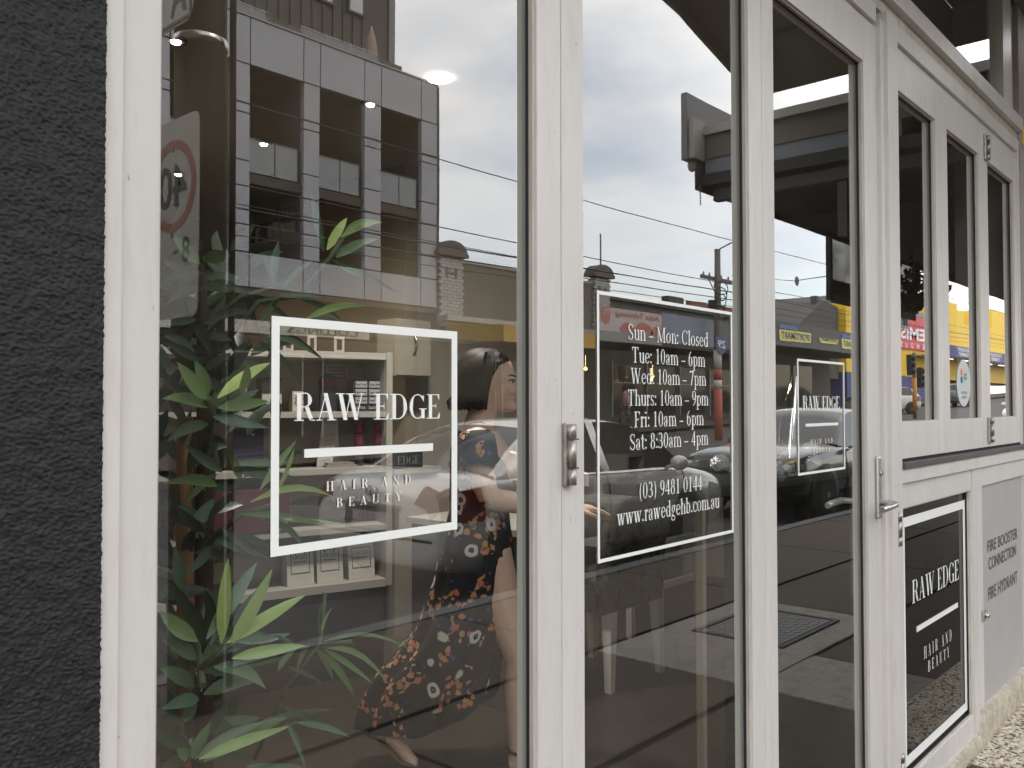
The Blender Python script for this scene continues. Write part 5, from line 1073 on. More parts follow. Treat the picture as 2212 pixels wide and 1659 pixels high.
tr_ = thing('shelf_trolley', 'pale low shelf rack with folded dark towels behind the chair', 'rack', (4.9, 2.2, 0))
for x in (4.45, 5.25): box('upright', SHW, x, 2.0, 0, x + .04, 2.04, .95, tr_)
for z in (.25, .52, .80): box('shelf', SHW, 4.491, 1.99, z, 5.249, 2.4, z + .04, tr_)
for z in (.2905, .5605): o = box('towel', CANB, 4.6, 2.02, z, 5.1, 2.36, z + .12, None, .02); tag(o, 'folded dark towels on ' + ('the lower' if z < .4 else 'the middle') + ' shelf of the pale rack', 'towels')
# window bench with ornaments
bn = thing('window_bench', 'black topped narrow bench on pale legs just inside the third door', 'bench', (3.3, .6, 0))
MB().box(2.495, .43, 1.108, 4.45, .80, 1.146, 0, .004).build('top', mat('bench_black', (.022, .021, .02), .35), bn)
for x in (at(1515, 1300, .46).x, 4.35): box('leg', mat('bench_leg', (.27, .235, .18), .6), x, .455, 0, x + .024, .48, 1.1075, bn)
MB().box(3.1, .62, 0, 4.3, .66, 1.107).build('back_board', mat('bench_dark', (.02, .018, .017), .7), bn)
rk = MB(); rnd = random.Random(9)
cl = thing('crumpled_ornament', 'mound of crinkled silvery white tissue on the black bench', 'ornament', (3.4, .6, 1.146))
for i in range(46):
    c = Vector((rnd.uniform(3.16, 3.66), rnd.uniform(.50, .72), 1.150 + rnd.random() ** 2 * .09)); r = rnd.uniform(.02, .05); rk.ell(c, (r, r * .8, r * rnd.uniform(.3, .8)), 6, 4, 0, Matrix.Rotation(rnd.random() * 3, 3, 'X') @ Matrix.Rotation(rnd.random() * 3, 3, 'Z'))
o = rk.build('tissue', mat('crinkled_silver', (.45, .44, .45), .3, metal=.4, bump=1, bscale=60), cl)
for p_ in o.data.polygons: p_.use_smooth = False
cv = thing('chrome_vase', 'tall bent chrome horn vase standing on the bench behind small RAW EDGE sign', 'vase', (3.5, .58, 1.146))
b = MB(); pts = [(3.49 + .10 * (i / 12) ** 1.8, .58, 1.148 + .42 * i / 12) for i in range(13)]; b.tube(pts, [.045, .043, .042, .041, .04, .038, .036, .034, .031, .027, .022, .016, .008], 16, 0, True, .6); b.build('body', mat('chrome', (.85, .85, .86), .05, metal=1, bump=.25, bscale=9), cv)
b = MB(); b.lathe((3.49, .58, 1.1465), [(.06, 0), (.06, .035), (.047, .05)], 16); b.build('foot', mat('antique_brass', (.25, .17, .06), .3, metal=1), cv)
zs = thing('flag_reflection_disc', 'pale oval zip sticker on the middle sash, standing in for a reflected flag', 'sticker', (3.9, .03, 1.5))
p = at(2082, 828, .022); q = at(2082, 778, .022); w = at(2096.5, 828, .022).x - p.x
n = 28; MB().prism([(p.x + w * cos(2 * pi * i / n), .0222, p.z + (q.z - p.z) * sin(2 * pi * i / n)) for i in range(n)], (0, .0006, 0)).build('disc', mat('sticker_pale', (.62, .68, .68), .5), zs)  # mirrored flag put on the glass as a pale printed disc
xc = p.x; yy = .0218; hz = q.z - p.z
mb = MB(); sans_text(mb, 'zip', (xc + .048, yy, p.z + .005), (-.048, 0, 0), (0, 0, .046), .008); sans_text(mb, 'OWN IT NOW', (xc + .045, yy, p.z - .045), (-.08, 0, 0), (0, 0, .012)); sans_text(mb, 'PAY LATER', (xc + .036, yy, p.z - .064), (-.066, 0, 0), (0, 0, .012)); mb.build('lettering', mat('sticker_ink', (.05, .04, .10), .5), zs, fix=False)
for k, (cc, dx, dz) in enumerate((((.75, .2, .08), -.036, .045), ((.85, .5, .1), -.018, .045), ((.03, .08, .2), -.036, .014), ((.05, .45, .6), -.018, .014))):
    MB().prism([(xc + dx + .012 * cos(2 * pi * i / 8 + .4), yy, p.z + dz + .016 * sin(2 * pi * i / 8 + .4)) for i in range(8)], (0, .0003, 0)).build('logo_petal', mat('petal_%d' % k, cc, .5), zs)
# ---------------------------------------------------------------- tall leafy plant just inside the first door
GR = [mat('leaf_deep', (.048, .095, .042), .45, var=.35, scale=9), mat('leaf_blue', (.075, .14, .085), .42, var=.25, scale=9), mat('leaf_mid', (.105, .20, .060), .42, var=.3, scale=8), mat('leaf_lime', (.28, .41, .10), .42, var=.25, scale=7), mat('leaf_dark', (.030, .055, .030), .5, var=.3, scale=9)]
for g_ in GR:            # each leaf a little different in tone, paler along the tip
    nt = g_.node_tree; b_ = nt.nodes['Principled BSDF']; oi = nt.nodes.new('ShaderNodeObjectInfo'); hs_n = nt.nodes.new('ShaderNodeHueSaturation'); src = b_.inputs['Base Color'].links[0].from_socket
    mr = nt.nodes.new('ShaderNodeMapRange'); mr.inputs['To Min'].default_value = .80; mr.inputs['To Max'].default_value = 1.65; nt.links.new(oi.outputs['Random'], mr.inputs['Value']); nt.links.new(mr.outputs[0], hs_n.inputs['Value'])
    mh = nt.nodes.new('ShaderNodeMapRange'); mh.inputs['To Min'].default_value = .515; mh.inputs['To Max'].default_value = .475; nt.links.new(oi.outputs['Random'], mh.inputs['Value']); nt.links.new(mh.outputs[0], hs_n.inputs['Hue']); hs_n.inputs['Saturation'].default_value = .88
    nt.links.new(src, hs_n.inputs['Color']); nt.links.new(hs_n.outputs[0], b_.inputs['Base Color'])
    wv = nt.nodes.new('ShaderNodeTexNoise'); wv.inputs['Scale'].default_value = 45; tc_ = nt.nodes.new('ShaderNodeTexCoord'); nt.links.new(tc_.outputs['Object'], wv.inputs['Vector']); bp_ = nt.nodes.new('ShaderNodeBump'); bp_.inputs['Strength'].default_value = .35; bp_.inputs['Distance'].default_value = .004; nt.links.new(wv.outputs['Fac'], bp_.inputs['Height']); nt.links.new(bp_.outputs[0], b_.inputs['Normal'])
STEMM = mat('plant_stem', (.10, .13, .07), .6, var=.3, scale=12); BAM = mat('bamboo_cane', (.27, .13, .05), .5, var=.25, scale=10); TRK = mat('dark_trunk', (.05, .032, .02), .8, var=.4, scale=14)
pl_ = thing('leafy_plant', 'tall bamboo like plant with long pointed leaves in the left window', 'plant', (.95, .45, 0))
rl = random.Random(11)
def leaf_mesh(base, tip, width, mi, bend=.06, twist=0.0, fold=.25):
    base, tip = Vector(base), Vector(tip); ax = tip - base; ln = ax.length; ax.normalize()
    view = (CAM - base).normalized(); side = ax.cross(view)
    if side.length < .05: side = ax.cross(Vector((0, 0, 1)))
    side.normalize(); nrm = side.cross(ax); side = side * cos(twist) + nrm * sin(twist); nrm = side.cross(ax)
    prof = [(0, .10), (.08, .45), (.2, .85), (.36, 1.0), (.55, .93), (.75, .66), (.9, .32), (1, .02)]
    sway = rl.uniform(-.06, .06)
    v = []; f = []
    for s, w in prof:
        c = base + ax * ln * s + Vector((0, 0, 1)) * (bend * ln * 4 * s * (1 - s)) + side * (sway * ln * sin(pi * s)) - Vector((0, 0, 1)) * (abs(sway) * ln * .8 * s ** 3) ; h = width * .5 * w
        v += [c - side * h + nrm * h * fold, c, c + side * h + nrm * h * fold]
    for i in range(len(prof) - 1):
        a = i * 3; f += [(a, a + 1, a + 4, a + 3), (a + 1, a + 2, a + 5, a + 4)]
    MB().add(v, f, 0, True).build('leaf', GR[mi], pl_, fix=False)
def L(bu, bv, tu, tv, w, mi, y0=.30, y1=None, bend=.05, tw=0.0):
    leaf_mesh(at(bu, bv, y0), at(tu, tv, y0 if y1 is None else y1), w, mi, bend, tw)
# leaves one can point to: (base, tip, width in metres, green, depth)
spec = [
 # top spray right
 (700, 545, 672, 412, .030, 1, .34), (706, 540, 750, 470, .032, 3, .30), (735, 512, 826, 478, .028, 3, .28), (738, 518, 800, 470, .024, 3, .30), (722, 548, 790, 540, .036, 0, .30), (725, 556, 815, 512, .03, 2, .3), (715, 560, 858, 632, .022, 2, .27), (735, 575, 800, 600, .025, 3, .28), (660, 690, 788, 658, .024, 3, .27), (640, 700, 735, 690, .02, 0, .3), (700, 560, 660, 640, .025, 1, .36), (590, 615, 602, 520, .030, 1, .33), (596, 620, 570, 545, .026, 1, .36), (610, 625, 680, 560, .022, 1, .36), (600, 640, 690, 640, .028, 0, .34), (600, 650, 560, 700, .024, 0, .36), (640, 640, 740, 690, .022, 0, .36),
 # top spray left
 (432, 570, 372, 505, .034, 2, .28), (440, 565, 470, 545, .030, 3, .27), (445, 560, 500, 550, .040, 2, .26), (436, 590, 350, 605, .030, 0, .3), (445, 600, 520, 600, .034, 0, .32), (450, 610, 545, 640, .026, 0, .3), (430, 600, 352, 560, .03, 4, .32), (440, 620, 360, 655, .032, 4, .33), (425, 690, 350, 700, .028, 0, .3), (440, 700, 500, 680, .026, 4, .33), (470, 690, 540, 675, .022, 4, .3), (530, 600, 560, 720, .026, 4, .38), (520, 630, 500, 720, .028, 4, .4), (545, 640, 640, 700, .024, 0, .37), (560, 720, 690, 770, .022, 0, .35), (560, 705, 700, 775, .02, 4, .36), (560, 740, 650, 830, .022, 4, .37), (540, 760, 640, 740, .02, 0, .35),
 # middle spray
 (446, 862, 382, 780, .040, 2, .27), (448, 858, 420, 775, .036, 2, .30), (470, 860, 584, 782, .034, 3, .24), (520, 848, 534, 783, .030, 3, .22), (455, 880, 350, 860, .038, 2, .28), (470, 880, 582, 862, .036, 2, .25), (460, 900, 580, 920, .034, 1, .27), (450, 915, 360, 950, .036, 0, .3), (430, 880, 350, 820, .034, 0, .34), (440, 930, 380, 905, .03, 4, .34), (480, 890, 560, 840, .03, 0, .36), (440, 800, 500, 760, .03, 4, .40), (430, 780, 360, 740, .03, 0, .36), (420, 760, 352, 725, .03, 4, .38), (450, 830, 470, 740, .03, 4, .42),
 (500, 1000, 640, 995, .026, 1, .3), (500, 1010, 642, 1030, .034, 0, .3), (520, 1040, 490, 960, .026, 2, .3), (560, 1060, 640, 950, .022, 2, .27), (600, 1060, 636, 962, .014, 3, .25), (480, 1020, 400, 960, .032, 0, .34), (470, 1050, 350, 1040, .034, 2, .3), (540, 1085, 722, 1068, .022, 3, .24), (520, 1110, 700, 1130, .022, 2, .27), (520, 1110, 610, 1100, .028, 0, .3), (560, 1120, 660, 1180, .024, 2, .27), (610, 1120, 740, 1130, .016, 3, .26), (450, 1120, 520, 1060, .03, 4, .38), (440, 1150, 380, 1090, .034, 4, .38), (480, 1140, 550, 1200, .028, 4, .36), (470, 1170, 580, 1200, .028, 0, .34), (480, 1160, 590, 1180, .028, 4, .38), (460, 1180, 400, 1240, .03, 4, .36),
 # bright lower spray
 (478, 1390, 493, 1205, .036, 3, .20), (446, 1380, 555, 1210, .040, 1, .21), (455, 1395, 530, 1250, .030, 1, .20), (495, 1395, 588, 1222, .036, 3, .19), (490, 1390, 660, 1280, .038, 3, .19), (425, 1385, 345, 1318, .042, 2, .2), (424, 1425, 352, 1380, .038, 0, .21), (440, 1400, 387, 1278, .036, 0, .24), (500, 1422, 662, 1388, .032, 3, .18), (505, 1435, 612, 1422, .038, 0, .21), (462, 1440, 575, 1482, .036, 1, .19), (440, 1500, 560, 1465, .040, 0, .22), (420, 1480, 345, 1440, .042, 0, .24), (430, 1510, 350, 1530, .038, 1, .22), (470, 1400, 590, 1370, .032, 0, .27), (460, 1360, 440, 1270, .032, 4, .32), (500, 1360, 560, 1270, .028, 4, .30), (420, 1360, 350, 1240, .034, 4, .34),
 # low sprays
 (405, 1640, 375, 1575, .040, 1, .2), (400, 1645, 390, 1580, .030, 2, .19), (415, 1640, 455, 1560, .034, 2, .2), (420, 1640, 570, 1560, .030, 0, .2), (430, 1640, 625, 1568, .030, 3, .18), (440, 1645, 560, 1600, .028, 3, .19), (520, 1590, 620, 1545, .03, 0, .24), (400, 1560, 420, 1500, .034, 0, .24), (380, 1540, 352, 1480, .04, 4, .26), (410, 1600, 416, 1530, .03, 4, .28), (450, 1590, 490, 1510, .03, 0, .28), (620, 1560, 660, 1660, .018, 1, .24), (640, 1560, 758, 1592, .020, 1, .25), (600, 1520, 760, 1585, .02, 0, .26), (540, 1570, 720, 1530, .022, 0, .27), (530, 1655, 660, 1650, .022, 0, .22), (350, 1655, 420, 1620, .03, 0, .2),
 # thin side branch on the right
 (690, 1372, 700, 1292, .010, 2, .25), (694, 1370, 718, 1310, .010, 3, .25), (700, 1385, 885, 1394, .014, 2, .24), (690, 1400, 770, 1390, .014, 1, .27), (705, 1400, 842, 1474, .020, 2, .23), (700, 1402, 806, 1475, .018, 2, .24), (690, 1404, 766, 1500, .024, 2, .23), (684, 1402, 720, 1470, .02, 1, .26), (670, 1390, 640, 1450, .016, 0, .28), (640, 1400, 590, 1370, .016, 0, .28), (620, 1440, 700, 1480, .016, 0, .28), (600, 1450, 640, 1400, .02, 0, .29),
]
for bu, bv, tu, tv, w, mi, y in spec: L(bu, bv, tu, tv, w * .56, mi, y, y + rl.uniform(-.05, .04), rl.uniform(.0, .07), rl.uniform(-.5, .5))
# denser, darker foliage behind
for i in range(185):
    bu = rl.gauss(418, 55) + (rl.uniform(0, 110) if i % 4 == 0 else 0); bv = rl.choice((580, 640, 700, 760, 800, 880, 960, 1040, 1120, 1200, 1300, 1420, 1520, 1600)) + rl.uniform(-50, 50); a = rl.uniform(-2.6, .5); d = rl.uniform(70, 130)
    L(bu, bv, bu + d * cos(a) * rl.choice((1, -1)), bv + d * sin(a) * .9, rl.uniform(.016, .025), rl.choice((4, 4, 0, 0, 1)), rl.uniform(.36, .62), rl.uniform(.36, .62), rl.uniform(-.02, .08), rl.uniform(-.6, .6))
b = MB(); b.tube([at(395, 1655, .55) - Vector((0, 0, .25)), at(402, 1350, .5), at(398, 1100, .5), at(400, 900, .5)], [.016, .016, .015, .014], 10); b.build('cane', BAM, pl_)
b = MB(); b.tube([at(440, 1655, .55) - Vector((0, 0, .25)), at(436, 1300, .52), at(445, 1000, .48), at(440, 760, .44), at(434, 560, .42)], [.022, .02, .017, .012, .006], 10); b.tube([at(425, 1655, .60) - Vector((0, 0, .25)), at(420, 1250, .6), at(425, 900, .6)], [.02, .018, .012], 8); b.build('trunk', TRK, pl_)
for pts, r in (([(440, 1290, .45), (425, 1390, .3), (438, 1480, .22)], .006), ([(410, 1560, .3), (438, 1440, .24), (462, 1420, .21), (500, 1390, .19)], .005), ([(440, 1000, .45), (460, 900, .3), (450, 860, .27)], .006), ([(470, 760, .45), (560, 650, .36), (640, 640, .34), (710, 560, .31), (738, 515, .29)], .005), ([(440, 1180, .45), (520, 1110, .3), (600, 1090, .27)], .005), ([(550, 1640, .4), (620, 1480, .3), (690, 1390, .25), (694, 1370, .25), (702, 1280, .25)], .0035), ([(690, 1392, .25), (760, 1385, .24)], .003), ([(420, 1655, .25), (410, 1600, .22), (405, 1640, .2)], .004), ([(640, 1560, .25), (540, 1600, .24), (430, 1645, .2)], .003), ([(445, 700, .42), (520, 640, .36), (595, 620, .34)], .004)):
    b = MB(); b.tube([at(*q) for q in pts], r, 6); b.build('stem', STEMM, pl_)
pt = thing('plant_pot', 'dark round pot holding the leafy plant, mostly below view', 'pot', (.95, .6, 0)); c = at(430, 1655, .58)
b = MB(); b.lathe((c.x, c.y, 0), [(.12, 0), (.17, .34), (.18, .36), (.165, .36), (.15, .33)], 24); b.build('pot', LBK, pt)
# ---------------------------------------------------------------- vehicles in the street
TYRE = mat('tyre_rubber', (.018, .018, .018), .85); RIM = mat('alloy_rim', (.35, .35, .36), .3, metal=.8); CARGL = mat('car_glass', (.018, .02, .022), .05, spec=.7)
LAMPR = mat('tail_lamp_red', (.13, .010, .012), .15, coat=.5); LAMPC = mat('head_lamp_clear', (.42, .43, .44), .1, coat=.6); TRIM = mat('car_black_trim', (.02, .02, .021), .5); CHROME = mat('car_chrome', (.72, .72, .73), .1, metal=1)
PLATE = mat('number_plate', (.42, .38, .38), .6, var=.3, scale=30)
def crom(xs, ys, x):
    i = max(0, min(len(xs) - 2, next((k for k in range(len(xs) - 1) if x <= xs[k + 1]), len(xs) - 2)))
    p1, p2 = ys[i], ys[i + 1]; h = xs[i + 1] - xs[i]; t = (x - xs[i]) / h
    m1 = (ys[i + 1] - ys[i - 1]) / (xs[i + 1] - xs[i - 1]) if i > 0 else (p2 - p1) / h
    m2 = (ys[i + 2] - ys[i]) / (xs[i + 2] - xs[i]) if i + 2 < len(xs) else (p2 - p1) / h
    t2, t3 = t * t, t * t * t
    return (2 * t3 - 3 * t2 + 1) * p1 + (t3 - 2 * t2 + t) * h * m1 + (-2 * t3 + 3 * t2) * p2 + (t3 - t2) * h * m2
def car(name, label, cat, loc, ang, paint, Lc, Wc, deck, cab, roof, wheels, fancy=None, group=None, stripes=False, round_lamp=False):
    """deck: [(x, half width, underside z, belt z, crown z)] from the tail (x=0) to the nose; cab: tail glass foot, roof start, roof end, screen foot; roof: (z, half width)"""
    t = thing(name, label, cat, loc, group); ca, sa = cos(ang), sin(ang)
    # parts are built in the car's own frame (x from tail to nose, centred), the Empty carries place and heading
    X = [d[0] for d in deck]; prm = [[d[k] for d in deck] for k in range(1, 5)]
    def st(x): return [crom(X, p, x) for p in prm]
    N = 64; rings = []; xsn = [Lc * (.5 - .5 * cos(pi * i / N)) * .5 + Lc * i / N * .5 for i in range(N + 1)]
    M_ = [(-1, 0), (-.86, 0), (-.80, .10), (-.74, .22)]
    def ring(x):
        hw, zu, zb, zc = st(x); r = []
        prof = [(.0, zu), (.55, zu), (.86, zu + .02), (.95, zu + .10), (.985, zu + (zb - zu) * .35), (1.0, zu + (zb - zu) * .62), (.985, zu + (zb - zu) * .84), (.95, zb - .015), (.90, zb + (zc - zb) * .28), (.72, zb + (zc - zb) * .68), (.42, zb + (zc - zb) * .93), (0, zc)]
        return [(x - Lc / 2, -hw * a, z) for a, z in prof] + [(x - Lc / 2, hw * a, z) for a, z in prof[-2:0:-1]]
    rings = [ring(x) for x in xsn]; n = len(rings[0])
    b = MB(); b.loft(rings, 0); body = b.build('body', paint, t)
    def patch(pname, m_, pred, push=.004, mirror=True):
        b = MB()
        for i in range(N):
            for j in range(n):
                q = [rings[i][j], rings[i][(j + 1) % n], rings[i + 1][(j + 1) % n], rings[i + 1][j]]; c = [sum(p[k] for p in q) / 4 for k in range(3)]
                if pred(c[0] + Lc / 2, c[1], c[2]):
                    d = Vector((c[0] * .3 if abs(c[0]) > Lc * .4 else 0, c[1], .1)).normalized() * push
                    b.add([Vector(p) + d for p in q], [(0, 1, 2, 3)], 0, True)
        return b.build(pname, m_, t, fix=False) if b.f else None
    # cabin
    x0, x1, x2, x3 = cab; zr, wr = roof
    bz = lambda x: st(x)[2] - .012; bw = lambda x: st(x)[0] * .925
    K = 26; prf = []
    for i in range(K + 1):
        x = x0 + (x3 - x0) * i / K
        z = crom([x0, (x0 * .45 + x1 * .55), x1, (x1 + x2) / 2, x2, (x2 * .5 + x3 * .5), x3], [st(x0)[3] - .01, st(x0)[3] + (zr - st(x0)[3]) * .60, zr - .035, zr, zr - .035, st(x3)[3] + (zr - st(x3)[3]) * .56, st(x3)[3] - .01], x)
        f = max(0, min(1, (z - st(x)[3]) / max(.05, zr - st(x)[3]))); prf.append((x, z, bw(x) * .97 + (wr - bw(x) * .97) * f))
    gl, rf = MB(), MB(); secs = []
    for x, z, w in prf: secs.append([(x - Lc / 2, w * k, z - .045 * abs(k) ** 3 * (1 if x1 - .3 < x < x2 + .3 else .5)) for k in (-1, -.93, -.7, -.35, 0, .35, .7, .93, 1)])
    for i in range(K):
        onroof = prf[i][0] >= x1 - .12 and prf[i + 1][0] <= x2 + .12
        for j in range(8):
            q = [secs[i][j], secs[i][j + 1], secs[i + 1][j + 1], secs[i + 1][j]]; (rf if onroof or j in (0, 7) else gl).add(q, [(0, 1, 2, 3)], 0, True)
    sg = [MB(), MB()]
    for k, s in enumerate((-1, 1)):
        for i in range(K):
            a, c = prf[i], prf[i + 1]; e = lambda q: (q[0] - Lc / 2, s * q[2], q[1] - .045 * (1 if x1 - .3 < q[0] < x2 + .3 else .5)); lo = lambda q: (q[0] - Lc / 2, s * bw(q[0]), bz(q[0])); xm = (a[0] + c[0]) / 2
            pillar = xm < x0 + (x1 - x0) * .80 or abs(xm - (x1 + x2) / 2 - .05) < .07
            (rf if pillar else sg[k]).add([lo(a), lo(c), e(c), e(a)], [(0, 1, 2, 3)], 0, True)
    rf.build('roof', paint, t); gl.build('windscreen', CARGL, t)
    for k in range(2): sg[k].build('side_window', CARGL, t)
    for s in (-1, 1):
        b = MB(); b.tube([(x - Lc / 2, s * (st(x)[0] * .935 + .004), st(x)[2] - .008) for x in [x0 + .2 + (x3 - x0 - .3) * i / 12 for i in range(13)]], .012, 6); b.build('window_trim', CHROME, t)
        b = MB(); zx = st(x3 - .45); b.ell((x3 - .42 - Lc / 2, s * (zx[0] + .10), zx[2] + .07), (.07, .10, .075)); b.tube([(x3 - .40 - Lc / 2, s * zx[0] * .92, zx[2] + .01), (x3 - .42 - Lc / 2, s * (zx[0] + .06), zx[2] + .05)], .02, 6); b.build('mirror', paint, t)
        for xx in ((x1 + x2) / 2 - .35, (x1 + x2) / 2 + .62):
            b = MB(); q = st(xx); b.box(xx - .09 - Lc / 2, s * q[0] * .985 - .012, q[2] - .13, xx + .09 - Lc / 2, s * q[0] * .985 + .016, q[2] - .10, 0, .006); b.build('door_handle', paint, t)
    b = MB()                                                         # door shut lines and bumper seam
    for s in (-1, 1):
        for xx in (x0 + .62, (x1 + x2) / 2 + .05, x3 - .12):
            q = st(xx); pts = [(xx - Lc / 2, s * (q[0] * a + .002), q[1] + (q[2] - q[1]) * h) for h, a in ((.12, .955), (.35, .985), (.62, 1.0), (.84, .985), (.98, .95))]; b.tube(pts, .005, 4)
    b.build('shut_line', TRIM, t)
    for xw, rw in wheels:
        for s in (-1, 1):
            hw = st(xw)[0]; y = s * (hw - .10); cz = rw
            b = MB(); b.lathe((xw - Lc / 2, s * (hw - .02), cz + .02), [(rw * 1.16, -.015 * s), (rw * 1.16, .027 * s), (.02, .028 * s)], 30, 0, 'Y'); b.build('wheel_arch', TRIM, t)
            b = MB(); b.lathe((xw - Lc / 2, y, cz), [(rw * .62, -.10 * s), (rw * .92, -.10 * s), (rw, -.07 * s), (rw, .10 * s), (rw * .93, .132 * s), (rw * .64, .136 * s)], 30, 0, 'Y'); w_ = b.build('wheel', TYRE, t)
            b = MB(); b.lathe((xw - Lc / 2, y, cz), [(rw * .64, .134 * s), (rw * .62, .12 * s), (rw * .60, .10 * s)], 30, 0, 'Y')
            for k in range(7):
                a = 2 * pi * k / 7; d = Vector((cos(a), 0, sin(a))); e = Vector((-sin(a), 0, cos(a))) * rw * .075; c0 = Vector((xw - Lc / 2, y + .125 * s, cz)); b.add([c0 - e * 1.3, c0 + e * 1.3, c0 + d * rw * .62 + e, c0 + d * rw * .62 - e], [(0, 1, 2, 3)])
            b.lathe((xw - Lc / 2, y, cz), [(rw * .13, .126 * s), (rw * .12, .137 * s)], 12, 0, 'Y'); b.build('rim', RIM, w_)
    zt = st(.12); zn = st(Lc - .12)
    for s in (-1, 1):
        patch('tail_light', LAMPR, lambda x, y, z: x < .42 and s * y > zt[0] * .70 and zt[1] + (zt[2] - zt[1]) * .66 < z < zt[2] + .03)
        if round_lamp:
            for q in (.70, .86):
                b = MB(); b.lathe((Lc / 2 - .10, s * zn[0] * q, zn[2] - .10), [(.075, 0), (.075, .06), (.01, .075)], 16, 0, 'X'); b.build('headlight', LAMPC, t)
        else: patch('headlight', LAMPC, lambda x, y, z: x > Lc - .62 and s * y > zn[0] * .50 and zn[1] + (zn[2] - zn[1]) * .60 < z < zn[2] + .02)
    patch('grille', TRIM, lambda x, y, z: x > Lc - .16 and abs(y) < zn[0] * .62 and zn[1] + .12 < z < zn[2] - .03, .006)
    b = MB(); q = st(.03); b.box(-Lc / 2 - .004, -q[0] * .93, q[1] + (q[2] - q[1]) * .40, -Lc / 2 + .03, q[0] * .93, q[1] + (q[2] - q[1]) * .44); b.build('bumper_seam', TRIM, t)
    if fancy:
        zp = q[1] + (q[2] - q[1]) * .66
        b = MB(); b.box(-Lc / 2 - .012, -.34, zp - .10, -Lc / 2 + .02, .34, zp + .10, 0, .01); b.build('plate_recess', mat('recess_grey', (.09, .09, .09), .5), t)
        b = MB(); b.box(-Lc / 2 - .026, -.20, zp - .075, -Lc / 2 - .0125, .20, zp + .05, 0, .004); b.box(-Lc / 2 - .022, -.22, zp - .085, -Lc / 2 - .0122, .22, zp + .06); p_ = b.build('number_plate', [PLATE], t)
        b = MB(); b.box(-Lc / 2 - .03, -.36, zp + .102, -Lc / 2 - .004, .36, zp + .135, 0, .006); b.build('chrome_strip', CHROME, t)
        b = MB(); cz = zp + .205; xx = -Lc / 2 + .004
        m_ = 28; b.tube([(xx - .012 + .02 * 0, .062 * cos(2 * pi * i / m_), cz + .062 * sin(2 * pi * i / m_)) for i in range(m_ + 1)], .007, 6, 0, False)
        for a in (90, 210, 330): d = Vector((0, cos(R(a)), sin(R(a)))); e = d.cross(Vector((1, 0, 0))) * .011; c0 = Vector((xx - .014, 0, cz)); b.add([c0 - e, c0 + e, c0 + d * .058], [(0, 1, 2)])
        b.build('star_badge', CHROME, t)
    if stripes:
        for y0 in (-.30, .10): patch('bonnet_stripe', TRIM, lambda x, y, z: x > x3 - .05 and y0 < y < y0 + .24 and z > zn[2] - .02, .006)
    t.rotation_euler = (0, 0, ang)
    return t
def build_local(o): pass
SILV = mat('silver_beige_paint', (.74, .72, .68), .25, metal=.2, coat=.8); BLKC = mat('black_car_paint', (.012, .012, .013), .22, coat=.8); CREAMC = mat('cream_car_paint', (.62, .60, .52), .3, coat=.6); WHC = mat('white_car_paint', (.66, .66, .66), .3, coat=.6); GRYC = mat('grey_car_paint', (.16, .17, .18), .3, metal=.4, coat=.6)
sedan = [(0, .72, .30, .72, .80), (.05, .80, .26, .83, .93), (.30, .865, .20, .90, 1.0), (.9, .885, .17, .93, .99), (1.6, .885, .16, .92, .98), (2.6, .885, .16, .90, .98), (3.3, .885, .16, .88, .97), (3.8, .875, .17, .84, .90), (4.3, .84, .20, .74, .80), (4.58, .72, .24, .60, .68), (4.66, .62, .30, .52, .58)]
ZR = -.135
# the Empty of a car stands at its centre on the road; children are given in its own frame
def place(fn_args): pass
_old_build = MB.build
def _cb(s, name, m, parent=None, fix=True, sharp=None):      # parts of a car are already in the car's frame
    loc = None
    if parent is not None:
        q = parent
        while q.parent is not None: q = q.parent
        if q.get('category') == 'car': loc = q.location.copy(); s.v = [tuple(Vector(p) + loc) for p in s.v]
    return _old_build(s, name, m, parent, fix, sharp)
MB.build = _cb
car('silver_sedan', 'silver sedan parked at the kerb, its tail and star badge facing left', 'car', (4.62 + 2.33, -4.62, ZR), 0, SILV, 4.66, 1.77, sedan, (.62, 1.42, 2.75, 3.62), (1.425, .60), ((.80, .315), (3.60, .315)), fancy=True)
coupe = [(0, .70, .32, .70, .80), (.06, .80, .26, .80, .90), (.35, .87, .22, .90, .98), (1.2, .90, .18, .92, 1.0), (2.6, .90, .18, .92, 1.0), (3.3, .90, .18, .93, 1.02), (3.9, .89, .19, .91, .99), (4.4, .86, .22, .86, .93), (4.62, .80, .26, .78, .85), (4.70, .72, .32, .66, .72)]
car('black_car', 'black car with twin round headlights parked nose towards the silver sedan', 'car', (10.75 + 2.35, -4.55, ZR), pi, BLKC, 4.70, 1.8, coupe, (.55, 1.35, 2.35, 3.2), (1.50, .62), ((.85, .34), (3.80, .34)), round_lamp=True)
mini = [(0, .62, .34, .74, .82), (.06, .74, .28, .88, .95), (.35, .82, .22, .95, 1.0), (1.2, .84, .18, .95, 1.0), (2.2, .84, .18, .94, .99), (2.8, .83, .18, .92, .98), (3.3, .80, .20, .84, .92), (3.55, .74, .26, .72, .80), (3.63, .64, .32, .60, .66)]
dv = math.atan2(-RGT.y, -RGT.x)
car('small_hatchback', 'cream hatchback with two black bonnet stripes turning at the crossing', 'car', (47.7, -15.2, hill(47.7) - .12), math.atan2(-.72, -.66), CREAMC, 3.63, 1.68, mini, (.12, .55, 2.05, 2.62), (1.42, .60), ((.62, .29), (3.05, .29)), stripes=True)
c_ = car('white_sedan', 'white sedan parked beyond the black car', 'car', (33, -5.0, hill(33) - .13), pi, WHC, 4.66, 1.77, sedan, (.62, 1.42, 2.75, 3.62), (1.425, .60), ((.80, .315), (3.60, .315)), group='white sedans parked along the kerb')
copy_thing(c_, (42, -5.0, hill(42) - .13), 'second white sedan parked farther up the street')
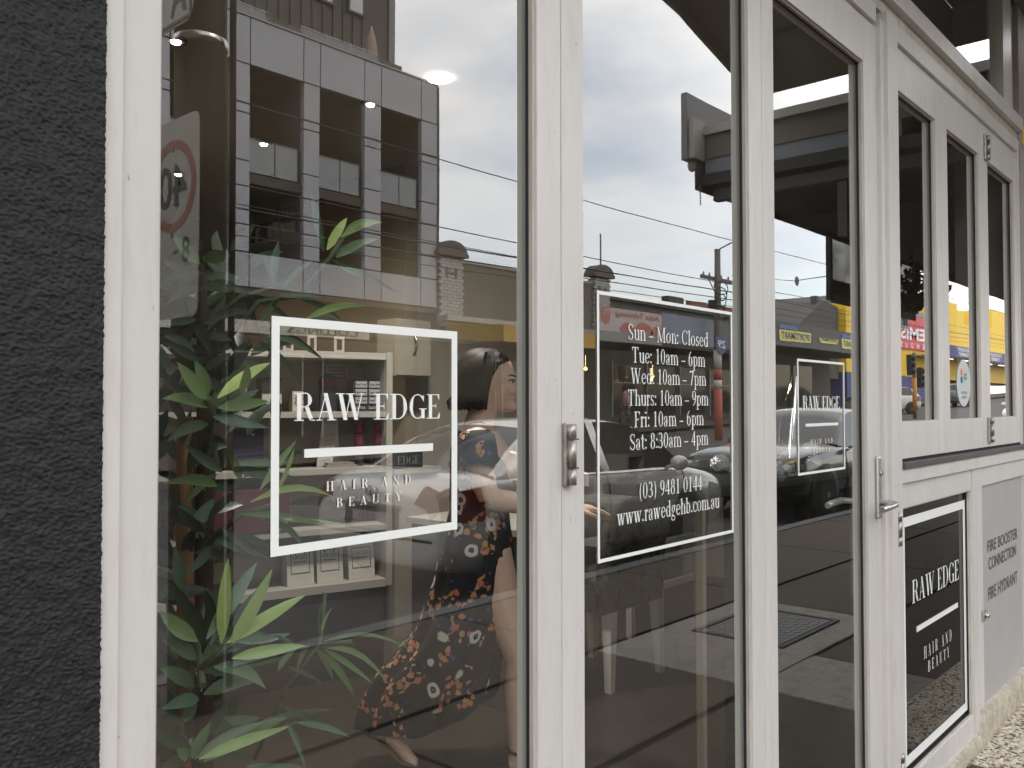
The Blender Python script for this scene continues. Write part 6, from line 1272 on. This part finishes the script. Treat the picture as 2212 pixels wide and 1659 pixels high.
car('grey_hatchback', 'grey hatchback waiting across the road before the blue wall', 'car', (60, -14.5, hill(60) - .12), 0.0, GRYC, 3.63, 1.68, mini, (.12, .55, 2.05, 2.62), (1.42, .60), ((.62, .29), (3.05, .29)))
MB.build = _old_build
# ---------------------------------------------------------------- the woman walking through the salon
_R0 = Vector((sin(YAW), -cos(YAW), 0)); _F0 = Vector((cos(YAW), sin(YAW), 0))
def person_frame(depth): return lambda X, Y, Z: Vector((0, -1, 0)) + _R0 * X + _F0 * (depth + Y) + Vector((0, 0, Z))
SKIN = bpy.data.materials.new('skin'); SKIN.use_nodes = True
_b = SKIN.node_tree.nodes['Principled BSDF']; _b.inputs['Base Color'].default_value = (.80, .545, .425, 1); _b.inputs['Roughness'].default_value = .45; _b.inputs['Subsurface Weight'].default_value = .12; _b.inputs['Subsurface Radius'].default_value = (.02, .008, .004)
def remeshed(mb, name, m, parent, voxel, smooth=3):
    o = mb.build(name, m, parent, fix=False)
    r = o.modifiers.new('r', 'REMESH'); r.mode = 'VOXEL'; r.voxel_size = voxel; r.use_smooth_shade = True
    s = o.modifiers.new('s', 'SMOOTH'); s.iterations = smooth; s.factor = .5
    dg = bpy.context.evaluated_depsgraph_get(); me = bpy.data.meshes.new_from_object(o.evaluated_get(dg)); old = o.data
    o.modifiers.clear(); o.data = me; bpy.data.meshes.remove(old); me.name = name
    for p in me.polygons: p.use_smooth = True
    return o
woman = thing('person', 'woman with dark bob in black floral dress, walking right with one arm out', 'person', tuple(person_frame(3.5)(-.15, 0, 0)))
W = person_frame(3.5)
def tub(mb, pts, rad, seg=14, flat=1.0): mb.tube([W(*p) for p in pts], rad, seg, 0, True, flat)
RotW = Matrix((( _R0.x, _F0.x, 0), (_R0.y, _F0.y, 0), (0, 0, 1)))
def el(mb, c, r, tilt=0.0, yaw=0.0, seg=18, rings=12): mb.ell(W(*c), r, seg, rings, 0, RotW @ Matrix.Rotation(yaw, 3, 'Z') @ Matrix.Rotation(tilt, 3, 'Y'))
b = MB()
# skull, jaw and face, tilted a little down
el(b, (-.088, 0, 1.535), (.100, .074, .098)); el(b, (-.052, 0, 1.475), (.070, .058, .082), .25); el(b, (-.030, 0, 1.420), (.040, .036, .032), .3)
el(b, (-.022, 0, 1.520), (.040, .052, .050)); el(b, (-.012, -.034, 1.478), (.026, .022, .024)); el(b, (-.012, .034, 1.478), (.026, .022, .024))
tub(b, [(.004, 0, 1.522), (.016, 0, 1.497), (.027, 0, 1.472)], [.008, .010, .0125], 10); el(b, (.020, 0, 1.466), (.012, .015, .008)); el(b, (.008, 0, 1.437), (.014, .022, .012)); el(b, (-.002, 0, 1.412), (.024, .024, .022))
el(b, (-.004, -.027, 1.522), (.014, .024, .006)); el(b, (-.004, .027, 1.522), (.014, .024, .006))
el(b, (-.095, -.074, 1.495), (.018, .008, .030)); el(b, (-.095, .074, 1.495), (.018, .008, .030))
# neck, chest, back, shoulders
tub(b, [(-.105, 0, 1.47), (-.118, 0, 1.40), (-.135, 0, 1.33), (-.14, 0, 1.26)], [.056, .053, .062, .09], 16)
b.loft([[W(cx + rx * cos(q), ry * sin(q), z) for q in [2 * pi * k / 24 for k in range(24)]] for z, cx, rx, ry in ((1.345, -.135, .05, .08), (1.315, -.135, .075, .145), (1.27, -.125, .098, .165), (1.20, -.11, .118, .16), (1.12, -.105, .125, .15), (1.04, -.125, .108, .128), (.97, -.135, .10, .125), (.88, -.135, .125, .16), (.80, -.13, .13, .165), (.74, -.12, .10, .13))])
el(b, (-.01, -.075, 1.17), (.062, .066, .062)); el(b, (-.01, .075, 1.17), (.062, .066, .062))
# near arm: upper arm down, forearm reaching out to the right
el(b, (-.13, -.165, 1.275), (.058, .058, .060))
tub(b, [(-.13, -.170, 1.285), (-.125, -.195, 1.20), (-.105, -.205, 1.12), (-.085, -.205, 1.065)], [.054, .052, .047, .042])
tub(b, [(-.092, -.205, 1.068), (-.01, -.20, 1.055), (.08, -.185, 1.040), (.17, -.17, 1.028), (.235, -.16, 1.024)], [.041, .043, .038, .030, .024])
tub(b, [(.225, -.16, 1.024), (.255, -.155, 1.024), (.295, -.15, 1.02), (.315, -.148, 1.012)], [.024, .028, .030, .024], 14, .62)
for k, (dy, dz, ln) in enumerate(((-.026, .010, .062), (-.009, .008, .070), (.009, .002, .066), (.024, -.006, .052))):
    tub(b, [(.300, -.150 + dy * .8, 1.014 + dz), (.300 + ln * .55, -.150 + dy, 1.006 + dz), (.300 + ln, -.150 + dy, .988 + dz), (.300 + ln * 1.18, -.150 + dy, .968 + dz)], [.0098, .0094, .0086, .0074], 9)
tub(b, [(.250, -.178, 1.020), (.280, -.192, 1.010), (.312, -.196, .998), (.332, -.194, .986)], [.013, .011, .0098, .008], 9)
# far arm, held forward
el(b, (-.13, .165, 1.275), (.058, .058, .060)); tub(b, [(-.13, .17, 1.285), (-.09, .19, 1.19), (-.02, .195, 1.10)], [.053, .050, .042]); tub(b, [(-.025, .195, 1.105), (.08, .17, 1.10), (.19, .13, 1.12)], [.042, .038, .026]); tub(b, [(.185, .13, 1.12), (.22, .12, 1.125), (.26, .11, 1.12)], [.025, .028, .022], 12, .6)
for dz in (-.022, -.007, .008, .022): tub(b, [(.25, .112, 1.12 + dz), (.285, .10, 1.118 + dz), (.315, .09, 1.108 + dz)], [.0095, .009, .0075], 9)
tub(b, [(.21, .10, 1.13), (.235, .08, 1.145), (.26, .07, 1.148)], [.012, .0105, .008], 9)
# legs: front leg straight, back leg trailing with the heel raised
tub(b, [(-.10, -.055, .84), (-.05, -.07, .66), (.022, -.085, .47), (.030, -.085, .42), (.022, -.09, .31), (.022, -.09, .17), (.018, -.09, .085), (.016, -.09, .05)], [.098, .085, .064, .058, .056, .044, .033, .034], 16)
tub(b, [(-.015, -.09, .035), (.04, -.09, .045), (.10, -.09, .030), (.17, -.09, .018), (.20, -.09, .014)], [.030, .036, .034, .030, .016], 14, .72)
tub(b, [(-.17, .06, .84), (-.20, .06, .66), (-.235, .04, .47), (-.27, .02, .42), (-.36, .0, .30), (-.43, -.02, .19), (-.468, -.03, .13)], [.10, .086, .062, .057, .054, .042, .033], 16)
tub(b, [(-.495, -.03, .118), (-.468, -.03, .105), (-.435, -.03, .070), (-.405, -.03, .032), (-.375, -.03, .016)], [.028, .036, .034, .030, .015], 14, .80)
for k in range(5):
    tub(b, [(-.40, -.052 + .011 * k, .028), (-.372 - .003 * k, -.054 + .012 * k, .014)], [.011, .0085], 8); tub(b, [(.175, -.112 + .011 * k, .016), (.212 - .005 * k, -.114 + .012 * k, .011)], [.011, .0085], 8)
remeshed(b, 'body', SKIN, woman, .0055, 4)
# face details
EYEW = mat('eye_white', (.7, .68, .65), .2); IRIS = mat('iris_dark', (.03, .02, .012), .2); BROWM = mat('brow_brown', (.035, .02, .014), .8); LIP = mat('lip_rose', (.42, .13, .115), .4)
for s in (-1, 1):
    e_ = MB(); el(e_, (-.003, .038 * s, 1.511), (.0125, .0100, .0060)); e_ = e_.build('eye', EYEW, woman)
    i_ = MB(); el(i_, (.0035, .0405 * s, 1.5098), (.0052, .0068, .0054)); i_.build('iris', IRIS, e_)
    l_ = MB(); tub(l_, [(-.017, .0475 * s, 1.5125), (-.006, .0490 * s, 1.5175), (.005, .0455 * s, 1.5180), (.0125, .036 * s, 1.5140)], .0026, 6); l_.build('eyelash', BROWM, e_)
    w_ = MB(); tub(w_, [(-.022, .0485 * s, 1.5275), (-.006, .0470 * s, 1.5365), (.007, .0415 * s, 1.5350), (.0155, .029 * s, 1.5310)], [.0018, .0032, .0040, .003], 7); w_.build('eyebrow', BROWM, woman)
l_ = MB(); tub(l_, [(.006, -.021, 1.437), (.018, -.010, 1.443), (.0205, 0, 1.4425), (.018, .010, 1.443), (.006, .021, 1.437)], [.002, .0045, .005, .0045, .002], 8); tub(l_, [(.006, -.020, 1.435), (.016, -.010, 1.431), (.0185, 0, 1.430), (.016, .010, 1.431), (.006, .020, 1.435)], [.002, .005, .006, .005, .002], 8); l_.build('lips', LIP, woman)
# hair: a chin length bob of many locks over a cap
HAIR = mat('dark_brown_hair', (.020, .0095, .006), .6, spec=.25, var=.5, scale=60, stretch=(1, 1, .12)); rh = random.Random(4)
b = MB(); el(b, (-.124, 0, 1.562), (.100, .083, .086)); el(b, (-.094, 0, 1.577), (.088, .071, .064))
for layer in range(2):
    for k in range(120):
        th = R(99 + (360 - 198) * (k + rh.random()) / 120); c, s = cos(th), sin(th); f = 1 + layer * .06
        ex, ey = .106 * f, .086 * f; back = max(0, -c); end = 1.395 + .02 * rh.random() + .016 * max(0, c) - .0 * back; flick = rh.uniform(-.004, .02) + .014 * back
        part = (-.078, -.010 if s < 0 else .010, 1.640)
        pts = [part, (-.10 + ex * c * .62, ey * s * .62, 1.622), (-.102 + ex * c * .95, ey * s * .95, 1.585), (-.104 + ex * c * 1.05, ey * s * 1.06, 1.53), (-.106 + ex * c * 1.07, ey * s * 1.10, 1.47), (-.108 + ex * c * 1.05 + flick * c, ey * s * 1.08 + flick * s, 1.43), (-.110 + (ex + flick) * c * 1.0, (ey + flick) * s, end)]
        b.tube([W(*p) for p in pts], [.004, .011, .014, .014, .013, .010, .003], 6, 0, True, .45)
for s in (-1, 1):        # locks falling beside the face
    for k in range(12):
        a = k / 12; b.tube([W(-.074 + .01 * a, .010 * s, 1.640), W(-.048 - .02 * a, .046 * s, 1.620), W(-.062 - .03 * a, .069 * s, 1.572), W(-.086 - .03 * a, .081 * s, 1.53), W(-.098 - .03 * a, .084 * s, 1.465), W(-.100 - .03 * a, .080 * s, 1.395 + .014 * rh.random())], [.004, .009, .011, .011, .009, .002], 6, 0, True, .5)
for s in (-1, 1):        # locks combed from the parting over the temple
    for i in range(20):
        x0 = -.018 - .0062 * i; zt = 1.577 + .064 * math.sqrt(max(.05, 1 - ((x0 + .094) / .088) ** 2)) + .003; j = rh.uniform(-.004, .004)
        b.tube([W(x0, .004 * s, zt), W(x0 - .014, .040 * s, zt - .012), W(x0 - .034 + j, .070 * s, 1.588), W(-.082 - .0035 * i + j, .084 * s, 1.54), W(-.098 - .0032 * i, .089 * s, 1.475), W(-.102 - .0030 * i + j, .085 * s, 1.398 + .02 * rh.random())], [.005, .009, .011, .012, .011, .003], 6, 0, True, .5)
h_ = b.build('hair', HAIR, woman, fix=False)
# dress
DR = bpy.data.materials.new('floral_dress'); DR.use_nodes = True; nt = DR.node_tree; N_ = nt.nodes; K_ = nt.links; bs = N_['Principled BSDF']; bs.inputs['Roughness'].default_value = .8
tc = N_.new('ShaderNodeTexCoord')
def vor(scale, rnd_=1.0, dist=.06):
    nz = N_.new('ShaderNodeTexNoise'); nz.inputs['Scale'].default_value = scale * 2.2; K_.new(tc.outputs['Object'], nz.inputs['Vector'])
    mx = N_.new('ShaderNodeVectorMath'); mx.operation = 'MULTIPLY_ADD'; K_.new(nz.outputs['Color'], mx.inputs[0]); mx.inputs[1].default_value = (dist, dist, dist); K_.new(tc.outputs['Object'], mx.inputs[2])
    v = N_.new('ShaderNodeTexVoronoi'); v.inputs['Scale'].default_value = scale; v.inputs['Randomness'].default_value = rnd_; K_.new(mx.outputs[0], v.inputs['Vector']); return v
def ramp(src, stops, interp='CONSTANT'):
    r = N_.new('ShaderNodeValToRGB'); K_.new(src, r.inputs[0]); r.color_ramp.interpolation = interp; e = r.color_ramp.elements
    while len(e) < len(stops): e.new(.5)
    for q, (p, c) in zip(e, stops): q.position = p; q.color = (*c, 1)
    return r.outputs[0]
def mth(op, a, c):
    n = N_.new('ShaderNodeMath'); n.operation = op
    for i, x in enumerate((a, c)):
        if isinstance(x, (int, float)): n.inputs[i].default_value = x
        else: K_.new(x, n.inputs[i])
    return n.outputs[0]
def mixc(f, a, c):
    n = N_.new('ShaderNodeMixRGB'); K_.new(f, n.inputs[0]); (K_.new(a, n.inputs[1]) if not isinstance(a, tuple) else setattr(n.inputs[1], 'default_value', (*a, 1))); (K_.new(c, n.inputs[2]) if not isinstance(c, tuple) else setattr(n.inputs[2], 'default_value', (*c, 1))); return n.outputs[0]
def sep(c): n = N_.new('ShaderNodeSeparateColor'); K_.new(c, n.inputs[0]); return n.outputs
v1 = vor(36, 1, .018); s1 = sep(v1.outputs['Color'])
band = N_.new('ShaderNodeTexNoise'); band.inputs['Scale'].default_value = 10; band.inputs['Detail'].default_value = 1; K_.new(tc.outputs['Object'], band.inputs['Vector'])
m1 = mth('MULTIPLY', mth('LESS_THAN', v1.outputs['Distance'], .46), mth('GREATER_THAN', band.outputs['Fac'], .555))
col = mixc(m1, (.0075, .010, .012), ramp(s1[0], [(0, (.60, .20, .10)), (.35, (.66, .30, .18)), (.7, (.62, .36, .22)), (.92, (.55, .30, .05))]))
v3 = vor(30, 1, .02); s3 = sep(v3.outputs['Color']); col = mixc(mth('MULTIPLY', mth('LESS_THAN', v3.outputs['Distance'], .26), mth('GREATER_THAN', s3[0], .90)), col, (.05, .09, .36))
v2 = vor(10.5, 1, .022); s2 = sep(v2.outputs['Color']); col = mixc(mth('MULTIPLY', mth('LESS_THAN', v2.outputs['Distance'], .30), mth('GREATER_THAN', s2[0], .52)), col, ramp(v2.outputs['Distance'], [(0, (.50, .34, .04)), (.035, (.015, .018, .08)), (.125, (.76, .74, .70)), (.275, (.34, .35, .40))]))
K_.new(col, bs.inputs['Base Color'])
def dring(z, cx, cy_, rx, ry, zf=0.0, amp=0.0, ph=0.0, nf=9, n=72):
    o = []
    for k in range(n):
        q = 2 * pi * k / n; f = 1 + amp * (sin(nf * q + ph) + .5 * sin((nf * 2 - 3) * q + 2 * ph)); o.append(W(cx + rx * cos(q) * f, cy_ + ry * sin(q) * f, z + zf * max(0, cos(q)) ** 1.5))
    return o
b = MB()
b.loft([dring(1.318, -.140, 0, .082, .158, -.085), dring(1.285, -.130, 0, .104, .172, -.10), dring(1.24, -.118, 0, .128, .176, -.075), dring(1.18, -.103, 0, .150, .172, -.03), dring(1.12, -.105, 0, .146, .163, 0, .008), dring(1.05, -.125, 0, .126, .146, 0, .012), dring(1.00, -.132, 0, .118, .140, 0, .012), dring(.93, -.138, 0, .130, .160, 0, .015, .4), dring(.84, -.142, 0, .148, .182, 0, .02, .7), dring(.74, -.150, 0, .160, .188, 0, .03, .9), dring(.66, -.165, 0, .172, .184, 0, .035, 1.1),
        dring(.58, -.185, .0, .182, .178, 0, .04, 1.3), dring(.50, -.215, .0, .190, .172, 0, .045, 1.6), dring(.42, -.262, .0, .212, .168, 0, .05, 1.9), dring(.34, -.300, .0, .245, .160, .02, .055, 2.2), dring(.27, -.325, .0, .262, .150, .045, .06, 2.5), dring(.20, -.345, -.005, .262, .140, .075, .065, 2.8), dring(.150, -.37, -.01, .245, .125, .105, .07, 3.0)], 0, True, False)
d_ = b.build('dress', DR, woman, fix=False)
for s in (-1, 1):
    b = MB(); b.loft([[W(x + r * cos(q) * (1.0), s * y + r * .95 * sin(q), z + .25 * r * s * sin(q)) for q in [2 * pi * k / 24 for k in range(24)]] for x, y, z, r in ((-.132, .125, 1.318, .045), (-.132, .165, 1.305, .066), (-.128, .190, 1.265, .071), (-.118, .204, 1.205, .068), (-.112, .210, 1.185, .066))], 0, True, False); b.build('sleeve', DR, d_, fix=False)
b = MB()
for s in (-1, 1): b.tube([W(-.165, .055 * s, 1.345), W(-.12, .060 * s, 1.352), W(-.07, .05 * s, 1.315), W(-.045, .03 * s, 1.27)], .009, 8, 0, True, .5)
b.build('neck_strap', mat('strap_black', (.012, .012, .013), .6), d_)
b = MB(); m_ = 18; b.tube([W(.018 + .038 * cos(2 * pi * i / m_), -.09 + .040 * sin(2 * pi * i / m_), .083 - .010 * cos(2 * pi * i / m_)) for i in range(m_ + 1)], .0065, 8, 0, False); b.build('ankle_strap', mat('strap_black', (.012, .012, .013)), woman)
SOLE = mat('sandal_tan', (.22, .13, .075), .6)
b = MB(); b.tube([W(-.045, -.09, .006), W(.05, -.09, .007), (W(.20, -.09, .006))], [.03, .036, .03], 12, 0, True, .16); b.build('sandal', SOLE, woman)
b = MB(); b.tube([W(-.527, -.03, .098), W(-.478, -.03, .062), W(-.435, -.03, .022), W(-.37, -.03, .006)], [.024, .034, .036, .028], 12, 0, True, .16); b.build('sandal', SOLE, woman)
# a distant walker on the far footpath, seen only in the glass
fw = thing('person', 'small far pedestrian in pink top and floral trousers across the street', 'person', (28.3, -18.3, hill(28.3)))
P2 = lambda X, Y, Z: Vector((28.3 + X, -18.3 + Y, hill(28.3) + Z))
b = MB(); b.ell(P2(0, 0, 1.55), (.095, .08, .115)); b.tube([P2(0, 0, 1.46), P2(0, 0, 1.36)], [.05, .06], 10); b.tube([P2(0, 0, 1.36), P2(0, 0, 1.1), P2(0, 0, .9)], [.14, .13, .15], 12)
for s in (-1, 1): b.tube([P2(.0, .1 * s, .92), P2(.12 * s, .09 * s, .5), P2(.22 * s - .05, .09 * s, .08)], [.09, .065, .04], 10); b.tube([P2(0, .17 * s, 1.34), P2(-.08 * s, .2 * s, 1.08), P2(.04 * s, .2 * s, .86)], [.05, .042, .03], 10); b.ell(P2(.22 * s, .09 * s, .05), (.12, .045, .045))
remeshed(b, 'body', SKIN, fw, .014, 2)
b = MB(); b.tube([P2(0, 0, 1.40), P2(0, 0, 1.15), P2(0, 0, .93)], [.155, .15, .165], 14); b.build('top', mat('pink_top', (.42, .2, .19), .8), fw)
b = MB()
for s in (-1, 1): b.tube([P2(.0, .08 * s, .97), P2(.12 * s, .09 * s, .5), P2(.2 * s - .05, .09 * s, .14)], [.115, .085, .075], 10)
b.build('trousers', DR, fw); b = MB(); b.ell(P2(-.02, 0, 1.585), (.105, .095, .105)); b.build('hair', HAIR, fw)
